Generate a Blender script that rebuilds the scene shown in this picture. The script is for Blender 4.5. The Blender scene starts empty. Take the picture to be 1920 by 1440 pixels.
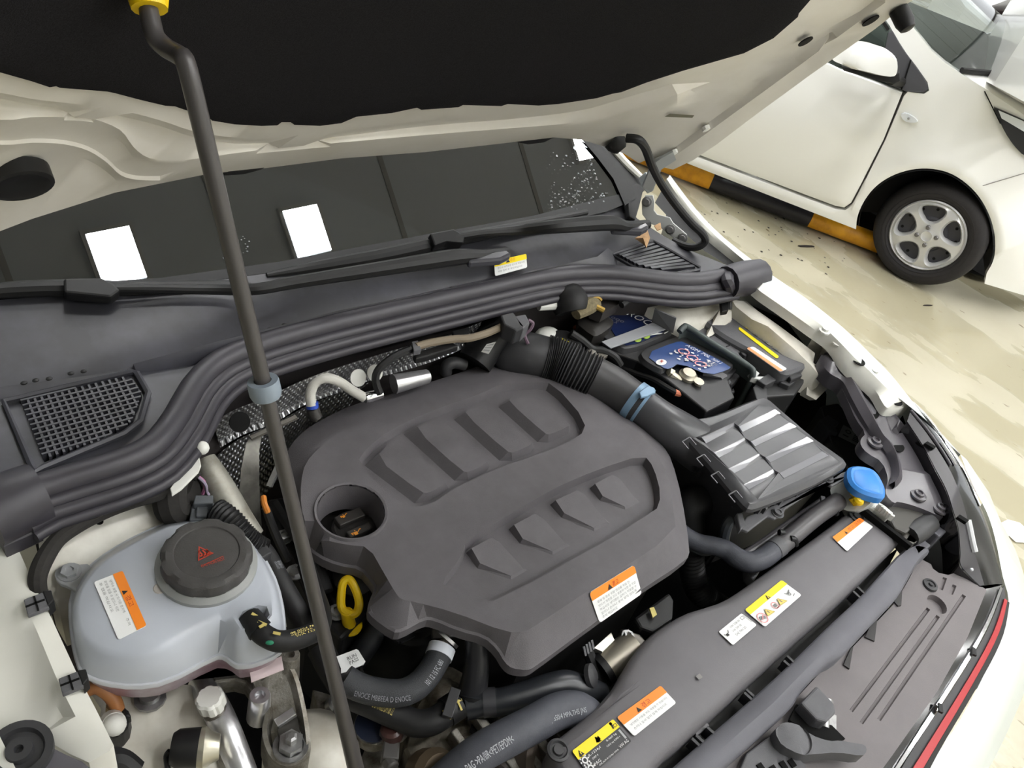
import bpy, bmesh, math, random
from mathutils import Vector, Matrix
from mathutils.geometry import delaunay_2d_cdt
random.seed(7)
V = Vector
DBG = 0
SC = bpy.context.scene
COL = SC.collection

# ------------------------------------------------------------------ camera
F_PX = 1546.09
RX = V((0.76719926, -0.27077621, 0.58145124))    # car's lateral axis seen by the camera
RY = V((-0.59867764, -0.62764591, 0.49764012))   # car's lengthwise axis (towards its rear)
RZ = V((0.23019639, -0.72989099, -0.64363714))   # up
CAM = V((0, 0, 1.75))
cam = bpy.data.objects.new('camera', bpy.data.cameras.new('camera'))
COL.objects.link(cam)
cam.data.sensor_width = 36; cam.data.lens = F_PX / 1920 * 36
cam.data.clip_start = 0.01; cam.data.clip_end = 200
m = Matrix(((RX.x, -RX.y, -RX.z), (RY.x, -RY.y, -RY.z), (RZ.x, -RZ.y, -RZ.z))).to_4x4()
m.translation = CAM
cam.matrix_world = m
SC.camera = cam

# ------------------------------------------------------------------ light
SC.view_settings.view_transform = 'Standard'
SC.view_settings.look = 'None'
SC.view_settings.gamma = 1
SC.view_settings.use_curve_mapping = False
SC.view_settings.exposure = 0.58
WORLD_STRENGTH = 1.0
LAMP_STRENGTH = 84.0
CEIL_Z = 4.2
world = bpy.data.worlds.new('world'); SC.world = world; world.use_nodes = True
bg = world.node_tree.nodes['Background']
bg.inputs[0].default_value = (0.95, 0.98, 1.0, 1); bg.inputs[1].default_value = WORLD_STRENGTH

# ------------------------------------------------------------------ picture point -> place in the bay
def ray(x, y):
    c = V((x - 960, y - 720, F_PX))
    return V((RX.dot(c), RY.dot(c), RZ.dot(c))).normalized()
def at_depth(x, y, dep):
    c = V((x - 960, y - 720, F_PX)) * (dep / F_PX)
    return CAM + V((RX.dot(c), RY.dot(c), RZ.dot(c)))
def depth_of(p):
    d = p - CAM
    return d.x * RX.z + d.y * RY.z + d.z * RZ.z

class Frame:
    """a plane (o, normal ez) with an optional bow: h is measured from the bowed surface"""
    def __init__(s, o, ez, ex, bow=None):
        s.o = V(o); s.ez = V(ez).normalized()
        ex = V(ex); s.ex = (ex - s.ez * ex.dot(s.ez)).normalized()
        s.ey = s.ez.cross(s.ex); s.bow = bow
    def w(s, u, v, h=0.0):
        b = s.bow(u, v) if s.bow else 0.0
        return s.o + s.ex * u + s.ey * v + s.ez * (h + b)
    def loc(s, p):
        d = p - s.o
        return d.dot(s.ex), d.dot(s.ey)
    def uv(s, x, y, h=0.0):
        r = ray(x, y); b = 0.0
        for i in range(8 if s.bow else 1):
            t = ((s.o + s.ez * (h + b)) - CAM).dot(s.ez) / r.dot(s.ez)
            u, v = s.loc(CAM + r * t)
            if s.bow: b = b * .4 + .6 * s.bow(u, v)
        return u, v
    def px(s, x, y, h=0.0):
        u, v = s.uv(x, y, h)
        return s.w(u, v, h)
    def loop(s, pts, h=0.0):
        out = []
        for p in pts:
            hh = p[2] if len(p) > 2 else h
            u, v = s.uv(p[0], p[1], hh)
            out.append((u, v, hh))
        return out
G = Frame((0, 0, 0), (0, 0, 1), (1, 0, 0))
def Z(x, y, z): return G.px(x, y, z)
def frame3(a, b, c, up=None):
    n = (b - a).cross(c - a).normalized()
    if n.dot(CAM - a) < 0: n = -n
    return Frame(a, n, b - a)

# ------------------------------------------------------------------ 2-D helpers
def chaikin(p, k=1, closed=True):
    for _ in range(k):
        q = []; n = len(p)
        for i in range(n if closed else n - 1):
            a, b = p[i], p[(i + 1) % n]
            q.append(tuple(x * .75 + y * .25 for x, y in zip(a, b)))
            q.append(tuple(x * .25 + y * .75 for x, y in zip(a, b)))
        if not closed: q = [p[0]] + q + [p[-1]]
        p = q
    return p
def area(p):
    return sum(p[i][0] * p[(i + 1) % len(p)][1] - p[(i + 1) % len(p)][0] * p[i][1] for i in range(len(p))) / 2
def inset(p, d, dh=0.0):
    """offset a closed local loop inwards by d metres"""
    s = 1 if area(p) > 0 else -1
    out = []; n = len(p)
    for i in range(n):
        a, b, c = p[i - 1], p[i], p[(i + 1) % n]
        e1 = V((b[0] - a[0], b[1] - a[1])); e2 = V((c[0] - b[0], c[1] - b[1]))
        if e1.length < 1e-9: e1 = e2
        if e2.length < 1e-9: e2 = e1
        e1.normalize(); e2.normalize()
        n1 = V((-e1.y, e1.x)) * s; n2 = V((-e2.y, e2.x)) * s
        k = n1 + n2
        k = k / max(k.length_squared / 2, .5) if k.length > 1e-6 else n1
        out.append((b[0] + k.x * d, b[1] + k.y * d, (b[2] if len(b) > 2 else 0) + dh))
    return out
def inside(x, y, poly):
    r = False; n = len(poly); j = n - 1
    for i in range(n):
        xi, yi = poly[i][0], poly[i][1]; xj, yj = poly[j][0], poly[j][1]
        if (yi > y) != (yj > y) and x < (xj - xi) * (y - yi) / (yj - yi) + xi: r = not r
        j = i
    return r
def catmull(pts, per=6, closed=False):
    pts = [tuple(p) for p in pts]; n = len(pts); out = []
    if n < 3 and not closed: 
        return [tuple(a + (b - a) * i / per for a, b in zip(pts[0], pts[-1])) for i in range(per + 1)]
    g = (lambda i: pts[i % n]) if closed else (lambda i: pts[max(0, min(n - 1, i))])
    for i in range(n if closed else n - 1):
        p0, p1, p2, p3 = g(i - 1), g(i), g(i + 1), g(i + 2)
        for k in range(per):
            t = k / per
            out.append(tuple(.5 * (2 * b + (c - a) * t + (2 * a - 5 * b + 4 * c - d) * t * t + (3 * b - a - 3 * c + d) * t ** 3)
                             for a, b, c, d in zip(p0, p1, p2, p3)))
    if not closed: out.append(pts[-1])
    return out

# ------------------------------------------------------------------ materials
def lin(c):
    return tuple(((x / 255) / 12.92 if x <= 10 else ((x / 255 + .055) / 1.055) ** 2.4) for x in c) + (1,)
MATS = {}
def mat(name, rgb, rough=.5, metal=0, spec=.5, coat=0, var=0, vscale=60, bump=0, bscale=300, trans=0, emit=0, dirt=None, dscale=8):
    if name in MATS: return MATS[name]
    M = bpy.data.materials.new(name); M.use_nodes = True; MATS[name] = M
    nt = M.node_tree; B = nt.nodes['Principled BSDF']
    col = lin(rgb)
    B.inputs['Base Color'].default_value = col
    B.inputs['Roughness'].default_value = rough
    B.inputs['Metallic'].default_value = metal
    B.inputs['Specular IOR Level'].default_value = spec
    B.inputs['Coat Weight'].default_value = coat
    B.inputs['Coat Roughness'].default_value = .05
    B.inputs['Transmission Weight'].default_value = trans
    M.diffuse_color = col
    if emit:
        B.inputs['Emission Color'].default_value = col; B.inputs['Emission Strength'].default_value = emit
    tc = None
    if var or bump or dirt:
        tc = nt.nodes.new('ShaderNodeNewGeometry')
    if var or dirt:
        n = nt.nodes.new('ShaderNodeTexNoise'); n.inputs['Scale'].default_value = vscale if var else dscale
        n.inputs['Detail'].default_value = 5; n.inputs['Roughness'].default_value = .65
        nt.links.new(tc.outputs['Position'], n.inputs['Vector'])
        r = nt.nodes.new('ShaderNodeValToRGB')
        if dirt:
            r.color_ramp.elements[0].position = .42; r.color_ramp.elements[1].position = .68
            r.color_ramp.elements[0].color = col; r.color_ramp.elements[1].color = lin(dirt)
        else:
            r.color_ramp.elements[0].position = .3; r.color_ramp.elements[1].position = .7
            r.color_ramp.elements[0].color = tuple(c * (1 - var) for c in col[:3]) + (1,)
            r.color_ramp.elements[1].color = tuple(min(1, c * (1 + var)) for c in col[:3]) + (1,)
        nt.links.new(n.outputs['Fac'], r.inputs['Fac']); nt.links.new(r.outputs['Color'], B.inputs['Base Color'])
    if bump:
        n = nt.nodes.new('ShaderNodeTexNoise'); n.inputs['Scale'].default_value = bscale; n.inputs['Detail'].default_value = 3
        nt.links.new(tc.outputs['Position'], n.inputs['Vector'])
        b = nt.nodes.new('ShaderNodeBump'); b.inputs['Strength'].default_value = bump; b.inputs['Distance'].default_value = .002
        nt.links.new(n.outputs['Fac'], b.inputs['Height']); nt.links.new(b.outputs['Normal'], B.inputs['Normal'])
    return M
WHITE = mat('white_paint', (232, 231, 222), .32, coat=.4)
WHITE_IN = mat('white_inner_paint', (226, 223, 212), .42, dirt=(198, 192, 178), dscale=9)
HOODW = mat('hood_underside_paint', (226, 222, 213), .38, dirt=(216, 211, 198), dscale=5)
COVER = mat('engine_cover_plastic', (97, 94, 97), .6, spec=.4, var=.10, vscale=25, bump=.25, bscale=900)
COVER_D = mat('cover_skirt_plastic', (66, 64, 66), .62, spec=.4, var=.10, vscale=25, bump=.25, bscale=900)
PLAST = mat('black_plastic', (56, 56, 58), .5, spec=.45, var=.12, vscale=40)
PLASTG = mat('grey_plastic', (96, 96, 99), .55, spec=.4, var=.10, vscale=30, bump=.2, bscale=700)
SHROUD = mat('radiator_cover_plastic', (103, 101, 104), .5, spec=.45, var=.06, vscale=20, bump=.12, bscale=900)
BEAM = mat('slam_beam_plastic', (95, 95, 102), .55, var=.06, vscale=20, bump=.15, bscale=800)
GRILLEP = mat('grille_cover_plastic', (110, 105, 106), .6, var=.07, vscale=16, bump=.2, bscale=700)
AIRBOX = mat('airbox_plastic', (76, 76, 79), .3, spec=.5, var=.06, vscale=25)
DARKP = mat('dark_plastic', (24, 24, 25), .5, spec=.4)
RUBBER = mat('black_rubber', (30, 30, 31), .55, spec=.35, var=.2, vscale=80)
SEAL = mat('seal_rubber', (55, 53, 59), .45, spec=.5, var=.08, vscale=40)
COWL = mat('cowl_plastic', (46, 46, 50), .42, spec=.5, dirt=(66, 66, 74), dscale=7)
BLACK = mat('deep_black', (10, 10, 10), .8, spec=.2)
GLOSSB = mat('gloss_black', (14, 14, 16), .12, spec=.6, coat=.3)
SATINB = mat('satin_black_panel', (82, 79, 84), .28, spec=.6, var=.12, vscale=12)
ALU = mat('cast_aluminium', (150, 147, 140), .5, metal=.75, dirt=(96, 88, 76), dscale=35, bump=.4, bscale=400)
ALUD = mat('dirty_cast_aluminium', (132, 126, 114), .6, metal=.55, dirt=(78, 70, 58), dscale=40, bump=.5, bscale=300)
ALUB = mat('bright_aluminium', (205, 205, 208), .3, metal=.9, var=.1, vscale=60)
STEEL = mat('zinc_steel', (160, 160, 160), .4, metal=.8, var=.15, vscale=120)
CHROME = mat('chrome', (225, 225, 228), .12, metal=1)
TANK = mat('frosted_tank_plastic', (186, 191, 200), .28, spec=.5, var=.03, vscale=15)
TANKL = mat('tank_lower_plastic', (134, 104, 116), .35, dirt=(176, 168, 176), dscale=14)
TANKF = mat('tank_seam_plastic', (196, 199, 206), .35)
CAPG = mat('cap_plastic', (72, 70, 69), .6, var=.12, vscale=50, bump=.2, bscale=600)
PAD = mat('insulation_felt', (32, 31, 33), .95, spec=.1, var=.5, vscale=900, bump=.25, bscale=900)
YEL = mat('yellow_plastic', (245, 205, 20), .4, var=.05)
BLUE = mat('blue_cap_plastic', (56, 132, 210), .4, var=.03)
SKYCL = mat('blue_clamp_steel', (130, 160, 186), .4, metal=.2)
ORANGE = mat('orange_print', (252, 142, 34), .45)
LBLW = mat('white_label', (240, 241, 240), .4)
LBLY = mat('yellow_print', (252, 226, 22), .45)
INK = mat('ink_black', (38, 36, 36), .6)
INKG = mat('ink_grey', (132, 132, 132), .6)
INKW = mat('ink_white', (226, 226, 226), .6)
INKR = mat('red_print', (190, 66, 44), .6)
INKO = mat('orange_mark', (232, 152, 44), .6)
INKPINK = mat('pale_red_print', (226, 150, 150), .6)
INKY = mat('dull_yellow_print', (206, 188, 110), .6)
INKGR = mat('green_paint_mark', (30, 130, 96), .6)
NAVY = mat('navy_label', (26, 38, 78), .3)
NAVY2 = mat('blue_label', (44, 72, 128), .3)
RED = mat('red_trim', (176, 30, 40), .3, coat=.3)
RODM = mat('rod_paint', (74, 71, 70), .35, spec=.5)
RODC = mat('rod_clip_plastic', (136, 148, 160), .5)
COPPER = mat('brown_hose', (150, 98, 54), .45)
PARKY = mat('bar_yellow', (226, 160, 24), .4, dirt=(188, 126, 20), dscale=12)
PARKB = mat('bar_black', (30, 28, 34), .35)
TYRE = mat('tyre_rubber', (46, 44, 45), .75, spec=.3, var=.15, vscale=60)
RIM = mat('wheel_silver', (206, 206, 206), .35, metal=.35)
SEATC = mat('dark_interior', (54, 54, 54), .8)
LAMPG = mat('clear_lamp', (226, 230, 236), .1, coat=.5)
LEAF = mat('dry_leaf', (176, 140, 100), .8, var=.2, vscale=200)
BROWN = mat('dark_grime', (44, 38, 34), .9)
HOSEG = mat('grey_hose_rubber', (74, 76, 84), .6, var=.1, vscale=90, bump=.15, bscale=700)
WHITEP = mat('white_plastic', (226, 226, 220), .5)

def glass_mat(name, tint, rough=0.0, base=.04, curve=.5):
    M = bpy.data.materials.new(name); M.use_nodes = True; nt = M.node_tree
    for n in list(nt.nodes): nt.nodes.remove(n)
    out = nt.nodes.new('ShaderNodeOutputMaterial'); mx = nt.nodes.new('ShaderNodeMixShader')
    tr = nt.nodes.new('ShaderNodeBsdfTransparent'); tr.inputs[0].default_value = (*tint, 1)
    gl = nt.nodes.new('ShaderNodeBsdfGlossy'); gl.inputs['Roughness'].default_value = rough
    fr = nt.nodes.new('ShaderNodeFresnel'); fr.inputs[0].default_value = 1.52
    ma = nt.nodes.new('ShaderNodeMath'); ma.operation = 'MULTIPLY_ADD'; ma.inputs[1].default_value = curve; ma.inputs[2].default_value = base
    nt.links.new(fr.outputs[0], ma.inputs[0]); nt.links.new(ma.outputs[0], mx.inputs[0])
    nt.links.new(tr.outputs[0], mx.inputs[1]); nt.links.new(gl.outputs[0], mx.inputs[2]); nt.links.new(mx.outputs[0], out.inputs[0])
    return M
WSGLASS = glass_mat('windshield_glass', (.25, .27, .28), 0, .075, 1.0)
CARGLASS = glass_mat('car_window_glass', (.62, .68, .66), 0, .05, 1.0)

# ------------------------------------------------------------------ objects
THINGS = []
def thing(name, label, cat, loc, group=None):
    o = bpy.data.objects.new(name, None); COL.objects.link(o)
    o.location = loc; o.empty_display_size = .05
    o['label'] = label; o['category'] = cat
    if group: o['group'] = group
    o['_o'] = 1; THINGS.append(o)
    return o
def world_loc(o):
    p = V(o.location)
    while o.parent: o = o.parent; p += V(o.location)
    return p
def tag(o, label, cat, group=None):
    o['label'] = label; o['category'] = cat
    if group: o['group'] = group
    return o

class MB:
    def __init__(s): s.v = []; s.f = []
    def add(s, vs, fs):
        n = len(s.v); s.v += [V(p) for p in vs]; s.f += [tuple(i + n for i in f) for f in fs]; return s
    # -- swept tube through world points; r number or list or function of t in 0..1
    def tube(s, pts, r, seg=12, per=6, cap=True, smooth=True, squash=None, closed=False):
        pts = [V(p) for p in pts]
        if isinstance(r, (list, tuple)):
            q = [tuple(p) + (rr,) for p, rr in zip(pts, r)]
        else: q = [tuple(p) + (0,) for p in pts]
        if smooth: q = catmull(q, per, closed)
        P = [V(a[:3]) for a in q]; n = len(P)
        if callable(r): R = [r(i / (n - 1)) for i in range(n)]
        elif isinstance(r, (list, tuple)): R = [a[3] for a in q]
        else: R = [r] * n
        tan = []
        for i in range(n):
            if closed: t = P[(i + 1) % n] - P[i - 1]
            else: t = P[min(n - 1, i + 1)] - P[max(0, i - 1)]
            tan.append(t.normalized() if t.length > 1e-9 else V((0, 0, 1)))
        up = V((0, 0, 1)) if abs(tan[0].z) < .9 else V((1, 0, 0))
        nn = (up - tan[0] * up.dot(tan[0])).normalized()
        vs = []
        for i in range(n):
            nn = (nn - tan[i] * nn.dot(tan[i])).normalized(); b = tan[i].cross(nn)
            for k in range(seg):
                a = 2 * math.pi * k / seg; c, d = math.cos(a), math.sin(a)
                if squash: c *= squash
                vs.append(P[i] + (nn * c + b * d) * R[i])
        fs = []
        for i in range(n if closed else n - 1):
            for k in range(seg):
                j = (i + 1) % n
                fs.append((i * seg + k, i * seg + (k + 1) % seg, j * seg + (k + 1) % seg, j * seg + k))
        if cap and not closed:
            fs.append(tuple(range(seg - 1, -1, -1))); fs.append(tuple((n - 1) * seg + k for k in range(seg)))
        return s.add(vs, fs)
    # -- lathe: profile [(r, h)...] about axis
    def lathe(s, o, axis, prof, seg=24, rfun=None, cap0=True, cap1=True):
        o = V(o); ax = V(axis).normalized()
        up = V((1, 0, 0)) if abs(ax.x) < .8 else V((0, 1, 0))
        e1 = (up - ax * up.dot(ax)).normalized(); e2 = ax.cross(e1); vs = []
        for j, (r, h) in enumerate(prof):
            for k in range(seg):
                a = 2 * math.pi * k / seg
                rr = r * (rfun(a, j) if rfun else 1)
                vs.append(o + ax * h + (e1 * math.cos(a) + e2 * math.sin(a)) * rr)
        fs = []
        for j in range(len(prof) - 1):
            for k in range(seg):
                fs.append((j * seg + k, j * seg + (k + 1) % seg, (j + 1) * seg + (k + 1) % seg, (j + 1) * seg + k))
        if cap0: fs.append(tuple(range(seg - 1, -1, -1)))
        if cap1: fs.append(tuple((len(prof) - 1) * seg + k for k in range(seg)))
        return s.add(vs, fs)
    # -- prism: polygon of world points pushed along vec
    def prism(s, poly, vec, taper=1.0):
        poly = [V(p) for p in poly]; n = len(poly); vec = V(vec)
        c = sum(poly, V()) / n
        vs = poly + [c + (p - c) * taper + vec for p in poly]
        fs = [tuple(range(n)), tuple(range(2 * n - 1, n - 1, -1))]
        fs += [(i, i + n, (i + 1) % n + n, (i + 1) % n) for i in range(n)]
        return s.add(vs, fs)
    def box(s, c, ex, ey, ez):
        c = V(c); ex, ey, ez = V(ex) / 2, V(ey) / 2, V(ez) / 2
        vs = [c + ex * i + ey * j + ez * k for i in (-1, 1) for j in (-1, 1) for k in (-1, 1)]
        return s.add(vs, [(0, 1, 3, 2), (4, 6, 7, 5), (0, 4, 5, 1), (2, 3, 7, 6), (0, 2, 6, 4), (1, 5, 7, 3)])
    def bar(s, a, b, w, h, up=(0, 0, 1)):
        a, b = V(a), V(b); d = b - a; u = V(up); x = d.cross(u).normalized(); y = x.cross(d).normalized()
        return s.box((a + b) / 2, d, x * w, y * h)
    def loft(s, loops, cap0=True, cap1=True, closed=True):
        n = len(loops[0]); assert all(len(l) == n for l in loops), [len(l) for l in loops]
        vs = [p for l in loops for p in l]; fs = []
        for j in range(len(loops) - 1):
            for k in range(n if closed else n - 1):
                fs.append((j * n + k, j * n + (k + 1) % n, (j + 1) * n + (k + 1) % n, (j + 1) * n + k))
        if cap0: fs.append(tuple(range(n - 1, -1, -1)))
        if cap1: fs.append(tuple((len(loops) - 1) * n + k for k in range(n)))
        return s.add(vs, fs)
    def ball(s, c, r, seg=12, rings=8, sc=(1, 1, 1)):
        prof = [(math.sin(math.pi * i / rings) * r, -math.cos(math.pi * i / rings) * r) for i in range(rings + 1)]
        prof[0] = (r * .02, -r); prof[-1] = (r * .02, r)
        n0 = len(s.v); s.lathe((0, 0, 0), (0, 0, 1), prof, seg)
        for i in range(n0, len(s.v)):
            p = s.v[i]; s.v[i] = V((p.x * sc[0], p.y * sc[1], p.z * sc[2])) + V(c)
        return s
    # -- relief: nested loops and crease lines with heights, triangulated over a frame
    def relief(s, fr, outline, loops=(), holes=(), lines=(), skirt=0.0, pts=()):
        P = []; E = []
        for L, cl in [(outline, True)] + [(l, True) for l in loops] + [(l, True) for l in holes] + [(l, False) for l in lines]:
            n0 = len(P); P += [tuple(p) for p in L]; k = len(L)
            E += [(n0 + i, n0 + (i + 1) % k) for i in range(k if cl else k - 1)]
        P += [tuple(p) for p in pts]
        vo, eo, fo, ov, oe, of = delaunay_2d_cdt([V((p[0], p[1])) for p in P], E, [], 0, 1e-7)
        H = []
        for i, q in enumerate(vo):
            if ov[i]: H.append(P[ov[i][0]][2])
            else:
                ds = sorted(((q.x - p[0]) ** 2 + (q.y - p[1]) ** 2, p[2]) for p in P)[:3]
                ws = [1 / (d + 1e-9) for d, _ in ds]
                H.append(sum(w * h for w, (_, h) in zip(ws, ds)) / sum(ws))
        if DBG: print('NEW', [tuple(round(c, 4) for c in fr.w(vo[i].x, vo[i].y, H[i])) for i in range(len(vo)) if not ov[i]])
        keep = []
        for f in fo:
            cx = sum(vo[i].x for i in f) / len(f); cy = sum(vo[i].y for i in f) / len(f)
            if inside(cx, cy, outline) and not any(inside(cx, cy, h) for h in holes): keep.append(tuple(f))
        used = sorted({i for f in keep for i in f}); mp = {a: i for i, a in enumerate(used)}
        vs = [fr.w(vo[i].x, vo[i].y, H[i]) for i in used]
        fs = []
        for f in keep:
            g = [mp[i] for i in f]
            a, b, c = (vo[i] for i in f[:3])
            if (b - a).cross(c - a) < 0: g.reverse()
            fs.append(tuple(g))
        if skirt:
            n = len(vs); cnt = {}
            for f in fs:
                for i in range(len(f)): cnt[(f[i], f[(i + 1) % len(f)])] = 1
            bd = [e for e in cnt if (e[1], e[0]) not in cnt]
            bv = sorted({i for e in bd for i in e}); mp2 = {a: n + i for i, a in enumerate(bv)}
            vs += [vs[i] - fr.ez * skirt for i in bv]
            fs += [(e[1], e[0], mp2[e[0]], mp2[e[1]]) for e in bd]
        return s.add(vs, fs)
    def build(s, name, material, parent=None, smooth=32, bevel=0, bseg=2, label=None, kind=None, recalc=True, loc=None, at=None):
        if at is not None: base = V()
        elif parent is not None: base = world_loc(parent)
        elif loc is not None: base = V(loc)
        else:
            lo = [min(p[i] for p in s.v) for i in range(3)]; hi = [max(p[i] for p in s.v) for i in range(3)]
            base = V(((lo[0] + hi[0]) / 2, (lo[1] + hi[1]) / 2, lo[2]))
        me = bpy.data.meshes.new(name)
        me.from_pydata([tuple(p - base) for p in s.v], [], s.f)
        if recalc:
            bm = bmesh.new(); bm.from_mesh(me)
            bmesh.ops.remove_doubles(bm, verts=bm.verts, dist=1e-6)
            bmesh.ops.recalc_face_normals(bm, faces=bm.faces); bm.to_mesh(me); bm.free()
        if smooth:
            for p in me.polygons: p.use_smooth = True
            me.set_sharp_from_angle(angle=math.radians(smooth))
        me.materials.append(material)
        o = bpy.data.objects.new(name, me); COL.objects.link(o)
        if parent is not None:
            o.parent = parent
            if at is not None: o.location = V(at) - world_loc(parent)
        else: o.location = base
        if bevel:
            b = o.modifiers.new('bevel', 'BEVEL'); b.width = bevel; b.segments = bseg; b.limit_method = 'ANGLE'; b.angle_limit = math.radians(40)
            b.harden_normals = False
        if label: o['label'] = label
        if kind: o['kind'] = kind
        return o
def struct(o):
    o['kind'] = 'structure'; return o
def inst(src, parent, p, rot=None, scale=1):
    """another copy of a small part (shared mesh)"""
    o = src.copy(); COL.objects.link(o); o.parent = parent
    o.location = V(p) - (world_loc(parent) if parent else V())
    if rot is not None: o.rotation_euler = rot
    if scale != 1: o.scale = (scale,) * 3
    return o
def tubeZ(pts): return [Z(p[0], p[1], p[2]) for p in pts]

# ------------------------------------------------------------------ writing
TXT = {}
def glyphs(t, bold=False):
    if t in TXT: return TXT[t]
    c = bpy.data.curves.new('t', 'FONT'); c.body = t; c.size = 1; c.resolution_u = 2
    if bold: c.offset = .012
    o = bpy.data.objects.new('t', c); COL.objects.link(o)
    dg = bpy.context.evaluated_depsgraph_get()
    me = bpy.data.meshes.new_from_object(o.evaluated_get(dg))
    vs = [(v.co.x, v.co.y) for v in me.vertices]; fs = [tuple(p.vertices) for p in me.polygons]
    bpy.data.objects.remove(o); bpy.data.curves.remove(c); bpy.data.meshes.remove(me)
    TXT[t] = (vs, fs); return TXT[t]
def text_fit(t, x0, y0, x1, y1, W, Hh, align='l', stretch=False):
    """2-D glyph mesh fitted in the box x0..x1, y0..y1 (unit sticker coordinates, y downwards)"""
    vs, fs = glyphs(t)
    if not vs: return [], []
    ax = min(v[0] for v in vs); bx = max(v[0] for v in vs); ay = min(v[1] for v in vs); by = max(v[1] for v in vs)
    bw, bh = (x1 - x0) * W, (y1 - y0) * Hh
    sy = bh / max(by - ay, 1e-6); sx = sy
    if stretch or (bx - ax) * sx > bw: sx = bw / (bx - ax)
    tw = (bx - ax) * sx; off = 0 if align == 'l' else (bw - tw) / 2 if align == 'c' else bw - tw
    return [(x0 + (off + (v[0] - ax) * sx) / W, y1 - (v[1] - ay) * sy / Hh) for v in vs], fs
def circ(cx, cy, r, W, Hh, n=20, a0=0):
    return [(cx + r * math.cos(a0 + 2 * math.pi * i / n) / W, cy + r * math.sin(a0 + 2 * math.pi * i / n) / Hh) for i in range(n)]
class Sheet:
    """flat printed sheet mapped on a quad tl, tr, br, bl"""
    def __init__(s, q, lift=.0006):
        s.q = [V(p) for p in q]
        s.n = (s.q[1] - s.q[0]).cross(s.q[3] - s.q[0]).normalized()
        if s.n.dot(CAM - s.q[0]) < 0: s.n = -s.n
        s.W = ((s.q[1] - s.q[0]).length + (s.q[2] - s.q[3]).length) / 2
        s.H = ((s.q[3] - s.q[0]).length + (s.q[2] - s.q[1]).length) / 2
        s.lift = lift; s.ink = {}
    def p(s, x, y, k=1):
        a = s.q[0].lerp(s.q[1], x); b = s.q[3].lerp(s.q[2], x)
        return a.lerp(b, y) + s.n * (s.lift * k)
    def poly(s, pts, m, k=2):
        s.ink.setdefault((m.name, k), MB()).add([s.p(x, y, k) for x, y in pts], [tuple(range(len(pts)))])
    def rect(s, x0, y0, x1, y1, m, k=2): s.poly([(x0, y0), (x1, y0), (x1, y1), (x0, y1)], m, k)
    def ring(s, pts, w, m, k=3):
        n = len(pts); cx = sum(p[0] for p in pts) / n; cy = sum(p[1] for p in pts) / n
        inn = [(cx + (x - cx) * (1 - w), cy + (y - cy) * (1 - w)) for x, y in pts]
        mb = s.ink.setdefault((m.name, k), MB())
        mb.add([s.p(x, y, k) for x, y in pts + inn], [(i, (i + 1) % n, (i + 1) % n + n, i + n) for i in range(n)])
    def text(s, t, x0, y0, x1, y1, m, k=3, align='l', stretch=False):
        vs, fs = text_fit(t, x0, y0, x1, y1, s.W, s.H, align, stretch)
        if vs: s.ink.setdefault((m.name, k), MB()).add([s.p(x, y, k) for x, y in vs], fs)
    def line(s, a, b, w, m, k=3):
        d = V(((b[0] - a[0]) * s.W, (b[1] - a[1]) * s.H)); 
        if d.length == 0: return
        n = V((-d.y, d.x)).normalized() * w / 2; nx, ny = n.x / s.W, n.y / s.H
        s.poly([(a[0] + nx, a[1] + ny), (b[0] + nx, b[1] + ny), (b[0] - nx, b[1] - ny), (a[0] - nx, a[1] - ny)], m, k)
    def base(s, name, m, parent, rad=.12, label=None, band=None, bandm=None):
        r = rad * min(s.W, s.H); pts = []
        for cx, cy, a0 in ((1 - r / s.W, r / s.H, -90), (1 - r / s.W, 1 - r / s.H, 0), (r / s.W, 1 - r / s.H, 90), (r / s.W, r / s.H, 180)):
            for i in range(5):
                a = math.radians(a0 + 22.5 * i); pts.append((cx + r * math.cos(a) / s.W, cy + r * math.sin(a) / s.H))
        mb = MB(); mb.prism([s.p(x, y, 1) for x, y in pts], -s.n * s.lift)
        o = mb.build(name, m, parent, smooth=0, label=label)
        if band:
            lo = [(x, min(y, band)) if band > 0 else (x, max(y, 1 + band)) for x, y in pts]
            s.poly(lo, bandm, 2)
        return o
    def finish(s, parent, name='printed_marks'):
        for (mn, k), mb in s.ink.items():
            nm = 'printed_band' if k == 2 else name
            mb.build(nm, bpy.data.materials[mn], parent, smooth=0, recalc=False)
def warn_tri(S, cx, cy, h, ink, k=3):
    w = h * S.H / S.W
    S.poly([(cx - w * .55, cy + h / 2), (cx + w * .55, cy + h / 2), (cx, cy - h / 2)], ink, k)
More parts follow.
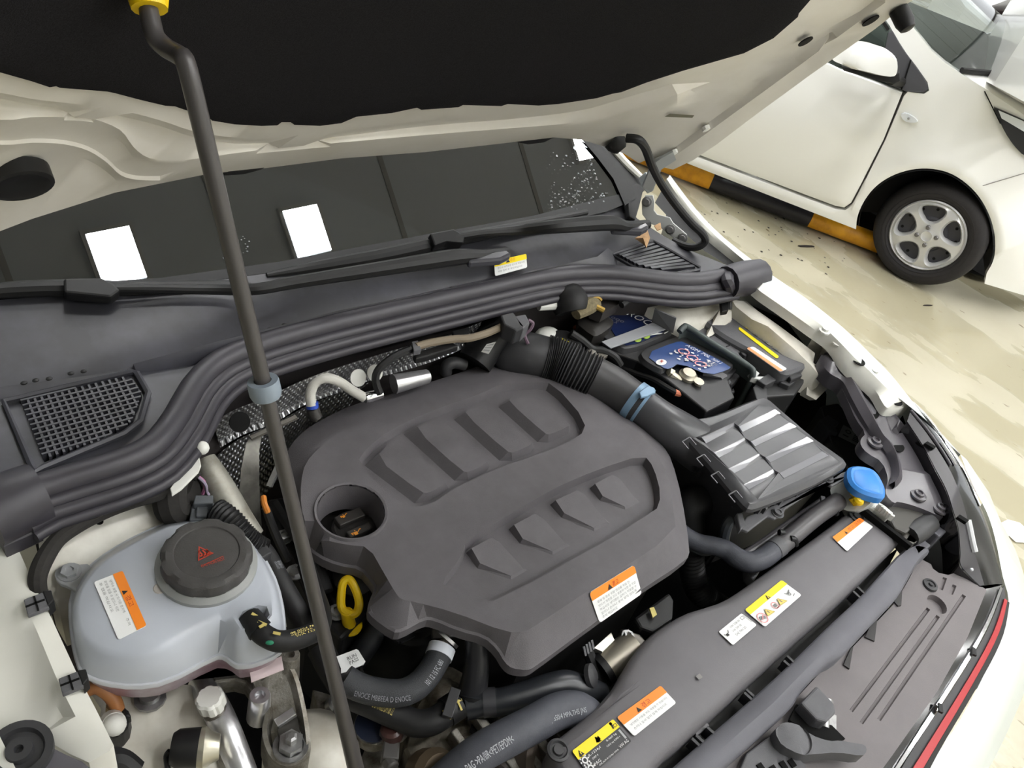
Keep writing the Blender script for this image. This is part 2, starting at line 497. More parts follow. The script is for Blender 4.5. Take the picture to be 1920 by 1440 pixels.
# ================================================================== floor, ceiling, lamps
def floor_material():
    M = bpy.data.materials.new('wet_concrete'); M.use_nodes = True; nt = M.node_tree; B = nt.nodes['Principled BSDF']
    g = nt.nodes.new('ShaderNodeNewGeometry')
    mp = nt.nodes.new('ShaderNodeMapping'); mp.inputs['Rotation'].default_value = (0, 0, math.radians(52)); mp.inputs['Scale'].default_value = (1, .35, 1)
    nt.links.new(g.outputs['Position'], mp.inputs['Vector'])
    def noise(sc, det=4, src=mp):
        n = nt.nodes.new('ShaderNodeTexNoise'); n.inputs['Scale'].default_value = sc; n.inputs['Detail'].default_value = det
        nt.links.new(src.outputs[0], n.inputs['Vector']); return n
    def ramp(n, a, b, ca, cb):
        r = nt.nodes.new('ShaderNodeValToRGB'); r.color_ramp.elements[0].position = a; r.color_ramp.elements[1].position = b
        r.color_ramp.elements[0].color = ca; r.color_ramp.elements[1].color = cb
        nt.links.new(n.outputs['Fac'], r.inputs['Fac']); return r
    dry = ramp(noise(2.2), .35, .7, lin((178, 172, 150)), lin((190, 185, 166)))
    wetm = ramp(noise(3.1, 6), .47, .53, (0, 0, 0, 1), (1, 1, 1, 1))
    mx = nt.nodes.new('ShaderNodeMixRGB'); mx.inputs[2].default_value = lin((168, 161, 136))
    nt.links.new(wetm.outputs[0], mx.inputs[0]); nt.links.new(dry.outputs[0], mx.inputs[1])
    sp = ramp(noise(45, 2), .70, .76, (0, 0, 0, 1), (1, 1, 1, 1))
    m2 = nt.nodes.new('ShaderNodeMixRGB'); m2.inputs[2].default_value = lin((120, 108, 84))
    nt.links.new(sp.outputs[0], m2.inputs[0]); nt.links.new(mx.outputs[0], m2.inputs[1])
    nt.links.new(m2.outputs[0], B.inputs['Base Color'])
    rr = nt.nodes.new('ShaderNodeMapRange'); rr.inputs['To Min'].default_value = .42; rr.inputs['To Max'].default_value = .10
    nt.links.new(wetm.outputs[0], rr.inputs['Value']); nt.links.new(rr.outputs[0], B.inputs['Roughness'])
    return M
struct(MB().prism([(-6, -8, 0), (16, -8, 0), (16, 12, 0), (-6, 12, 0)], (0, 0, -.1)).build('floor', floor_material(), smooth=0))
CEILM = mat('ceiling_panel_paint', (226, 230, 236), .8)
ceil = struct(MB().prism([(-6, -8, CEIL_Z), (16, -8, CEIL_Z), (16, 12, CEIL_Z), (-6, 12, CEIL_Z)], (0, 0, .1)).build('ceiling', CEILM, smooth=0))
WALLM = mat('bounce_wall_paint', (236, 235, 230), .7)
struct(MB().box((-3.2, 2, 2.1), (.1, 0, 0), (0, 18, 0), (0, 0, 4.2)).build('wall_added_shade', mat('shade_wall_paint', (112, 112, 112), .7), smooth=0))  # unseen wall added and kept dark so left-facing sides get less light
struct(MB().box((5, -4.6, 2.1), (20, 0, 0), (0, .1, 0), (0, 0, 4.2)).build('wall_added_bounce', WALLM, smooth=0))  # unseen pale wall added close by to bounce light onto the hood underside
# ceiling tile joints
for k in range(-5, 16):
    struct(MB().box((k * 1.0 + .35, 2, CEIL_Z - .004), (.03, 0, 0), (0, 20, 0), (0, 0, .008)).build('trim_%d' % (k + 6), mat('ceiling_joint', (188, 188, 186), .8), smooth=0))
LAMP = mat('lamp_diffuser', (255, 255, 255), .5, emit=LAMP_STRENGTH)
FRAMEM = mat('lamp_frame', (230, 230, 230), .5)
LSPOTS = []
LSPOTS += [(.815, 1.51), (1.78, 1.43), (3.10, 1.03), (3.86, 1.62)]
for i in range(0, 6):  # unseen lamp rows added for light, mostly from the right
    for j in (-3.4, -2.1, -.8, 3.0, 4.4):
        LSPOTS.append((1.2 + i * 1.25, j))
first = None
for i, (x, y) in enumerate(LSPOTS):
    if first is None:
        t = thing('ceiling_light', 'flat square white ceiling lamp in a set partly added for light', 'ceiling light', (x, y, CEIL_Z - .03), 'ceiling lamps')
        fr = MB()
        for sx, sy, w, h in ((-1, 0, .02, .30), (1, 0, .02, .30), (0, -1, .24, .02), (0, 1, .24, .02)):
            fr.box((x + sx * .11, y + sy * .14, CEIL_Z - .015), (w, 0, 0), (0, h, 0), (0, 0, .03))
        f0 = fr.build('frame', FRAMEM, t, smooth=0)
        d0 = MB().box((x, y, CEIL_Z - .018), (.20, 0, 0), (0, .26, 0), (0, 0, .01)).build('diffuser', LAMP, t, smooth=0)
        first = t
    else:
        t = first.copy(); COL.objects.link(t); t.location = (x, y, CEIL_Z - .03)
        for s in (f0, d0):
            c = s.copy(); COL.objects.link(c); c.parent = t

# ================================================================== our car: shell
car = thing('car', 'white car with its hood open, seen from over its front corner', 'car', (.65, .3, 0))
# dark well of the engine bay
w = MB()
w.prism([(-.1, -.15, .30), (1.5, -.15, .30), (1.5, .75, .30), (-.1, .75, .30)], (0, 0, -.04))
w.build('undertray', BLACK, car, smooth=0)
fw = MB()
wall = [Z(60, 960, .97), Z(300, 880, .97), Z(400, 740, .97), Z(520, 660, .97), Z(800, 600, .97), Z(1060, 545, .97), Z(1200, 545, .97), Z(1330, 545, .97), Z(1400, 540, .97)]
fw.loft([[p + V((0, .012, 0)) for p in wall], [V((p.x, p.y + .012, .45)) for p in wall]], False, False, closed=False)
fw.loft([[p + V((0, .03, 0)) for p in wall], [V((p.x, p.y + .03, .45)) for p in wall]], False, False, closed=False)
fw.build('firewall', mat('firewall_paint', (52, 48, 48), .6, var=.15, vscale=18), car)

# inner wing rail on the near side (white)
o1 = [(-260, 1002, .95), (-30, 1004, .95), (8, 1008, .95), (33, 1027, .95), (67, 1103, .945), (97, 1160, .94), (143, 1260, .93), (180, 1330, .92), (207, 1385, .915), (213, 1397, .915), (205, 1408, .914), (167, 1430, .91), (130, 1413, .905), (74, 1380, .90), (30, 1420, .89), (-20, 1500, .88), (-300, 1600, .88)]
fl = [(0, 1040, .952), (28, 1090, .949), (70, 1185, .942), (110, 1280, .932), (150, 1360, .92), (165, 1400, .914)]
f2 = [(-22, 1060, .944), (10, 1120, .940), (50, 1205, .932), (88, 1290, .920), (118, 1345, .906)]
f3 = [(-120, 1230, .93), (-40, 1240, .925), (40, 1330, .90)]
mb = MB(); mb.relief(G, G.loop(o1), lines=[G.loop(catmull(fl, 4)), G.loop(catmull(f2, 4)), G.loop(f3)], skirt=.13)
mb.build('inner_wing', WHITE, car, smooth=50)
# strut shelf behind the coolant tank
mb = MB()
mb.relief(G, G.loop([(68, 985, .93), (110, 965, .93), (230, 930, .925), (300, 905, .92), (330, 925, .91), (345, 960, .90), (330, 1010, .88), (200, 1110, .87), (110, 1140, .87), (88, 1100, .90), (75, 1040, .92)]),
          loops=[G.loop(chaikin([(95, 1000, .928), (200, 960, .925), (300, 925, .92), (318, 950, .912), (210, 1000, .915), (120, 1060, .915)], 1))], skirt=.08)
mb.build('strut_shelf', WHITE_IN, car, smooth=60)
mb = MB()   # folded seam behind the tank
mb.prism([Z(110, 1050, .905), Z(200, 1015, .905), Z(290, 985, .905), Z(292, 993, .897), Z(205, 1026, .897), Z(118, 1062, .897)], (0, 0, -.02))
mb.build('shelf_seam', WHITE_IN, car, smooth=0)
MB().lathe(Z(187, 979, .9265), (0, 0, 1), [(.004, 0), (.004, .0012)], 12).build('drain_hole', BLACK, car)
# front chassis leg, near side, below the tank
mb = MB()
mb.relief(G, G.loop([(150, 1270, .80), (230, 1280, .80), (380, 1285, .80), (400, 1330, .79), (420, 1380, .785), (440, 1440, .78), (470, 1500, .78), (150, 1520, .78), (170, 1440, .79), (190, 1330, .80)]),
          loops=[G.loop(chaikin([(248, 1378, .797), (275, 1363, .797), (283, 1385, .793), (275, 1412, .792), (240, 1425, .792)], 1)), G.loop(chaikin([(255, 1302, .806), (300, 1294, .806), (306, 1320, .806), (262, 1330, .806)], 1))], skirt=.1)
mb.build('chassis_leg', WHITE_IN, car, smooth=60)
mb = MB()
mb.relief(G, G.loop(chaikin([(560, 1440, .74), (590, 1380, .75), (605, 1400, .745), (620, 1470, .73), (560, 1500, .73)], 1)), skirt=.08)
mb.lathe(Z(585, 1430, .70), (0, 0, 1), [(.06, 0), (.055, .03), (.04, .045), (.01, .05)], 20)
mb.build('mount_turret', WHITE_IN, car, smooth=60)
mb = MB()   # bright raised lip at the foot of the leg
mb.prism([Z(316, 1432, .80), Z(360, 1428, .80), (Z(384, 1440, .80)), Z(390, 1460, .80), Z(316, 1460, .80)], (0, 0, -.012))
mb.build('leg_lip', WHITE, car, smooth=0, bevel=.002)
MB().lathe(Z(282, 1311, .808), (0, .1, 1), [(.017, 0), (.017, .004), (.011, .005), (.011, .012), (.003, .013)], 12).build('bolt', STEEL, car)
# grey bracket plate with a rubber bush, bottom left corner
mb = MB(); mb.prism([Z(p[0], p[1], .915) for p in chaikin([(-10, 1395), (20, 1385), (45, 1378), (75, 1384), (110, 1408), (168, 1432), (190, 1475), (20, 1480)], 1)], (0, 0, -.02))
br = mb.build('lamp_bracket', mat('bracket_grey', (92, 90, 96), .45), car, smooth=0, bevel=.002)
mb = MB(); mb.lathe(Z(38, 1413, .915), (0, 0, 1), [(.028, 0), (.028, .008), (.021, .008), (.019, .003), (.012, .003), (.011, .010), (.004, .010), (.003, .004)], 28)
mb.build('rubber_bush', PLAST, br)
# outer wing on the near side
mb = MB(); mb.loft([[Z(-40, 1300, .93), Z(2, 1385, .925), Z(34, 1450, .92), Z(60, 1520, .91)], [Z(-140, 1330, .93), Z(-60, 1420, .92), Z(-20, 1480, .91), Z(0, 1560, .90)]], False, False, closed=False)
mb.build('near_fender', WHITE, car)

# far side: strut tower, apron, fender
mb = MB()
mb.relief(G, G.loop([(1085, 548, .93), (1160, 545, .94), (1340, 548, .94), (1372, 570, .93), (1372, 600, .92), (1320, 640, .90), (1290, 660, .86), (1230, 650, .86), (1165, 585, .88), (1100, 580, .88)]),
          loops=[G.loop([(1200, 572, .928), (1250, 565, .935), (1330, 565, .935), (1350, 580, .93), (1300, 625, .905), (1260, 620, .90)])], skirt=.25)
mb.build('strut_tower', WHITE_IN, car, smooth=60)
mb = MB()   # long inner apron beside the fuse box
mb.relief(G, G.loop([(1372, 562, .945), (1400, 565, .945), (1420, 582, .945), (1460, 610, .94), (1500, 640, .935), (1528, 662, .925), (1525, 680, .915), (1548, 700, .905), (1538, 707, .90), (1510, 695, .905), (1470, 662, .92), (1420, 610, .935), (1380, 575, .94)]),
          lines=[G.loop([(1385, 570, .95), (1440, 612, .945), (1490, 655, .932), (1520, 684, .918)])], skirt=.05)
mb.prism([Z(1515, 700, .89), Z(1545, 705, .88), Z(1550, 730, .87), Z(1530, 750, .86), Z(1512, 740, .86)], (0, .01, -.01))
mb.build('inner_apron', WHITE_IN, car, smooth=50)
mb = MB(); mb.relief(G, G.loop([(1372, 556, .90), (1500, 612, .90), (1620, 720, .85), (1600, 760, .78), (1400, 600, .80)]), skirt=.3)
mb.build('wheel_arch_liner', mat('liner_black', (30, 30, 28), .9), car)
# fender: turned-in flange + outer skin
fin = [(1250, 335, 1.03), (1290, 395, 1.01), (1340, 448, 1.0), (1418, 512, .99), (1413, 535, .985), (1470, 577, .98), (1530, 620, .97), (1560, 643, .962), (1585, 680, .95), (1609, 703, .94), (1640, 730, .928), (1658, 760, .915), (1672, 766, .912), (1700, 764, .905), (1708, 756, .903)]
fcr = [(1253, 333, 1.032), (1295, 393, 1.014), (1345, 445, 1.004), (1422, 512, .994), (1424, 526, .994), (1480, 566, .988), (1538, 608, .98), (1570, 637, .973), (1605, 673, .962), (1630, 695, .952), (1655, 720, .94), (1680, 742, .928), (1690, 749, .922), (1703, 752, .914), (1711, 752, .906)]
fou = [(1256, 328, 1.03), (1305, 392, 1.01), (1358, 446, 1.0), (1440, 510, .99), (1455, 521, .988), (1515, 562, .98), (1572, 607, .97), (1600, 632, .96), (1640, 671, .95), (1670, 702, .94), (1700, 739, .925), (1728, 775, .91), (1745, 797, .90), (1775, 828, .885), (1801, 852, .87)]
def G3(l): return [Z(*p) for p in catmull(l, 3)]
a, b, c = G3(fin), G3(fcr), G3(fou)
mb = MB()
mb.loft([[p - V((0, 0, .02)) for p in a], a, b], False, False, closed=False)
flange = mb.build('fender_flange', WHITE, car, smooth=40)
mb = MB(); low = [V((p.x + .05, p.y, p.z - .12)) for p in c]; low2 = [V((p.x + .10, p.y, p.z - .5)) for p in c]
mb.loft([b, c, low, low2], False, False, closed=False)
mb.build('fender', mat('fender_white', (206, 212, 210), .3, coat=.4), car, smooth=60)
sc0 = MB(); sc0.lathe((0, 0, 0), (0, 0, 1), [(.011, 0), (.011, .003), (.007, .004), (.007, .009), (.002, .009)], 10)
sc = sc0.build('fender_bolt', WHITEP, flange, at=Z(1545, 622, .973))
for x, y, z in ((1637, 700, .943), (1570, 645, .962)): inst(sc, flange, Z(x, y, z))
for x, y, z in ((1610, 678, .957), (1680, 753, .917)):
    MB().lathe(Z(x, y, z), (0, 0, 1), [(.012, 0), (.012, .0015)], 14).build('fender_hole', BLACK, flange)
mb = MB(); mb.relief(G, G.loop([(1527, 628, .955), (1555, 628, .955), (1590, 665, .945), (1600, 690, .93), (1590, 700, .925), (1560, 688, .90), (1535, 668, .90)]), skirt=.03)
mb.build('fender_stay', WHITE_IN, car, smooth=50)
# black gap strip at the rear of the fender
mb = MB(); mb.loft([[Z(x, y, z) for x, y, z in ((1228, 380, 1.0), (1265, 420, .985), (1320, 470, .98), (1400, 520, .975))], [Z(x, y, z) for x, y, z in ((1250, 340, 1.02), (1290, 400, 1.0), (1345, 452, .99), (1418, 514, .98))]], False, False, closed=False)
mb.build('fender_gap_strip', RUBBER, car)

# bumper under the grille and its far end
bo = [(1801, 852, .84), (1822, 905, .82), (1850, 960, .80), (1866, 1010, .79), (1880, 1080, .765), (1891, 1125, .745), (1880, 1180, .735), (1850, 1255, .72), (1800, 1350, .715), (1760, 1410, .71), (1730, 1470, .70)]
top = [Z(*p) for p in catmull(bo, 3)]
mb = MB(); mb.loft([[p + V((.0, -.0, 0)) for p in top], [p + V((.012, -.012, -.008)) for p in top], [p + V((.07, -.075, -.07)) for p in top], [p + V((.09, -.10, -.30)) for p in top]], False, False, closed=False)
mb.build('bumper', mat('bumper_white', (222, 230, 228), .25, coat=.5), car, smooth=60)

# ================================================================== windshield
WA, WB = Z(0, 555, 1.03), Z(1190, 400, 1.03)
wex = (WB - WA).normalized(); wba = V((-wex.y, wex.x, 0)); sl = math.radians(22)
WS = Frame((WA + WB) / 2, wex.cross(wba * math.cos(sl) + V((0, 0, math.sin(sl)))), wex)
if WS.ez.z < 0: WS.ez = -WS.ez; WS.ey = WS.ez.cross(WS.ex)
pl = WS.loop([(-160, 600), (0, 562), (300, 540), (520, 510), (800, 462), (1000, 428), (1135, 398), (1172, 383), (1150, 330), (1105, 275), (1088, 258)])
pl2 = [(pl[-1][0], .75, 0), (pl[0][0] + .05, .75, 0)]
outline = pl + pl2
gl = MB(); gl.prism([WS.w(u, v, 0) for u, v, h in outline], -WS.ez * .005)
gl.build('windshield', WSGLASS, car, smooth=0)
# ceramic border of the glass
band = pl[1:8]
inn = WS.loop([(0, 540), (300, 522), (520, 492), (800, 440), (1000, 405), (1128, 372), (1160, 365)])
mb = MB(); mb.loft([[WS.w(u, v, .001) for u, v, h in band], [WS.w(u, v, .001) for u, v, h in inn]], False, False, closed=False)
mb.build('glass_border', mat('ceramic_border', (12, 12, 13), .45, spec=.3), car)
# dashboard behind the glass
mb = MB(); mb.loft([[WS.w(u, v, -.03) for u, v, h in outline[:9]], [WS.w(u, v + .5, -.26) for u, v, h in outline[:9]]], False, False, closed=False)
mb.prism([WS.w(-1, .3, -.45), WS.w(1, .3, -.45), WS.w(1, 1.1, -.6), WS.w(-1, 1.1, -.6)], (0, 0, -.05))
mb.build('dashboard', mat('dashboard_plastic', (38, 38, 40), .8), car)
# pillar: black moulding and bright edge
mb = MB(); mb.loft([[WS.px(x, y, .004) for x, y in ((1088, 258), (1120, 295), (1150, 335), (1172, 385))], [WS.px(x, y, .008) for x, y in ((1118, 262), (1150, 300), (1180, 340), (1192, 372))], [WS.px(x, y, -.02) for x, y in ((1140, 262), (1172, 300), (1205, 335), (1214, 352))]], False, False, closed=False)
mb.build('pillar_moulding', RUBBER, car)
mb = MB(); mb.tube([WS.px(x, y, .0) for x, y in ((1128, 264), (1150, 280), (1172, 304), (1195, 326), (1213, 341))], [.004, .008, .008, .007, .004], 8)
mb.build('pillar_edge', WHITE, car)
mb = MB(); mb.prism([WS.px(x, y, .006) for x, y in ((1172, 352), (1195, 342), (1208, 352), (1200, 385), (1192, 412), (1180, 405), (1178, 372))], -WS.ez * .02)
mb.build('corner_cover', RUBBER, car, smooth=0, bevel=.003)
# chassis label water beads on the far corner of the glass
rb = random.Random(3); dr = MB()
for i in range(170):
    t = rb.random(); x = 1030 + 110 * rb.random(); y = 285 + 115 * rb.random()
    if x < 1120 - (y - 285) * .9 and rb.random() < .7 or x > 1090 + (y - 270) * .6: continue
    if y > 400 - (x - 1030) * .14: continue
    u, v = WS.uv(x, y, 0); r = rb.uniform(.0010, .0026)
    dr.ball(WS.w(u, v, r * .2), r, 6, 4, (1, 1, .6))
for (cx, cy, n) in ((452, 465, 16), (430, 505, 6)):
    for i in range(n):
        u, v = WS.uv(cx + rb.uniform(-14, 16), cy + rb.uniform(-22, 22), 0); r = rb.uniform(.0008, .0018); dr.ball(WS.w(u, v, r * .2), r, 6, 4, (1, 1, .6))
drops = dr.build('water_drop', mat('water', (225, 230, 235), .05, trans=.7), smooth=60, kind='stuff')
tag(drops, 'clear water drops beaded on the windshield glass', 'water')

# ================================================================== hood
th = math.radians(58)
HF = Frame((.63, .915, 1.157), (0, -math.sin(th), -math.cos(th)), (1, 0, 0), bow=lambda u, v: .085 * min(1.6, abs(u) / .54) ** 2)
HF.ey = V((0, -math.cos(th), math.sin(th)))
def HL(pts, h=0): return HF.loop(pts, h)
rear = [(-130, 470), (0, 433), (60, 410), (130, 388), (215, 361), (300, 344), (390, 326), (500, 315), (640, 297), (800, 285), (950, 268), (1040, 258), (1090, 262), (1140, 277), (1170, 288), (1198, 306), (1212, 300), (1236, 312), (1262, 318), (1300, 300), (1345, 270), (1420, 213), (1520, 140), (1640, 55), (1700, 8)]
ho = HL(rear)
ur, vr = ho[-1][0], ho[-1][1]
ul = ho[0][0]
ho = ho + [(ur + .01, vr + .1, 0), (ur - .03, .8, 0), (ur - .15, .98, 0), (.2, 1.02, 0), (-.2, 1.02, 0), (-.52, .98, 0), (-.66, .8, 0), (ul - .02, .25, 0)]
pd = [(-140, 100), (0, 135), (60, 152), (93, 163), (105, 161), (112, 164), (200, 171), (215, 174), (260, 186), (310, 198), (328, 199), (345, 205), (392, 221), (398, 226), (440, 233), (490, 236), (520, 235), (528, 229), (545, 229), (552, 234), (600, 236), (640, 231), (668, 219), (735, 212), (782, 202), (790, 206), (860, 201), (868, 197), (940, 199), (952, 195), (1010, 198), (1048, 195), (1120, 184), (1148, 176), (1165, 173), (1212, 155), (1280, 133), (1395, 100), (1450, 72), (1496, 32), (1498, 25), (1530, -12), (1560, -60)]
pdl = HL(pd, .033)
pad_o = pdl + [(pdl[-1][0] + .03, .62, 0), (pdl[-1][0] - .08, .9, 0), (.3, .95, 0), (-.3, .95, 0), (-.5, .85, 0), (-.55, .5, 0)]
# stamped channels in the inner panel (rises and falls of a centimetre)
def strip(a, b, h): return HL(a + b[::-1], h)
ch1_t = [(-120, 165), (0, 184), (60, 196), (130, 204), (220, 216), (300, 236), (360, 256), (430, 268), (480, 269), (560, 264), (660, 253), (800, 236), (950, 224), (1050, 213), (1110, 202), (1180, 181), (1260, 158)]
ch1_b = [(-120, 206), (0, 227), (60, 222), (120, 222), (175, 226), (225, 246), (250, 278), (280, 299), (330, 303), (380, 299), (480, 285), (620, 272), (800, 256), (950, 244), (1050, 236), (1120, 226), (1190, 204), (1270, 180)]
def offs(l, d): return [(x, y + d) for x, y in l]
ridge_b = offs(ch1_b, 14)
lobe = [(-120, 250), (0, 263), (60, 259), (120, 262), (165, 274), (200, 296), (226, 320), (258, 329), (300, 330)]
lobe2 = offs(lobe, 8)
H_lines = [HL(catmull(offs(ch1_t, -11), 3), .028), HL(catmull(ch1_t, 3), .011), HL(catmull(offs(ch1_b, -3), 3), .0185), HL(catmull(offs(ch1_b, 3), 3), .0165), HL(catmull(offs(ridge_b, 3), 3), .010),
           HL(catmull(lobe, 3), .007), HL(catmull(lobe2, 3), .009), HL(catmull(offs(lobe, 26)[:-2], 3), .001)]
# pockets and steps along the far edge
pk = [HL(chaikin([(1385, 130), (1430, 112), (1446, 135), (1420, 158), (1398, 150)], 1), -.007), HL(chaikin([(1486, 100), (1520, 70), (1560, 50), (1540, 95), (1500, 118)], 1), -.007),
      HL(chaikin([(1290, 166), (1345, 150), (1380, 160), (1375, 172), (1310, 178)], 1), -.005), HL(chaikin([(1280, 195), (1330, 186), (1342, 200), (1300, 215)], 1), -.005)]
edge_in = HL(catmull([(1265, 292), (1300, 268), (1400, 195), (1500, 122), (1600, 48), (1660, 5)], 3), .003)
edge_in2 = HL(catmull([(1258, 283), (1290, 258), (1390, 185), (1490, 112), (1590, 38), (1640, 0)], 3), -.004)
rear_lip = HL(catmull([(420, 318), (520, 309), (640, 291), (800, 278), (950, 262), (1030, 254)], 2), .010)
pad_in = inset(pad_o, .05)
def grid_in(poly, h, st=.09):
    us = [p[0] for p in poly]; vs = [p[1] for p in poly]
    return [(u, v, h) for u in [min(us) + st * i for i in range(1, int((max(us) - min(us)) / st))] for v in [min(vs) + st * i for i in range(1, int((max(vs) - min(vs)) / st))] if inside(u, v, poly)]
mb = MB(); mb.relief(HF, ho, loops=pk, holes=[[(u, v, .029) for u, v, h in pad_in]], lines=H_lines + [edge_in, edge_in2], skirt=.030)
hood = mb.build('hood', HOODW, car, smooth=28)
# outer skin
mb = MB(); mb.relief(HF, [(u * 1.01, v, -.034) for u, v, h in ho], pts=grid_in(inset(ho, .03), -.034))
mb.build('hood_skin', WHITE, hood, smooth=60)
mb = MB(); mb.relief(HF, [(u, v, .033) for u, v, h in pad_o], loops=[[(u, v, .037) for u, v, h in inset(pad_o, .012)], [(u, v, .037) for u, v, h in pad_in]], pts=grid_in(inset(pad_o, .08), .037), skirt=.02)
padob = mb.build('insulation_pad', PAD, hood, smooth=30)
for nm, x, y, r in (('rubber_plug', 40, 345, .026),):
    q = HF.px(x, y, .012); mb = MB()
    mb.lathe(q, HF.ez, [(r, -.012), (r, .002), (r * .86, .003), (r * .7, .001), (r * .2, .0006)], 28, cap0=False); mb.build(nm, DARKP, hood)
for x, y, sx, sy in ((1510, 77, .011, .006), (1632, 38, .012, .008)):
    mb = MB(); mb.lathe(HF.px(x, y, .004), HF.ez, [(sx, 0), (sx, .0015)], 14); mb.build('panel_hole', BLACK, hood)
mb = MB(); mb.lathe(HF.px(1685, 18, .0), HF.ez, [(.013, 0), (.013, .02), (.010, .03), (.006, .032)], 16); mb.build('bump_stop', RUBBER, hood)
mb = MB(); mb.add([HF.px(x, y, .004) for x, y in ((1246, 219), (1256, 213), (1302, 216), (1298, 221))], [(0, 1, 2, 3)]); mb.build('part_label', mat('faded_label', (120, 116, 96), .6), hood, smooth=0)
for x, y in ((1322, 238), (1262, 283), (1232, 297)):
    mb = MB(); mb.lathe(HF.px(x, y, .0), HF.ez, [(.008, 0), (.007, .006), (.004, .007)], 10); mb.build('panel_screw', WHITEP, hood)
for pts in ([(432, 318), (455, 312), (500, 311), (490, 318), (455, 327), (420, 329)], [(968, 266), (1010, 261), (1038, 258), (1020, 267), (990, 271)]):
    mb = MB(); mb.prism([HF.px(x, y, .001) for x, y in pts], -HF.ez * .02); mb.build('rear_edge_seal', DARKP, hood, smooth=0)
# hinge of the hood, far side
def hinge_plate(pts, z0, z1, name, m=None):
    pass
hz = Frame(Z(1235, 420, 1.0), (-.85, -.45, .25), (0, -.8, -.2))
mb = MB(); mb.prism([hz.px(x, y, 0) for x, y in ((1210, 366), (1224, 366), (1227, 378), (1226, 394), (1232, 402), (1256, 408), (1262, 418), (1288, 440), (1284, 456), (1262, 446), (1240, 428), (1216, 418), (1204, 402), (1203, 380))], -hz.ez * .004)
hg = mb.build('hood_hinge', mat('hinge_grey', (186, 188, 186), .4), car, smooth=0, bevel=.001)
for x, y in ((1213, 378), (1257, 430), (1280, 446)):
    MB().lathe(hz.px(x, y, 0), hz.ez, [(.010, 0), (.010, .003), (.006, .004), (.006, .009), (.002, .009)], 12).build('hinge_bolt', STEEL, hg)
mb = MB(); mb.prism([HF.px(x, y, .012) for x, y in ((1205, 352), (1222, 310), (1240, 297), (1262, 285), (1268, 300), (1240, 318), (1232, 340), (1222, 360))], -HF.ez * .004); mb.build('hinge_arm', mat('hinge_arm_grey', (190, 194, 194), .4), hg, smooth=0)
mb = MB(); mb.prism([HF.px(x, y, .010) for x, y in ((1204, 352), (1218, 340), (1230, 345), (1226, 358), (1214, 364))], -HF.ez * .02); mb.build('hinge_knuckle', mat('hinge_light', (206, 212, 214), .4), hg, smooth=0, bevel=.002)

# washer hose from hood to wing
mb = MB(); mb.tube([HF.px(1175, 259, .02), HF.px(1196, 262, .028), HF.px(1210, 278, .03), HF.px(1222, 310, .035), Z(1240, 345, 1.13), Z(1268, 385, 1.09), Z(1296, 418, 1.055), Z(1316, 437, 1.035), Z(1322, 452, 1.02), Z(1308, 463, 1.005), Z(1285, 462, .995), Z(1262, 452, .99)], .0075, 10)
wh = mb.build('washer_hose', RUBBER); tag(wh, 'black washer hose hanging from the raised hood to the far fender', 'hose')
mb = MB(); mb.lathe(HF.px(1150, 262, .0), HF.ez + V((.4, 0, 0)), [(.018, 0), (.018, .008), (.013, .018), (.009, .022)], 18); mb.build('grommet', RUBBER, hood)

# ================================================================== cowl panel, seal, wipers
co = [(-160, 600, 1.03), (0, 562, 1.03), (300, 540, 1.03), (520, 510, 1.03), (800, 462, 1.03), (1000, 428, 1.03), (1135, 398, 1.03), (1172, 383, 1.03), (1195, 410, 1.015), (1240, 440, 1.0), (1290, 468, .99), (1400, 512, .985), (1330, 528, .985), (1250, 531, .985), (1160, 520, .985), (1060, 520, .985), (950, 540, .985), (800, 575, .985), (640, 612, .985), (520, 640, .985), (430, 675, .985), (370, 720, .985), (340, 780, .985), (290, 840, .985), (200, 880, .985), (80, 915, .985), (-160, 990, .985)]
st_a = [(-150, 765, .996), (0, 731, .996), (250, 687, .997), (467, 630, .999), (640, 586, 1.0), (808, 553, 1.0), (812, 551, 1.0), (1000, 514, 1.0), (1120, 486, 1.0), (1140, 470, 1.003)]
st_b = [(x, y - 5, z + .008) for x, y, z in st_a]
mid = [(-150, 690, 1.012), (0, 668, 1.012), (200, 640, 1.012), (330, 622, 1.013), (420, 590, 1.016), (520, 570, 1.016), (560, 566, 1.017), (640, 545, 1.018), (815, 512, 1.018), (990, 478, 1.018), (1060, 455, 1.016), (1100, 440, 1.018)]
gl_o = [(7, 753), (247, 697), (257, 700), (278, 737), (263, 790), (233, 813), (80, 877), (67, 885), (60, 875)]
mesh_l = [(40, 757), (243, 710), (267, 743), (247, 797), (187, 833), (83, 867)]
gr_o = [(1146, 478), (1223, 452), (1233, 457), (1313, 502), (1311, 506), (1268, 514), (1225, 511), (1190, 502)]
mesh_r = [(1156, 478), (1225, 456), (1303, 502), (1265, 510), (1225, 506), (1192, 498)]
mb = MB()
mb.relief(G, G.loop(co), loops=[G.loop(gl_o, .992), G.loop(inset(gl_o, 6), .996), G.loop(inset(gr_o, 3), .994)], holes=[G.loop(mesh_l, .992), G.loop(mesh_r, .992)], lines=[G.loop(st_a), G.loop(st_b), G.loop(mid)], skirt=.012)
cowl = mb.build('cowl_panel', COWL, smooth=40)
tag(cowl, 'damp black plastic cowl panel with two air grilles below the windshield', 'cowl')
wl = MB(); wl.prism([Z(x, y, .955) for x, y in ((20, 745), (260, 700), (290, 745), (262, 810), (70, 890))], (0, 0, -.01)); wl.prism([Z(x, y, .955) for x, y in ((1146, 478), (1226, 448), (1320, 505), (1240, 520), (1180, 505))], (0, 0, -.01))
wl.build('duct_floor', BLACK, cowl, smooth=0)
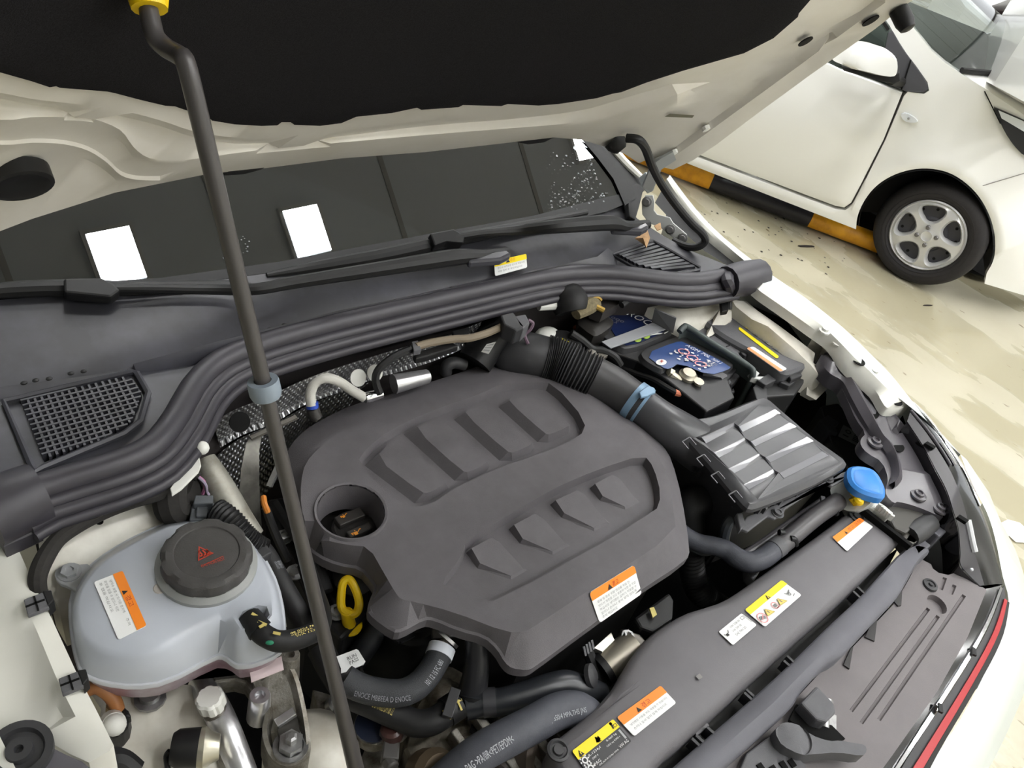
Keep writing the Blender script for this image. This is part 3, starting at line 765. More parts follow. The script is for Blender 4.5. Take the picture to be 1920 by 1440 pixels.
def clip(a, b, poly):
    """parts of segment a-b inside poly (2-D tuples)"""
    ts = []
    for i in range(len(poly)):
        p, q = poly[i], poly[(i + 1) % len(poly)]
        d = (b[0] - a[0], b[1] - a[1]); e = (q[0] - p[0], q[1] - p[1]); den = d[0] * e[1] - d[1] * e[0]
        if abs(den) < 1e-12: continue
        t = ((p[0] - a[0]) * e[1] - (p[1] - a[1]) * e[0]) / den; s = ((p[0] - a[0]) * d[1] - (p[1] - a[1]) * d[0]) / den
        if 0 <= s <= 1: ts.append(t)
    ts.sort()
    return [(ts[i], ts[i + 1]) for i in range(0, len(ts) - 1, 2)]
def bars(parent, poly, lines, z, w, h, m, name='grille_bar'):
    for a, b in lines:
        for t0, t1 in clip(a, b, poly):
            p = Z(a[0] + (b[0] - a[0]) * t0, a[1] + (b[1] - a[1]) * t0, z); q = Z(a[0] + (b[0] - a[0]) * t1, a[1] + (b[1] - a[1]) * t1, z)
            if (p - q).length > .006: MB().bar(p, q, w, h).build(name, m, parent, smooth=0)
def lerp(a, b, t): return (a[0] + (b[0] - a[0]) * t, a[1] + (b[1] - a[1]) * t)
g1 = MB()
g1.tube([Z(x, y, .997) for x, y in gl_o], .004, 6, smooth=False, closed=True); g1 = g1.build('intake_grille', COWL, cowl)
rows = []; cols = []
for i in range(13):
    t = i / 12; p, q = lerp((40, 757), (83, 867), t), lerp((243, 710), (286, 806), t); d = (q[0] - p[0], q[1] - p[1])
    rows.append(((p[0] - d[0] * .1, p[1] - d[1] * .1), (q[0] + d[0] * .1, q[1] + d[1] * .1)))
for i in range(17):
    t = i / 16; p, q = lerp((40, 757), (243, 710), t), lerp((83, 867), (290, 800), t); d = (q[0] - p[0], q[1] - p[1])
    cols.append(((p[0] - d[0] * .1, p[1] - d[1] * .1), (q[0] + d[0] * .1, q[1] + d[1] * .1)))
bars(g1, mesh_l, rows, .992, .0025, .012, COWL); bars(g1, mesh_l, cols, .9915, .0025, .012, COWL)
g2 = MB(); g2.tube([Z(x, y, .997) for x, y in gr_o], .0035, 6, smooth=False, closed=True); g2 = g2.build('intake_grille', COWL, cowl)
rows = []
for i in range(9):
    t = (i + .5) / 9; p, q = lerp((1150, 480), (1215, 512), t), lerp((1222, 455), (1310, 503), t); d = (q[0] - p[0], q[1] - p[1])
    rows.append(((p[0] - d[0] * .3, p[1] - d[1] * .3), (q[0] + d[0] * .3, q[1] + d[1] * .3)))
bars(g2, mesh_r, rows, .993, .0065, .008, COWL)
mb = MB()
for i in range(14):
    t = (i + .5) / 14; p, q = lerp((1156, 478), (1225, 456), t), lerp((1210, 506), (1303, 502), t)
    for t0, t1 in clip(p, q, mesh_r): mb.bar(Z(*lerp(p, q, t0), .986), Z(*lerp(p, q, t1), .986), .002, .006)
mb.build('grille_cross_ribs', COWL, g2, smooth=0, kind='stuff')
mb = MB(); mb.prism([Z(x, y, 1.003) for x, y in ((806, 515), (818, 511), (819, 540), (811, 560), (806, 560))], (0, 0, -.006)); mb.build('joint_strip', COWL, cowl, smooth=0)
rb = random.Random(5)
for x, y in ((45, 718), (67, 713), (92, 710), (133, 700), (157, 696), (505, 617), (533, 609), (545, 588), (846, 540), (1010, 480)):
    mb = MB(); mb.ball(Z(x, y, 1.004), .003, 8, 5, (1.3, 1, .7)); mb.build('cowl_clip', DARKP, cowl)
# cowl label
S = Sheet([Z(926, 491, 1.0215), Z(986, 477, 1.0215), Z(988, 502, 1.0145), Z(928, 518, 1.0125)], .001)
lb = S.base('caution_label', LBLW, cowl, .1, label='small yellow and white caution label', band=.40, bandm=LBLY)
warn_tri(S, .40, .2, .26, INK); S.text('주의', .47, .08, .62, .33, INKO)
S.text('반드시 내기순환 모드로 하십시오', .08, .50, .92, .64, INKG, stretch=True); S.text('차량 정비 후 확인하십시오', .08, .74, .84, .88, INKG, stretch=True); S.finish(lb)

# rubber seal: bulb plus two stepped lips
sp = [(18, 945), (80, 913), (200, 877), (262, 853), (298, 826), (332, 780), (362, 726), (396, 690), (440, 664), (520, 636), (640, 604), (800, 567), (950, 533), (1030, 517), (1100, 512), (1160, 514), (1250, 525), (1310, 526), (1368, 516)]
path = [Z(x, y, .99) for x, y in catmull(sp, 2)]
def side(P):
    out = []
    for i in range(len(P)):
        d = (P[min(len(P) - 1, i + 1)] - P[max(0, i - 1)]); n = V((d.y, -d.x, 0)).normalized(); out.append(n)
    return out
nn = side(path); mb = MB()
mb.tube(path, .0160, 14, smooth=False)
mb.tube([p + n * .0165 + V((0, 0, -.008)) for p, n in zip(path, nn)], .0095, 10, smooth=False)
mb.tube([p + n * .0275 + V((0, 0, -.014)) for p, n in zip(path, nn)], .0080, 10, smooth=False)
mb.tube([p + n * .0350 + V((0, 0, -.024)) for p, n in zip(path, nn)], .0070, 10, smooth=False)
seal = mb.build('bay_seal', SEAL, smooth=60); tag(seal, 'long ribbed black rubber seal running across the rear of the engine bay', 'seal')
mb = MB(); mb.tube([Z(-30, 975, .985), Z(20, 948, .985), Z(75, 924, .985)], [.034, .036, .034], 14); mb.tube([Z(-10, 1000, .96), Z(60, 972, .96)], [.03, .028], 10, smooth=False); mb.build('end_block', SEAL, seal)
mb = MB(); mb.tube([Z(1362, 530, .985), Z(1395, 522, .985), Z(1424, 514, .985)], [.031, .034, .030], 14); mb.build('end_block', SEAL, seal)
mb = MB(); mb.tube([Z(1366, 512, .99), Z(1364, 528, 1.0), Z(1370, 546, .97)], .012, 8); mb.build('end_clamp', SEAL, seal)

# wipers
def flat(mb, pts, hw, hh): mb.tube(pts, hw, 10, squash=hh)
wi = thing('wiper', 'black wiper whose arm pivots beside the dry leaf', 'wiper', Z(1215, 422, 1.03))
mb = MB(); mb.tube([WS.px(500, 516, .012), WS.px(600, 499, .014), WS.px(720, 478, .016), WS.px(840, 452, .017), WS.px(960, 428, .016), WS.px(1100, 398, .014)], [.004, .009, .011, .011, .009, .005], 10); mb.build('blade', DARKP, wi)
mb = MB(); mb.tube([WS.px(845, 447, .03), WS.px(905, 437, .032), WS.px(972, 432, .034), Z(1050, 424, 1.075), Z(1140, 418, 1.065), Z(1175, 424, 1.05), Z(1214, 421, 1.04)], [.006, .0065, .009, .012, .014, .010, .009], 10); mb.build('arm', DARKP, wi)
mb = MB(); mb.prism([WS.px(x, y, .036) for x, y in ((806, 437), (850, 428), (872, 440), (870, 455), (838, 452), (815, 460))], -WS.ez * .02); mb.build('blade_connector', DARKP, wi, smooth=0, bevel=.003)
mb = MB(); mb.prism([Z(x, y, 1.05) for x, y in ((1142, 410), (1180, 414), (1210, 414), (1218, 424), (1205, 431), (1150, 428))], (0, 0, -.015)); mb.build('pivot_cover', mat('wet_black', (70, 70, 76), .2), wi, smooth=0, bevel=.004)
wi = thing('wiper', 'black wiper lying low along the glass behind the prop rod', 'wiper', Z(955, 475, 1.02))
mb = MB(); mb.tube([WS.px(-120, 560, .012), WS.px(0, 545, .012), WS.px(120, 540, .014), WS.px(250, 541, .014), WS.px(420, 536, .012), WS.px(470, 535, .010)], [.008, .010, .011, .010, .008, .004], 10); mb.build('blade', DARKP, wi)
mb = MB(); mb.tube([WS.px(205, 541, .03), WS.px(290, 541, .03), WS.px(400, 543, .03), Z(480, 542, 1.045), Z(560, 528, 1.045), Z(720, 503, 1.05), Z(850, 483, 1.05), Z(905, 479, 1.045), Z(950, 473, 1.035)], [.005, .006, .007, .008, .009, .011, .013, .010, .009], 10); mb.build('arm', DARKP, wi)
mb = MB(); mb.prism([WS.px(x, y, .036) for x, y in ((119, 521), (190, 520), (212, 530), (226, 544), (208, 557), (120, 548))], -WS.ez * .02); mb.build('blade_connector', DARKP, wi, smooth=0, bevel=.003)
mb = MB(); mb.prism([Z(x, y, 1.05) for x, y in ((868, 470), (905, 474), (950, 467), (960, 475), (940, 485), (880, 490))], (0, 0, -.014)); mb.build('pivot_cover', bpy.data.materials['wet_black'], wi, smooth=0, bevel=.004)

# dry leaf on the cowl
mb = MB()
lp = [(1190, 447, 1.012), (1214, 431, 1.016), (1219, 446, 1.014), (1212, 465, 1.006), (1206, 458, 1.008)]
mb.add([Z(*p) for p in lp] + [Z(1206, 446, 1.020)], [(0, 1, 5), (1, 2, 5), (2, 3, 5), (3, 4, 5), (4, 0, 5)])
mb.prism([Z(x, y, 1.03) for x, y in ((1226, 424), (1238, 418), (1240, 430), (1232, 433))], (0, 0, .001))
lf = mb.build('leaf', LEAF, smooth=60); tag(lf, 'curled dry brown leaf lying on the cowl by the wiper pivot', 'leaf')
# ================================================================== engine cover
def bolt_mb(r=.008, h=.006, hexa=True):
    mb = MB()
    mb.lathe((0, 0, 0), (0, 0, 1), [(r * 1.35, 0), (r * 1.35, h * .25)], 14)
    mb.lathe((0, 0, 0), (0, 0, 1), [(r, h * .25), (r, h), (r * .55, h), (r * .5, h * .7), (r * .1, h * .7)], 6 if hexa else 14, cap0=False)
    return mb
PZ = .880
A = [(572, 868), (600, 838), (640, 808), (740, 764), (850, 733), (930, 706), (1010, 700), (1078, 710), (1094, 726), (1147, 788), (1187, 797), (1232, 848), (1252, 892), (1262, 948), (1268, 1000), (1120, 1096), (1003, 1174), (985, 1184), (950, 1186), (850, 1147), (775, 1128), (752, 1124), (742, 1112), (722, 1078), (692, 1025), (652, 1022), (606, 1012), (574, 985), (564, 950), (564, 905)]
L = [(538, 862), (548, 834), (575, 806), (605, 788), (660, 760), (760, 732), (860, 701), (922, 678), (948, 675), (1000, 686), (1077, 699), (1106, 716), (1175, 778), (1198, 790), (1242, 835), (1258, 862), (1276, 930), (1291, 1028), (1286, 1046), (1190, 1108), (1100, 1172), (1000, 1246), (988, 1251), (962, 1248), (950, 1238), (935, 1212), (910, 1190), (862, 1178), (815, 1158), (795, 1156), (752, 1180), (738, 1180), (703, 1155), (693, 1142), (698, 1122), (709, 1102), (700, 1088), (678, 1062), (636, 1056), (598, 1040), (570, 1014), (556, 978), (544, 940), (538, 900)]
def Lz(p):
    x, y = p; t = min(1, max(0, (y - 720) / 300)); z = .866 - .021 * t
    if y > 1130 and x < 920: z = .862 if x > 720 else .856
    elif y > 1130 and x < 940: z = .857
    elif y > 1130 and x < 955: z = .850
    if x > 1230 and y < 1060: z = .860
    return (x, y, z)
oc = Z(658, 960, PZ); oR = .0445
ring = lambda r, h, n=40: [(oc.x + r * math.cos(2 * math.pi * i / n), oc.y + r * math.sin(2 * math.pi * i / n), h) for i in range(n)]
R1 = chaikin([(668, 868), (688, 840), (730, 806), (818, 766), (903, 738), (938, 720), (1002, 715), (1038, 719), (1100, 790), (1088, 820), (1010, 852), (935, 876), (848, 917), (805, 948), (755, 951)], 1)
R1f = inset(G.loop(R1, PZ), .004, -.014)
def pad(top, h0=.8665, h1=.8795):
    t = G.loop(top, h1); b = inset(t, -.0045)
    d = V((t[0][0] - t[1][0], t[0][1] - t[1][1])); e = V((t[-1][0] - t[-2][0], t[-1][1] - t[-2][1]))
    sx, sy = (t[0][0] + t[-1][0] - t[3][0] - t[4][0]) / 2, (t[0][1] + t[-1][1] - t[3][1] - t[4][1]) / 2
    k = .008 / math.hypot(sx, sy)
    b = [(p[0] + (sx * k if q in (0, 7) else 0), p[1] + (sy * k if q in (0, 7) else 0), h0) for q, p in enumerate(b)]
    return [b, chaikin(t, 1)]
loops = [G.loop(chaikin(A, 1), PZ), G.loop(R1, PZ), R1f]
for p in ([(703, 858), (734, 828), (751, 829), (768, 838), (836, 904), (830, 909), (805, 924), (791, 924)],
          [(777, 803), (802, 793), (826, 791), (846, 800), (914, 864), (911, 869), (879, 885), (867, 884)],
          [(870, 775), (882, 767), (906, 762), (926, 769), (998, 829), (994, 835), (962, 849), (951, 847)],
          [(953, 752), (961, 747), (998, 742), (1018, 749), (1068, 793), (1066, 800), (1030, 815), (1022, 813)]):
    loops += pad(p)
R2 = chaikin([(827, 1092), (864, 1046), (874, 1012), (955, 965), (1035, 917), (1118, 881), (1207, 852), (1226, 876), (1240, 928), (1229, 962), (931, 1128), (903, 1125), (842, 1104)], 1)
loops += [G.loop(R2, PZ), inset(G.loop(R2, PZ), .0035, -.014)]
for q in ([(884, 1028, .879), (921, 1008, .879), (936, 1016, .878), (982, 1066, .869), (958, 1080, .869), (900, 1056, .874)],
          [(964, 984, .879), (1003, 963, .879), (1018, 971, .878), (1062, 1020, .869), (1036, 1034, .869), (980, 1010, .874)],
          [(1042, 938, .879), (1082, 919, .879), (1096, 927, .878), (1138, 978, .869), (1114, 990, .869), (1058, 962, .874)],
          [(1116, 907, .879), (1148, 890, .879), (1162, 897, .878), (1194, 938, .869), (1172, 950, .869), (1130, 930, .874)]):
    t = G.loop(q); loops += [t, [(p[0], p[1], .8665) for p in inset(t, -.0035)]]
loops += [ring(oR + .0045, PZ + .0002), ring(oR + .003, PZ + .004), ring(oR, PZ + .003)]
out = chaikin([Lz(p) for p in L], 1)
mb = MB(); mb.relief(G, G.loop(out), loops=loops, holes=[ring(oR - .001, PZ + .001)], skirt=.0)
mb.lathe((oc.x, oc.y, 0), (0, 0, 1), [(oR, PZ + .003), (oR - .001, PZ + .001), (oR - .004, PZ - .045)], 40, cap0=False, cap1=False)
# skirt: a rim band that stands out a little
rimo = G.loop(out); lo1 = inset(rimo, -.003, -.002); lo2 = inset(rimo, -.003, -.018)
mb.loft([[G.w(*p) for p in rimo], [G.w(*p) for p in lo1], [G.w(*p) for p in lo2]], False, False)
cover = mb.build('engine_cover', COVER, smooth=24)
tag(cover, 'large dark grey plastic engine cover with two rows of four raised pads', 'engine cover')
FS = frame3(Z(985, 1184, PZ), Z(1268, 1000, PZ), Z(1100, 1172, .845))
S = Sheet([FS.px(x, y, .0012) for x, y in ((1104, 1111), (1188, 1059), (1203, 1113), (1124, 1168))])
lb = S.base('warning_label', LBLW, cover, .1, label='orange and white warning label', band=.27, bandm=ORANGE)
warn_tri(S, .40, .17, .16, INK); S.text('경고', .46, .07, .60, .24, INKR, stretch=True)
for i, (t, x1) in enumerate((('화재 및 화상 위험 엔진룸 작업 전', .80), ('반드시 엔진을 끄고 충분히 식힌 후 작업', .92), ('하십시오 냉각팬은 갑자기 작동할 수', .92), ('있으니 손이나 옷이 닿지 않도록', .90), ('주의 하십시오', .42))):
    S.text(t, .08, .34 + i * .125, x1, .34 + i * .125 + .085, INKG, stretch=True)
S.finish(lb)

# oil filler cap inside the well
ocp = Z(664, 990, PZ - .045); cz = ocp.z
cap = thing('oil_filler_cap', 'round black oil filler cap deep in the engine cover well', 'oil cap', ocp)
mb = MB(); mb.lathe(ocp, (0, 0, 1), [(.030, -.02), (.030, 0), (.027, .003), (.005, .003)], 28)
mb.lathe(V((oc.x, oc.y, cz - .022)), (0, 0, 1), [(.05, 0), (.05, .004), (.03, .006)], 28); mb.build('cap_disc', mat('oil_cap_black', (38, 36, 35), .5), cap)
S = Sheet([Z(622, 978, cz + .0035), Z(700, 948, cz + .0035), Z(716, 996, cz + .0035), Z(640, 1024, cz + .0035)])
d1 = (Z(700, 952, cz) - Z(625, 984, cz)).normalized(); d2 = V((-d1.y, d1.x, 0))
mb = MB(); mb.box(ocp + V((0, 0, .007)) + d2 * .013, d1 * .040, d2 * .017, V((0, 0, .010))); mb.box(ocp + V((0, 0, .007)) - d2 * .013, d1 * .036, d2 * .012, V((0, 0, .010)))
mb.build('grip_bar', mat('oil_cap_grip', (52, 49, 47), .55), cap, smooth=0, bevel=.002)
def oilcan(P, s, par):
    Q = Sheet([P - d1 * s + d2 * s * .6, P + d1 * s + d2 * s * .6, P + d1 * s - d2 * s * .6, P - d1 * s - d2 * s * .6], .0008)
    Q.poly([(.30, .35), (.66, .35), (.62, .85), (.34, .85)], INKO); Q.line((.66, .55), (.95, .2), .0012, INKO); Q.line((.95, .2), (1.0, .35), .0012, INKO); Q.line((.30, .45), (.1, .4), .0014, INKO); Q.line((.12, .4), (.2, .75), .0012, INKO); Q.line((.45, .2), (.55, .2), .0014, INKO)
    Q.finish(par, 'oil_symbol')
oilcan(Z(667, 1000, cz + .0125), .0085, cap); oilcan(Z(644, 969, cz + .0125), .006, cap)

# dipstick
dp = thing('oil_dipstick', 'yellow oil dipstick with loop handle beside the engine cover', 'dipstick', Z(655, 1172, .77))
mb = MB(); cen = [Z(x, y, z) for x, y, z in ((641, 1140, .80), (640, 1113, .812), (644, 1092, .822), (655, 1087, .825), (666, 1104, .82), (673, 1128, .81), (670, 1146, .80), (658, 1152, .797))]
mb.tube(cen, .0056, 10, closed=True, squash=1.0)
d = MB().tube(cen, .0056, 10, closed=True).build('loop_handle', YEL, dp)
mb = MB(); mb.tube([Z(650, 1146, .80), Z(653, 1162, .785), Z(655, 1172, .776)], [.008, .0085, .009], 12); mb.lathe(Z(656, 1174, .768), (0, 0, 1), [(.016, 0), (.016, .005), (.010, .007)], 18); mb.prism([Z(660, 1180, .772), Z(668, 1180, .772), Z(666, 1190, .77), (Z(660, 1188, .77))], (0, 0, -.004)); mb.build('stem', YEL, dp, bevel=.001)
mb = MB(); mb.tube([Z(656, 1176, .768), Z(655, 1215, .70), Z(655, 1260, .60)], .009, 10); mb.build('guide_tube', DARKP, dp)

# ================================================================== coolant tank
TS = [(136, 1160), (137, 1130), (150, 1098), (180, 1060), (233, 1026), (283, 1000), (325, 983), (407, 979), (432, 988), (474, 1024), (496, 1056), (514, 1096), (523, 1140), (521, 1172), (450, 1202), (434, 1184), (421, 1162), (410, 1162), (312, 1222), (267, 1237), (213, 1237), (172, 1222), (144, 1194)]
tk = thing('coolant_tank', 'frosted plastic coolant tank with large round dark grey cap', 'coolant tank', Z(330, 1150, .86))
st = chaikin(TS, 1); sl_ = G.loop(st, .940)
si = inset(sl_, .007, .006)
F0 = chaikin([(150, 1262), (138, 1225), (130, 1170), (130, 1120), (148, 1085), (180, 1052), (233, 1018), (283, 994), (325, 978), (407, 974), (436, 984), (480, 1020), (502, 1056), (522, 1096), (534, 1150), (536, 1212), (522, 1230), (482, 1248), (449, 1253), (436, 1248), (420, 1234), (405, 1233), (312, 1283), (250, 1291), (195, 1284), (163, 1272)], 1)
Fl = G.loop(F0, .900)
Fm = inset(Fl, .005, .012)
rec = chaikin([(441, 1152), (498, 1129), (508, 1161), (466, 1186)], 1)
rc = G.loop(rec, .945)
mb = MB()
mb.relief(G, inset(Fl, .002, .004), loops=[sl_, si, rc, inset(rc, .004, -.016)], skirt=.004)
shell = mb.build('upper_shell', TANK, tk, smooth=50)
mb = MB(); mb.loft([[G.w(*p) for p in inset(Fl, .006, .005)], [G.w(*p) for p in inset(Fl, 0, .004)], [G.w(*p) for p in inset(Fl, -.001, 0)], [G.w(*p) for p in inset(Fl, 0, -.004)], [G.w(*p) for p in inset(Fl, .006, -.005)]], False, False)
mb.build('seam_flange', TANKF, tk, smooth=40)
mb = MB(); mb.loft([[G.w(*p) for p in inset(Fl, .004, -.004)], [G.w(*p) for p in inset(Fl, .010, -.04)], [G.w(*p) for p in inset(Fl, .03, -.07)]], False, True)
mb.build('lower_shell', TANKL, tk, smooth=50)
mb = MB(); mb.prism([Z(x, y, .915) for x, y in chaikin([(100, 1072), (116, 1060), (180, 1056), (165, 1090), (150, 1115), (130, 1100), (108, 1092)], 1)], (0, 0, -.006)); tab = mb.build('mount_tab', mat('tab_grey', (176, 178, 180), .45), tk, smooth=0, bevel=.001)
b0 = bolt_mb(.009, .006).build('tab_bolt', mat('tab_bolt_grey', (168, 170, 172), .4), tab, at=Z(131, 1074, .915))
cc = Z(388, 1056, .951)
mb = MB(); mb.lathe(cc, (0, 0, 1), [(.053, -.006), (.053, .0), (.047, .004)], 36); mb.build('neck_collar', mat('tank_collar', (150, 152, 150), .45), tk)
grip = lambda a, j: 1.0 - (.045 if math.cos(a * 9) > .45 else 0) if j in (1, 2, 3) else 1.0
mb = MB(); mb.lathe(cc, (0, 0, 1), [(.046, .003), (.0475, .006), (.0475, .014), (.046, .019), (.041, .0215), (.034, .0212), (.033, .0198), (.030, .0206), (.005, .0206)], 72, rfun=grip)
cap = mb.build('cap', CAPG, tk, smooth=35)
ct = cc.z + .0208
S = Sheet([Z(355, 1030, ct), Z(415, 1012, ct), Z(432, 1052, ct), Z(372, 1072, ct)], .0006)
S.ring([(.10, .62), (.62, .50), (.28, .02)], .22, INKR)
for i in range(3): S.line((.22 + i * .12, .22 + i * .01), (.32 + i * .10, .5), .0016, INKR)
S.line((.2, .45), (.5, .45), .0018, INKR); S.text('CAUTION HOT', .12, .80, .86, .92, INKR, stretch=True); S.line((.12, .86), (.86, .74), .0008, INKR); S.finish(cap, 'hot_symbol')
S = Sheet([Z(214, 1073, .9472), Z(274, 1163, .9472), Z(222, 1201, .9472), Z(176, 1092, .9472)], .0006)
S = Sheet([Z(230, 1071, .9475), Z(275, 1174, .9475), Z(222, 1200, .9475), Z(176, 1092, .9475)], .0006)
lb = S.base('warning_label', LBLW, tk, .08, label='orange and white warning label, facing sideways', band=.34, bandm=ORANGE)
warn_tri(S, .36, .2, .18, INK); S.text('경고', .43, .09, .62, .28, INKR, stretch=True)
for i, (t, x0, x1) in enumerate((('냉각수 보충 시 뜨거운 증기에', .08, .66), ('화상을 입을 수 있으니 식힌', .06, .60), ('후 캡을 여십시오', .06, .58), ('주의', .76, .88))):
    S.text(t, x0, .44 + (i if i < 3 else 0) * .17, x1, .44 + (i if i < 3 else 0) * .17 + .10, INKG, stretch=True)
S.finish(lb)
mb = MB(); mb.tube([Z(462, 1160, .935), Z(480, 1166, .935), Z(494, 1172, .933)], .0085, 12); mb.build('nozzle', mat('nozzle_pink', (196, 170, 172), .4), tk)
MB().box(Z(500, 1255, .872), V((.036, -.004, 0)), V((.004, .014, .004)), V((0, 0, .001))).build('part_label', mat('pale_label', (206, 188, 190), .5), tk, smooth=0)
for x, y in ((300, 1103),):
    MB().lathe(Z(x, y, .9464), (0, 0, 1), [(.007, 0), (.006, .0008)], 14).build('moulding_mark', mat('mould_mark', (190, 184, 178), .4), tk)
# coolant hose from the tank
hz_ = [(466, 1158, .938), (478, 1172, .94), (494, 1190, .94), (520, 1202, .935), (550, 1200, .925), (580, 1190, .91), (600, 1178, .89), (603, 1150, .86), (590, 1110, .84), (574, 1060, .83)]
hs = thing('coolant_hose', 'black hose with yellow print and green dot leaving the coolant tank', 'hose', Z(520, 1202, .93))
MB().tube(tubeZ(hz_), .0115, 14).build('hose', RUBBER, hs)
mb = MB(); mb.tube(tubeZ([(468, 1160, .939), (478, 1172, .941), (488, 1183, .941)]), .0135, 14); mb.build('clamp', DARKP, hs)
for a, b in (((472, 1150), (482, 1156)), ((483, 1165), (500, 1172)), ((486, 1176), (498, 1170)), ((512, 1186), (526, 1189))):
    MB().bar(Z(a[0], a[1], .954), Z(b[0], b[1], .953), .003, .001).build('yellow_mark', INKY, hs, smooth=0)
S = Sheet([Z(540, 1188, .939), Z(584, 1172, .925), Z(588, 1184, .924), Z(544, 1199, .936)], .0012)
S.text('08 0524 76', 0, .0, 1, .30, INKY, stretch=True); S.text('>EPDM<', 0, .36, .9, .62, INKY, stretch=True); S.text('5WA 122', .05, .70, 1, .98, INKY, stretch=True); S.finish(hs, 'printed_text')
MB().ball(Z(506, 1200, .944), .006, 10, 6, (1, 1, .5)).build('green_dot', INKGR, hs)

# loom and connector beside the tank
lm = thing('wiring_loom', 'taped black wiring loom looping along the white wing to the tank', 'wiring', Z(300, 930, .93))
mb = MB(); mb.tube(tubeZ([(330, 900, .945), (300, 922, .95), (250, 935, .955), (200, 955, .955), (150, 982, .955), (108, 1012, .955), (82, 1050, .955), (70, 1085, .95), (74, 1115, .935)]), [.011, .010, .011, .010, .009, .009, .0095, .009, .008], 10)
mb.tube(tubeZ([(345, 868, .93), (325, 900, .94), (318, 930, .935), (325, 955, .92), (345, 945, .91), (358, 915, .905), (372, 895, .90)]), [.016, .018, .020, .020, .018, .014, .012], 10)
mb.tube(tubeZ([(318, 905, .945), (335, 888, .95), (355, 885, .95), (372, 895, .945)]), .006, 8)
mb.build('taped_cable', mat('cloth_tape', (44, 42, 40), .9, var=.2, vscale=200), lm)
MB().tube(tubeZ([(370, 893, .945), (382, 903, .94), (384, 915, .93), (380, 926, .92)]), .0022, 6).build('pink_wire', mat('pink_wire', (190, 120, 160), .5), lm)
MB().tube(tubeZ([(372, 895, .945), (385, 908, .94), (388, 922, .925), (392, 928, .92)]), .0018, 6).build('grey_wire', mat('lilac_wire', (160, 150, 170), .5), lm)
mb = MB()
mb.prism([Z(x, y, .925) for x, y in ((360, 942), (402, 942), (404, 975), (355, 975))], (0, 0, -.04)); mb.prism([Z(x, y, .935) for x, y in ((366, 928), (400, 928), (399, 944), (362, 944))], (0, 0, -.02))
mb.prism([Z(x, y, .929) for x, y in ((369, 945), (390, 945), (390, 968), (367, 968))], (0, 0, -.004))
mb.build('connector', mat('connector_grey', (94, 98, 102), .5), lm, smooth=0, bevel=.0015)
for x, y, rot in ((68, 1132, 0), (133, 1280, 0)):
    t = thing('edge_clip', 'black crosshatched edge clip on the white wing rail, ' + ('at the end of the wiring loom' if y < 1200 else 'above the brown brake hose'), 'clip', Z(x, y, .95), 'edge clips')
    z = .953 if y < 1200 else .942
    a, b, c, d = (x - 24, y - 8), (x + 12, y - 22), (x + 24, y + 6), (x - 16, y + 22)
    MB().prism([Z(p[0], p[1], z) for p in (a, b, c, d)], (0, 0, -.006)).build('clip_plate', PLASTG, t, smooth=0, bevel=.001)
    mb = MB(); mb.prism([Z(p[0], p[1], z + .001) for p in ((x + 12, y - 24), (x + 28, y - 26), (x + 33, y - 8), (x + 22, y + 4))], (0, 0, -.02)); mb.build('clip_jaw', DARKP, t, smooth=0, bevel=.001)
    mb = MB(); mb.bar(Z(x - 20, y + 6, z + .0004), Z(x + 16, y - 8, z + .0004), .0016, .0016); mb.bar(Z(x - 4, y - 14, z + .0004), Z(x + 4, y + 13, z + .0004), .0016, .0016); mb.build('groove', BLACK, t, smooth=0)

# ================================================================== intake duct and air box
du = thing('intake_duct', 'thick black ribbed intake duct curving from engine to air box', 'air duct', Z(1110, 700, .87))
MB().tube(tubeZ([(944, 672, .872), (955, 664, .885), (985, 664, .893), (1024, 672, .893)]), [.030, .036, .038, .037], 24).build('elbow', PLAST, du)
bp = tubeZ([(1022, 671, .893), (1045, 677, .893), (1075, 690, .892), (1112, 708, .888)])
MB().tube(bp, lambda t: .0375 + .0032 * math.cos(t * 2 * math.pi * 19), 28, per=52).build('bellows', mat('bellows_rubber', (66, 66, 68), .5), du, smooth=60)
MB().tube(tubeZ([(1110, 707, .888), (1145, 725, .884), (1180, 748, .88), (1206, 768, .878)]), [.037, .036, .0345, .034], 26).build('duct_tube', mat('duct_plastic', (62, 61, 62), .42, var=.08, vscale=20), du)
cp = tubeZ([(1184, 750, .88), (1195, 758, .879), (1212, 770, .877)])
MB().tube(cp[:2], .0372, 26, smooth=False).build('clamp_ring', SKYCL, du); MB().tube([cp[1].lerp(cp[2], .35), cp[1].lerp(cp[2], .62)], .0372, 26, smooth=False).build('clamp_ring', SKYCL, du)
mb = MB(); mb.prism([Z(x, y, .920) for x, y in ((1198, 735), (1206, 728), (1216, 722), (1228, 727), (1230, 735), (1222, 738), (1214, 742), (1202, 744))], (0, 0, -.006)); mb.build('clamp_ear', SKYCL, du, smooth=0, bevel=.002)

ab = thing('air_box', 'black air filter box with four shiny stepped louvres on its lid', 'air filter box', Z(1440, 880, .75))
MB().tube(tubeZ([(1206, 766, .878), (1232, 785, .876), (1262, 806, .87), (1300, 832, .858), (1340, 862, .84)]), [.0335, .034, .037, .040, .040], 24).build('inlet_neck', AIRBOX, ab)
LT = [(1268, 806), (1285, 786), (1312, 786), (1345, 778), (1395, 757), (1424, 746), (1440, 750), (1460, 768), (1520, 820), (1560, 848), (1588, 868), (1583, 880), (1500, 922), (1425, 952), (1405, 957), (1390, 945), (1330, 872), (1290, 826)]
lt = chaikin([(x, y, .885) for x, y in LT], 1)
T2 = [(1300, 822), (1330, 798), (1425, 755), (1440, 758), (1580, 868), (1422, 938)]
lv = []
for (a, b, c, d) in (((1312, 822), (1373, 791), (1386, 800), (1322, 832)), ((1380, 797), (1449, 765), (1458, 774), (1390, 806))): lv.append((a, b, c, d))
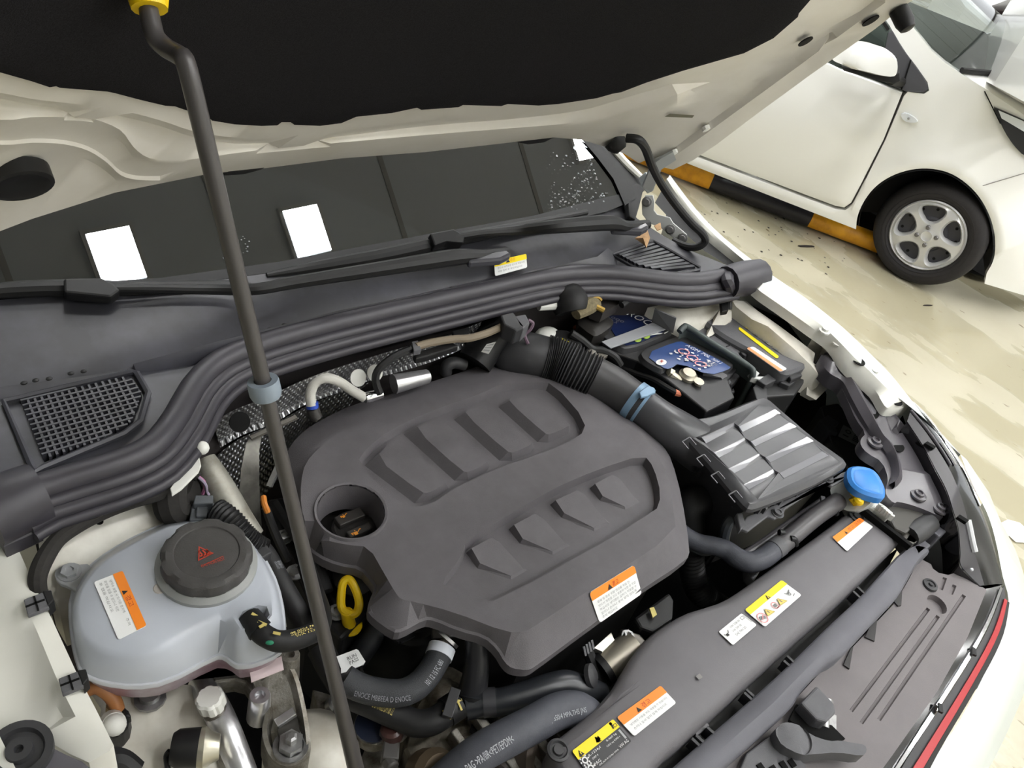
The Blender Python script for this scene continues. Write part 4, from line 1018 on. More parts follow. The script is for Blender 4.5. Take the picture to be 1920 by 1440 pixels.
L4 = [((1315, 820), (1375, 792), (1384, 799), (1452, 767), (1464, 776), (1392, 811), (1380, 802), (1324, 832)),
      ((1338, 848), (1395, 820), (1406, 827), (1480, 792), (1494, 801), (1416, 838), (1402, 830), (1347, 860)),
      ((1364, 878), (1422, 850), (1434, 857), (1512, 818), (1526, 828), (1444, 868), (1430, 860), (1374, 890)),
      ((1392, 908), (1448, 879), (1460, 886), (1540, 846), (1554, 855), (1470, 898), (1456, 890), (1402, 920))]
T3 = [(1304, 820), (1330, 800), (1424, 758), (1440, 760), (1574, 866), (1422, 934)]
loops = [inset(G.loop(lt), .006, .006), G.loop([(x, y, .8915) for x, y in T2]), G.loop([(x, y, .8925) for x, y in T3])]
lines = []
for l in L4:
    lines.append(G.loop([(p[0], p[1], .897) for p in l[:4]])); lines.append(G.loop([(p[0], p[1], .8905) for p in l[4:]]))
mb = MB(); mb.relief(G, G.loop(lt), loops=loops, lines=lines, skirt=.008)
lid = mb.build('lid', AIRBOX, ab, smooth=28)
LOUV = mat('louvre_sheen', (116, 116, 122), .14, spec=.9)  # paler base colour paints in part of the reflected sheen
for l in L4:
    up, dn = [(p[0], p[1], .897) for p in l[:4]], [(p[0], p[1], .8905) for p in l[4:][::-1]]
    a = [Z(lerp(p, q, .08)[0], lerp(p, q, .08)[1], p[2] + (q[2] - p[2]) * .08) + V((0, -.0006, .0008)) for p, q in zip(up, dn)]
    b = [Z(lerp(p, q, .9)[0], lerp(p, q, .9)[1], p[2] + (q[2] - p[2]) * .9) + V((0, -.0006, .0008)) for p, q in zip(up, dn)]
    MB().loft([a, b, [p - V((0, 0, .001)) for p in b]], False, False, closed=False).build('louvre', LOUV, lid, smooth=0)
mb = MB()
for x, y in ((1287, 826), (1314, 858), (1341, 890), (1374, 926)):
    q = [Z(x - 8, y + 2, .8895), Z(x + 6, y - 6, .8935), Z(x + 18, y + 8, .8935), Z(x + 4, y + 16, .8895)]
    for i in (0, 1, 3): mb.bar(q[i], q[(i + 1) % 4], .0016, .0016)
mb.build('corner_frames', mat('pale_scuff', (112, 112, 116), .4), lid, smooth=0)
body = inset(G.loop([(p[0], p[1], .877) for p in lt]), .006)
mb = MB(); mb.loft([[G.w(*p) for p in inset(body, .004, 0)], [G.w(u, v, .855) for u, v, h in inset(body, .006)], [G.w(u, v, .70) for u, v, h in inset(body, .015)]], True, True); mb.build('lower_box', PLAST, ab, smooth=40)
mb = MB()   # flange at the front with screw ears
mb.prism([Z(x, y, .857) for x, y in ((1400, 968), (1422, 960), (1460, 942), (1500, 925), (1560, 898), (1592, 880), (1594, 893), (1560, 912), (1548, 905), (1472, 955), (1470, 966), (1452, 973), (1440, 968), (1402, 997), (1388, 990))], (0, 0, -.006)); mb.build('box_flange', PLASTG, ab, smooth=0, bevel=.002)
mb = MB(); mb.prism([Z(x, y, .858) for x, y in ((1381, 962), (1392, 960), (1400, 985), (1388, 994))], (0, 0, -.012)); mb.build('flange_end', PLASTG, ab, smooth=0, bevel=.002)
fx = None
for x, y in ((1458, 963), (1552, 898)):
    fx = bolt_mb(.0075, .006, False).build('flange_screw', PLASTG, ab, at=Z(x, y, .857)) if fx is None else inst(fx, ab, Z(x, y, .857))
for x, y in ((1431, 950), (1461, 934), (1492, 918), (1522, 901), (1549, 886)):
    for dx in (-5, 5):
        MB().prism([Z(x + dx - 2, y - 6, .876), Z(x + dx + 2, y - 8, .876), Z(x + dx + 4, y + 4, .868), Z(x + dx, y + 6, .868)], (0, 0, -.022)).build('clip_rib', AIRBOX, ab, smooth=0)
for x, y in ((1364, 944), (1372, 955), (1383, 966), (1300, 880), (1309, 890)):
    MB().bar(Z(x, y, .84), Z(x + 10, y - 9, .845), .004, .012).build('side_rib', PLAST, ab, smooth=0)

# ================================================================== battery
bt = thing('battery', 'car battery with navy labels, held down by a grey strap', 'battery', Z(1240, 700, .72))
BZ = .905
bp_ = [(1090, 612), (1160, 578), (1182, 579), (1226, 602), (1264, 627), (1300, 646), (1376, 688), (1352, 704), (1312, 690), (1272, 676), (1243, 704), (1195, 674), (1148, 658), (1127, 646)]
mb = MB(); mb.prism([Z(x, y, BZ - .012) for x, y in ((1090, 612), (1160, 578), (1226, 602), (1264, 627), (1300, 646), (1382, 692), (1366, 712), (1378, 745), (1325, 772), (1243, 706), (1195, 676), (1148, 660))], (0, 0, -.16))
mb.build('case', mat('battery_black', (28, 28, 30), .4), bt, smooth=0, bevel=.003)
def rpoly(p, k=1): return [(x, y) for x, y in chaikin(p, k)]
for nm, p in (('lid_panel', [(1092, 611), (1160, 579), (1182, 580), (1226, 602), (1262, 620), (1256, 634), (1180, 666), (1150, 658)]), ('lid_panel', [(1194, 662), (1268, 634), (1288, 636), (1376, 687), (1370, 697), (1340, 708), (1272, 678), (1243, 702), (1232, 700), (1200, 682)])):
    q = G.loop(rpoly(p, 2), BZ - .012)
    MB().relief(G, q, loops=[inset(q, .003, .009), inset(q, .007, .010)]).build(nm, PLAST, bt, smooth=30)
l1 = Sheet([Z(1163, 585, BZ + .0005), Z(1181, 582, BZ + .0005), Z(1224, 603, BZ + .0005), Z(1166, 620, BZ + .0005)], .0006)
def label_poly(name, pts, m, z=BZ - .0005):
    mb = MB(); mb.prism([Z(x, y, z) for x, y in pts], (0, 0, -.0005)); return mb.build(name, m, bt, smooth=0)
lb1 = label_poly('rear_label', rpoly([(1135, 598), (1162, 582), (1182, 582), (1224, 602), (1250, 612), (1244, 624), (1180, 650), (1160, 640)]), NAVY)
lb2 = label_poly('front_label', rpoly([(1208, 664), (1266, 641), (1282, 640), (1372, 687), (1364, 694), (1330, 704), (1274, 680), (1256, 692), (1243, 690)]), NAVY2)
S = Sheet([Z(1158, 590, BZ), Z(1177, 579, BZ), Z(1250, 612, BZ), Z(1231, 626, BZ)], .0008)
S = Sheet([Z(1180, 583, BZ), Z(1270, 627, BZ), Z(1252, 637, BZ), Z(1163, 591, BZ)], .0008)
S.text('ROCKET', .06, .05, .92, .70, INKW, stretch=True); S.finish(lb1, 'printed_text')
S = Sheet([Z(1148, 594, BZ), Z(1172, 604, BZ), Z(1160, 612, BZ), Z(1138, 602, BZ)], .0008)
for i in range(3):
    S.ring(circ(.15 + i * .35, .25, .0035, S.W, S.H, 12), .3, INKG); 
S.text('X', .5, .5, .75, .95, INKG); S.ring(circ(.2, .75, .0035, S.W, S.H, 12), .3, INKG); S.finish(lb1, 'printed_symbol')
for x, y in ((1196, 636), (1212, 630)):
    MB().prism([p for p in [Z(x + 7 * math.cos(a * .5), y + 5.2 * math.sin(a * .5), BZ + .0005) for a in range(12)]], (0, 0, -.0004)).build('green_dot', mat('green_print', (176, 204, 90), .5), lb1, smooth=0)
S = Sheet([Z(1216, 628, BZ), Z(1242, 618, BZ), Z(1248, 624, BZ), Z(1222, 636, BZ)], .0008)
S.poly([(0, .3), (.5, .0), (.55, .4), (.8, .9), (.6, .9), (.35, .6)], INKW); S.line((.6, .1), (.95, .5), .002, INKW); S.line((.72, .0), (1, .35), .0015, INKW); S.finish(lb1, 'printed_bolt')
mb = MB(); mb.prism([Z(1240 + 10 * math.cos(a * .4), 679 + 5.5 * math.sin(a * .4), BZ + .0006) for a in range(16)], (0, 0, -.0005)); pw = mb.build('plus_disc', LBLW, lb2, smooth=0)
q = Sheet([Z(1232, 672, BZ + .001), Z(1248, 672, BZ + .001), Z(1248, 686, BZ + .001), Z(1232, 686, BZ + .001)], .0008)
q.line((.3, .5), (.7, .5), .0022, INKR); q.line((.5, .3), (.5, .7), .0022, INKR); q.finish(lb2, 'plus_sign')
S = Sheet([Z(1262, 644, BZ), Z(1290, 642, BZ), Z(1364, 684, BZ), Z(1330, 702, BZ)], .0008)
S = Sheet([Z(1282, 642, BZ), Z(1370, 688, BZ), Z(1316, 702, BZ), Z(1240, 664, BZ)], .0008)
S.text('AGM 70L', .10, .04, .62, .17, INKW, stretch=True); S.text('760A 3', .66, .05, .86, .17, INKW, stretch=True)
rb = random.Random(11)
for i in range(34):   # scuffed bright lettering of the brand panel
    x, y = rb.uniform(.06, .88), rb.uniform(.24, .86); w = rb.uniform(.02, .10)
    S.poly([(x, y), (x + w * .5, y - rb.uniform(.02, .06)), (x + w, y + rb.uniform(-.01, .02)), (x + w * .8, y + rb.uniform(.02, .06)), (x + w * .3, y + rb.uniform(.02, .05))], INKW, 2)
for i in range(3): S.ring(circ(.22 + i * .24, .45 + i * .08, .010, S.W, S.H, 16), .22, INKPINK)
for i in range(5): S.line((.70, .25 + i * .07), (.86 + .02 * (i % 2), .25 + i * .07), .0012, INKG)
S.finish(lb2, 'printed_emblem')
mb = MB(); mb.prism([Z(x, y, BZ + .006) for x, y in ((1129, 640), (1236, 600), (1250, 606), (1256, 614), (1146, 652))], (0, 0, -.003))
mb.prism([Z(1129, 640, BZ + .006), Z(1146, 652, BZ + .006), Z(1146, 664, BZ - .03), Z(1130, 652, BZ - .03)], (-.002, 0, 0)); mb.build('hold_down_strap', mat('strap_grey', (150, 152, 156), .5), bt, smooth=0, bevel=.001)
mb = MB(); mb.prism([Z(1228, 580, .945), Z(1268, 597, .945), Z(1262, 625, .91), (Z(1222, 604, .91))], (.003, .003, 0)); mb.build('insulating_card', mat('card_grey', (108, 108, 108), .7), bt, smooth=0)
# black fuse carrier on the rear of the battery
mb = MB(); q = G.loop(rpoly([(1076, 602), (1108, 586), (1132, 588), (1150, 600), (1150, 610), (1122, 630), (1110, 630)]), .92)
mb.relief(G, q, loops=[inset(q, .008, .004)], skirt=.03); mb.build('fuse_carrier', mat('carrier_black', (40, 38, 36), .45), bt, smooth=30)
mb = MB()
for a, b in (((1076, 612), (1118, 640)), ((1082, 611), (1096, 615))): mb.bar(Z(a[0], a[1], .905), Z(b[0], b[1], .90), .008, .004)
mb.build('busbar', mat('copper_bar', (150, 90, 60), .5, metal=.5), bt, smooth=0)
# negative clamp
mb = MB(); mb.lathe(Z(1283, 718, .878), (0, 0, 1), [(.018, 0), (.017, .02), (.014, .022), (.012, .026), (.003, .026)], 20)
mb.tube(tubeZ([(1258, 702, .893), (1266, 708, .89), (1276, 714, .888)]), .008, 8); mb.lathe(Z(1260, 701, .892), V((-.6, .4, .3)), [(.009, 0), (.009, .01), (.004, .012)], 6)
mb.prism([Z(x, y, .884) for x, y in ((1288, 730), (1300, 720), (1318, 736), (1304, 744))], (0, 0, -.006)); mb.lathe(Z(1304, 727, .884), (0, 0, 1), [(.010, 0), (.007, .004), (.007, .014), (.010, .016), (.005, .016)], 12)
mb.build('terminal_clamp', mat('terminal_metal', (186, 180, 164), .4, metal=.7), bt)
mb = MB(); mb.tube(tubeZ([(1266, 736, .885), (1280, 738, .885), (1298, 733, .885)]), .006, 10); mb.build('orange_sleeve', mat('orange_sleeve', (222, 130, 96), .5), bt)
mb = MB(); mb.tube(tubeZ([(1164, 690, .865), (1190, 700, .87), (1225, 712, .88), (1252, 728, .885), (1268, 737, .885)]), .0055, 8); mb.build('cable', DARKP, bt)
mb = MB(); mb.prism([Z(x, y, .868) for x, y in ((1235, 722), (1260, 712), (1300, 738), (1306, 745), (1282, 757), (1270, 755))], (0, 0, -.03)); mb.build('terminal_tray', PLAST, bt, smooth=0, bevel=.003)
mb = MB(); prof = []
mb.loft([[Z(1318, 700, .902), Z(1352, 708, .897), Z(1362, 722, .88), Z(1362, 742, .855)], [Z(1342, 690, .902), Z(1362, 702, .897), Z(1371, 716, .88), Z(1372, 735, .855)]], False, False, closed=False)
mb.loft([[Z(1318, 700, .902), Z(1352, 708, .897), Z(1362, 722, .88), Z(1362, 742, .855)], [Z(1318, 712, .88), Z(1346, 716, .88), Z(1354, 728, .868), Z(1356, 744, .85)]], False, False, closed=False)
mb.build('front_lug', PLASTG, bt, smooth=50)
mb = MB(); mb.prism([Z(x, y, .868) for x, y in ((1308, 744), (1330, 732), (1355, 742), (1376, 726), (1379, 734), (1330, 758))], (0, 0, -.09)); mb.build('front_block', PLAST, bt, smooth=0, bevel=.003)
mb = MB(); mb.prism([Z(x, y, .878) for x, y in ((1345, 700), (1378, 694), (1388, 706), (1372, 722), (1360, 712))], (0, 0, -.02)); mb.build('carry_handle', PLAST, bt, smooth=0, bevel=.002)
# insulating wall between battery and fuse box
wlp = [(1274, 622, .92), (1281, 614, .925), (1290, 614, .925), (1330, 640, .92), (1372, 666, .915), (1402, 686, .91), (1412, 700, .905), (1398, 735, .86), (1382, 765, .83)]
mb = MB(); mb.tube(tubeZ(wlp), .006, 8); mb.loft([[Z(*p) for p in wlp], [Z(p[0] - 4, p[1] + 26, p[2] - .03) for p in wlp]], False, False, closed=False)
bw = mb.build('battery_shield', mat('shield_rubber', (72, 80, 80), .5), smooth=50); tag(bw, 'thin grey-green rubber shield standing between battery and fuse box', 'battery shield')

# ================================================================== fuse box
fb = thing('fuse_box', 'dark grey fuse box with a yellow stripe on its lid', 'fuse box', Z(1430, 640, .78))
FZ = .915
fo_ = [(1314, 598), (1324, 590), (1384, 583), (1392, 584), (1440, 620), (1500, 664), (1514, 682), (1508, 692), (1478, 704), (1466, 702), (1452, 694), (1410, 664), (1376, 646), (1352, 632), (1316, 606)]
q = G.loop(rpoly(fo_), FZ - .006)
MB().relief(G, q, loops=[inset(q, .005, .006), inset(q, .012, .006)], skirt=.03).build('lid', PLASTG, fb, smooth=30)
mb = MB(); mb.prism([Z(x, y, FZ - .012) for x, y in ((1296, 616), (1314, 606), (1352, 632), (1392, 656), (1385, 662), (1400, 678), (1386, 682), (1338, 648))], (0, 0, -.06)); mb.build('side_cover', PLASTG, fb, smooth=0, bevel=.003)
for a, b in (((1312, 607), (1372, 648)), ((1330, 632), (1348, 622)), ((1362, 650), (1382, 642)), ((1308, 618), (1322, 610))):
    MB().bar(Z(a[0], a[1], FZ - .0115), Z(b[0], b[1], FZ - .0115), .002, .002).build('seam', DARKP, fb, smooth=0)
mb = MB(); mb.prism([Z(x, y, .885) for x, y in ((1390, 664), (1404, 662), (1450, 696), (1510, 692), (1508, 716), (1490, 740), (1440, 744), (1418, 736), (1408, 712))], (0, 0, -.12)); mb.build('base_box', mat('fuse_base', (40, 40, 41), .5), fb, smooth=0, bevel=.003)
for p, z, h in ((((1388, 660), (1402, 657), (1409, 662), (1398, 668)), .905, .02), (((1420, 712), (1440, 700), (1456, 712), (1436, 722)), .90, .05), (((1412, 726), (1424, 714), (1438, 722), (1440, 750), (1420, 752)), .89, .05), (((1462, 716), (1482, 706), (1496, 712), (1480, 724)), .895, .02), (((1478, 700), (1500, 694), (1505, 704), (1484, 712)), .905, .012)):
    MB().prism([Z(x, y, z) for x, y in p], (0, 0, -h)).build('latch', PLAST, fb, smooth=0, bevel=.002)
mb = MB(); mb.prism([Z(x, y, .9) for x, y in ((1408, 686), (1424, 700), (1418, 706), (1432, 706), (1425, 712), (1410, 708), (1402, 690))], (0, 0, -.01)); mb.build('white_liner', mat('liner_white', (196, 198, 196), .7), fb, smooth=0)
for x, y in ((1326, 592), (1336, 588), (1346, 586)):
    MB().prism([Z(x, y, FZ), Z(x + 6, y - 1, FZ), Z(x + 6, y - 7, FZ + .004), Z(x, y - 6, FZ + .004)], (0, .004, -.012)).build('hinge_lug', DARKP, fb, smooth=0)
S = Sheet([Z(1386, 613, FZ + .0005), Z(1462, 671, FZ + .0005), Z(1456, 672.5, FZ + .0005), Z(1384, 616, FZ + .0005)], .0008)
ys = Sheet([Z(1386, 613, FZ + .0005), Z(1461, 669, FZ + .0005), Z(1456, 673, FZ + .0005), Z(1384, 617.5, FZ + .0005)], .0008)
ys.base('yellow_stripe', LBLY, fb, .4)
S = Sheet([Z(1400, 606, FZ + .0005), Z(1474, 660, FZ + .0005), Z(1463, 668, FZ + .0005), Z(1388, 613, FZ + .0005)], .0008)
for i in range(4):
    x = .04 + i * .25
    S.rect(x, .12, x + .13, .34, INKG); S.rect(x + .01, .42, x + .12, .52, INKG, 3); S.rect(x + .02, .6, x + .10, .75, INKY if i == 0 else INKG, 3)
    if i: S.line((x - .05, .1), (x - .05, .9), .0010, INKG)
S.ring(circ(.64, .62, .004, S.W, S.H, 14), .4, INKW); S.finish(fb, 'printed_symbols')
S = Sheet([Z(1412, 650, FZ + .0005), Z(1476, 692, FZ + .0005), Z(1462, 698, FZ + .0005), Z(1399, 654, FZ + .0005)], .0008)
lb = S.base('warning_label', LBLW, fb, .2, label='faded orange and white label', band=-.42, bandm=mat('faded_orange', (240, 150, 100), .5))
for i in range(3): S.text('퓨즈 교환 시 주의 사항', .35 + i * .06, .1 + i * .14, .95, .2 + i * .14, INKG, stretch=True)
S.finish(lb)
def res(P, n): 
    o = []
    for i in range(n):
        t = i / (n - 1) * (len(P) - 1); k = min(int(t), len(P) - 2); o.append(P[k].lerp(P[k + 1], t - k))
    return o
# ================================================================== radiator cover
rv = thing('radiator_cover', 'long dark grey plastic cover over the radiator carrying five labels', 'radiator cover', Z(1350, 1200, .78))
RO = [(1028, 1408), (1036, 1394), (1072, 1366), (1116, 1330), (1152, 1288), (1172, 1250), (1187, 1227), (1212, 1198), (1240, 1177), (1280, 1153), (1316, 1142), (1354, 1130), (1390, 1107), (1450, 1064), (1513, 1020), (1567, 980), (1582, 966), (1612, 962), (1630, 966), (1660, 990), (1686, 1010), (1684, 1021), (1672, 1033), (1597, 1110), (1447, 1243), (1280, 1397), (1236, 1432), (1180, 1500), (1060, 1500), (1040, 1450)]
q = G.loop(chaikin(RO, 1), .806)
crease = [(1060, 1392, .817), (1100, 1362, .819), (1200, 1275, .820), (1280, 1213, .820), (1400, 1122, .820), (1480, 1062, .820), (1590, 985, .819), (1615, 975, .817)]
cr2 = [(x + 6, y + 6, .822) for x, y, z in crease]
mb = MB(); mb.relief(G, q, loops=[inset(q, .004, .008), inset(q, .013, .0135)], lines=[G.loop(crease), G.loop(cr2)], skirt=.035)
rc_ = mb.build('cover_shell', SHROUD, rv, smooth=40)
for x, y in ((1046, 1408), (1606, 969)):
    mb = MB(); mb.lathe(Z(x, y, .818), (0, 0, 1), [(.014, 0), (.014, .003), (.011, .004), (.009, .001), (.007, .001), (.006, .004), (.002, .004)], 20); mb.build('cover_screw', PLAST, rv)
MB().prism([Z(x, y, .803) for x, y in ((1303, 1372), (1324, 1353), (1330, 1360), (1306, 1380))], (0, 0, -.012)).build('edge_tab', SHROUD, rv, smooth=0)
def quad(z, *p): return [Z(x, y, z) for x, y in p]
RZ_ = .8232
S = Sheet(quad(RZ_, (1562, 1010), (1612, 972), (1636, 988), (1586, 1033)))
S = Sheet(quad(RZ_, (1560, 1008), (1611, 971), (1637, 988), (1588, 1034)))
lb = S.base('warning_label', LBLW, rv, .1, label='sun-faded orange and white label', band=.36, bandm=ORANGE); warn_tri(S, .36, .22, .2, INK); S.text('경고', .46, .1, .66, .3, INKR, stretch=True); S.text('고온 주의', .7, .1, .92, .3, INKR, stretch=True); S.finish(lb)
S = Sheet(quad(RZ_, (1396, 1144), (1465, 1088), (1503, 1116), (1434, 1176)))
lb = S.base('caution_label', LBLW, rv, .1, label='yellow and white label with pictograms', band=.28, bandm=LBLY)
warn_tri(S, .5, .17, .2, INK); S.poly([(.485, .24), (.515, .24), (.5, .14)], LBLY, 4)
S.ring(circ(.10, .68, .0085, S.W, S.H, 22), .16, INKPINK); S.line((.06, .62), (.15, .74), .005, INKG); S.line((.06, .76), (.14, .6), .0014, INKPINK, 4)
for x in (.28, .62):
    S.poly([(x - .09, .76), (x + .07, .80), (x - .02, .48)], mat('pale_yellow', (250, 222, 120), .5), 3); S.line((x - .09, .76), (x + .07, .80), .0012, INKY, 4); S.line((x + .07, .80), (x - .02, .48), .0012, INKY, 4); S.line((x - .02, .48), (x - .09, .76), .0012, INKY, 4); S.line((x - .02, .58), (x - .015, .72), .0016, INKG, 4)
S.ring(circ(.46, .62, .0060, S.W, S.H, 16), .2, INKPINK); S.rect(.43, .56, .50, .70, INKG); S.line((.44, .76), (.53, .76), .0016, INKPINK)
S.line((.78, .5), (.84, .62), .0014, INKG); S.line((.84, .62), (.91, .5), .0014, INKG); S.ring(circ(.845, .64, .003, S.W, S.H, 12), .4, INKG); S.line((.86, .82), (.92, .76), .0012, INKG); S.finish(lb)
S = Sheet(quad(RZ_, (1347, 1185), (1390, 1150), (1419, 1172), (1374, 1210)))
lb = S.base('oil_label', LBLW, rv, .1, label='small white oil grade label')
S.text('VW 508 00', .34, .16, .74, .28, INKG, stretch=True); S.text('VW 509 00', .30, .40, .66, .52, INKG, stretch=True); S.text('SAE 0W-20', .28, .64, .70, .78, INKG, stretch=True)
S.ring([(.80, .14), (.92, .14), (.92, .32), (.80, .32)], .25, INKG); S.rect(.95, .12, .98, .7, mat('pale_ink', (190, 190, 190), .6))
S.poly([(.07, .35), (.17, .35), (.16, .50), (.08, .50)], INK); S.line((.17, .38), (.23, .24), .0012, INK); S.line((.07, .38), (.03, .30), .0012, INK); S.finish(lb)
S = Sheet(quad(RZ_, (1156, 1346), (1238, 1286), (1268, 1318), (1189, 1381)))
lb = S.base('warning_label', LBLW, rv, .1, label='orange and white label beside the refrigerant label', band=.40, bandm=ORANGE); warn_tri(S, .38, .25, .22, INK); S.text('경고', .47, .12, .66, .34, INKR, stretch=True)
S.text('냉각팬은 시동을 꺼도 작동할 수 있습니다', .08, .52, .92, .62, INKG, stretch=True); S.text('손이나 옷이 닿지 않게 하십시오', .08, .72, .84, .83, INKG, stretch=True); S.finish(lb)
S = Sheet(quad(RZ_, (1072, 1409), (1149, 1349), (1184, 1390), (1106, 1456)))
lb = S.base('refrigerant_label', mat('label_black', (62, 62, 64), .5), rv, .06, label='black refrigerant label with yellow band', band=.36, bandm=LBLY)
warn_tri(S, .10, .22, .22, INK); S.line((.1, .18), (.1, .28), .0012, LBLY, 4)
S.poly([(.46, .28), (.50, .08), (.53, .16), (.56, .12), (.57, .26), (.53, .32), (.49, .32)], INK); S.line((.50, .33), (.56, .33), .001, INK); S.poly(circ(.90, .08, .0022, S.W, S.H, 10), INK); S.line((.90, .12), (.88, .28), .002, INK); S.ring([(.91, .16), (.98, .16), (.98, .28), (.91, .28)], .3, INK)
for y in (.50, .82):
    S.ring(circ(.09, y, .0042, S.W, S.H, 14), .45, INKW)
    for i in range(8): S.poly(circ(.09 + .0058 * math.cos(i * .785) / S.W, y + .0058 * math.sin(i * .785) / S.H, .0012, S.W, S.H, 6), INKW)
S.text('R-1234yf', .19, .43, .47, .54, INKW, stretch=True); S.text('GWP 4', .21, .59, .34, .66, INKW, stretch=True); S.text('PAG', .18, .76, .32, .87, INKW, stretch=True)
S.text('SAE J639 R1234yf 5WA', .24, .90, .70, .97, INKW, stretch=True)
S.text('0,460 kg', .62, .42, .86, .51, INKW, stretch=True); S.text('CO2 eq 0,002 t', .56, .58, .88, .66, INKW, stretch=True); S.text('VW AG', .74, .84, .95, .95, INKW, stretch=True); S.rect(.93, .42, .97, .80, mat('foil_strip', (170, 172, 174), .3)); S.finish(lb)
MB().box(Z(1311, 1269, .8235), V((.008, 0, 0)), V((0, .006, 0)), V((0, 0, .0006))).build('scuff_mark', mat('scuff', (130, 128, 126), .7), rv, smooth=0)

# ================================================================== slam beam and grille cover
bm_ = thing('slam_beam', 'long grey plastic beam in front of the radiator cover', 'beam', Z(1500, 1230, .76))
BO = [(1712, 1022), (1733, 1026), (1745, 1036), (1723, 1050), (1692, 1105), (1677, 1128), (1633, 1173), (1597, 1213), (1572, 1237), (1547, 1248), (1518, 1280), (1496, 1305), (1488, 1322), (1477, 1334), (1437, 1370), (1373, 1427), (1300, 1490), (1200, 1500), (1250, 1449), (1330, 1380), (1407, 1313), (1477, 1250), (1547, 1180), (1613, 1120), (1657, 1070), (1688, 1036)]
q = G.loop(chaikin(BO, 1), .808)
fold = [(1240, 1500, .818), (1340, 1415, .818), (1450, 1318, .818), (1540, 1225, .818), (1620, 1155, .818), (1668, 1095, .818)]
MB().relief(G, q, loops=[inset(q, .003, .004)], lines=[G.loop(fold)], skirt=.03).build('beam', BEAM, bm_, smooth=40)
def gz0(x, y): return .790 - .025 * min(1, max(0, ((x - 1400) * .62 + (y - 1250) * .55) / 330))
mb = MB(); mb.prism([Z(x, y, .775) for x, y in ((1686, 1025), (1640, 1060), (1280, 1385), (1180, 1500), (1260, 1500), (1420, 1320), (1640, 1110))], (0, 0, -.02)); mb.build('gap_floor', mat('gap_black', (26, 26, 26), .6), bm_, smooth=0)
mb = None
for x, y in ((1476, 1241), (1470, 1250), (1400, 1304), (1396, 1310), (1326, 1374), (1298, 1396), (1306, 1390), (1600, 1120), (1608, 1112)):
    MB().bar(Z(x - 6, y - 5, .80), Z(x + 8, y + 8, .80), .004, .02).build('clip_bar', PLAST, bm_, smooth=0)
for p in (((1677, 1128), (1692, 1104), (1690, 1135), (1684, 1136)), ((1633, 1172), (1645, 1160), (1640, 1202), (1622, 1194)), ((1596, 1214), (1600, 1212), (1593, 1254), (1582, 1246))):
    MB().prism([Z(x, y, gz0(x, y) + .003) for x, y in p], (0, 0, -.003)).build('dark_opening', mat('opening_black', (44, 43, 43), .6), bm_, smooth=0)  # flat dark patches stand in for shaded openings

gc = thing('grille_cover', 'wide grey ribbed plastic cover behind the grille with red trim line', 'grille cover', Z(1700, 1200, .70))
GO = [(1723, 1046), (1746, 1058), (1749, 1066), (1760, 1074), (1778, 1078), (1790, 1074), (1799, 1068), (1812, 1078), (1827, 1091), (1836, 1100), (1843, 1101), (1850, 1106), (1815, 1193), (1759, 1294), (1672, 1418), (1612, 1500), (1300, 1500), (1373, 1427), (1437, 1370), (1480, 1330), (1496, 1306), (1550, 1248), (1600, 1212), (1680, 1128), (1705, 1085)]
def gz(x, y): return .790 - .025 * min(1, max(0, ((x - 1400) * .62 + (y - 1250) * .55) / 330))
gl_ = [(x, y, gz(x, y)) for x, y in GO]
def groove(a, b, w=4, d=.004):
    dx, dy = b[0] - a[0], b[1] - a[1]; n = math.hypot(dx, dy); px_, py_ = -dy / n * w, dx / n * w
    o = [(a[0] + px_, a[1] + py_), (b[0] + px_, b[1] + py_), (b[0] - px_, b[1] - py_), (a[0] - px_, a[1] - py_)]
    L = G.loop([(x, y, gz(x, y)) for x, y in o])
    return [L, inset(L, .0012, -d)]
lp_ = []
for a, b in (((1741, 1141), (1596, 1333)), ((1759, 1155), (1615, 1356)), ((1808, 1116), (1648, 1350)), ((1772, 1083), (1764, 1106)), ((1790, 1097), (1783, 1114)), ((1807, 1114), (1805, 1117))):
    if abs(a[0] - b[0]) > 5: lp_ += groove(a, b)
el = lambda cx, cy, rx, ry, rot: [(cx + rx * math.cos(t) * math.cos(rot) - ry * math.sin(t) * math.sin(rot), cy + rx * math.cos(t) * math.sin(rot) + ry * math.sin(t) * math.cos(rot)) for t in [i * math.pi / 10 for i in range(20)]]
e1 = el(1757, 1133, 23, 12, .75); e2 = el(1758, 1134, 22, 11, .75)
lp_ += [G.loop([(x, y, gz(x, y)) for x, y in e1]), inset(G.loop([(x, y, gz(x, y)) for x, y in e1]), .002, -.010)]
ln_ = [G.loop([(x, y, gz(x, y)) for x, y in ((1715, 1062), (1735, 1090), (1640, 1230), (1560, 1310))]), G.loop([(x, y, gz(x, y) + .003) for x, y in ((1700, 1100), (1725, 1098), (1632, 1228), (1552, 1306))])]
MB().relief(G, G.loop(gl_), loops=lp_, skirt=.03).build('cover_panel', GRILLEP, gc, smooth=28)
mb = MB(); mb.lathe(Z(1743, 1098, gz(1743, 1098)), (0, 0, 1), [(.013, 0), (.012, .004), (.008, .005), (.007, .003), (.004, .003), (.003, .006)], 18); mb.build('push_pin', PLAST, gc)
def ribbon(name, l, r, m, dz=0, par=gc, th=.004):
    mb = MB(); a = res([Z(x, y, z + dz) for x, y, z in catmull(l, 3)], 18); b = res([Z(x, y, z + dz) for x, y, z in catmull(r, 3)], 18)
    mb.loft([[p - V((0, 0, th)) for p in a], a, b, [p - V((0, 0, th)) for p in b]], False, False, closed=False); return mb.build(name, m, par, smooth=40)
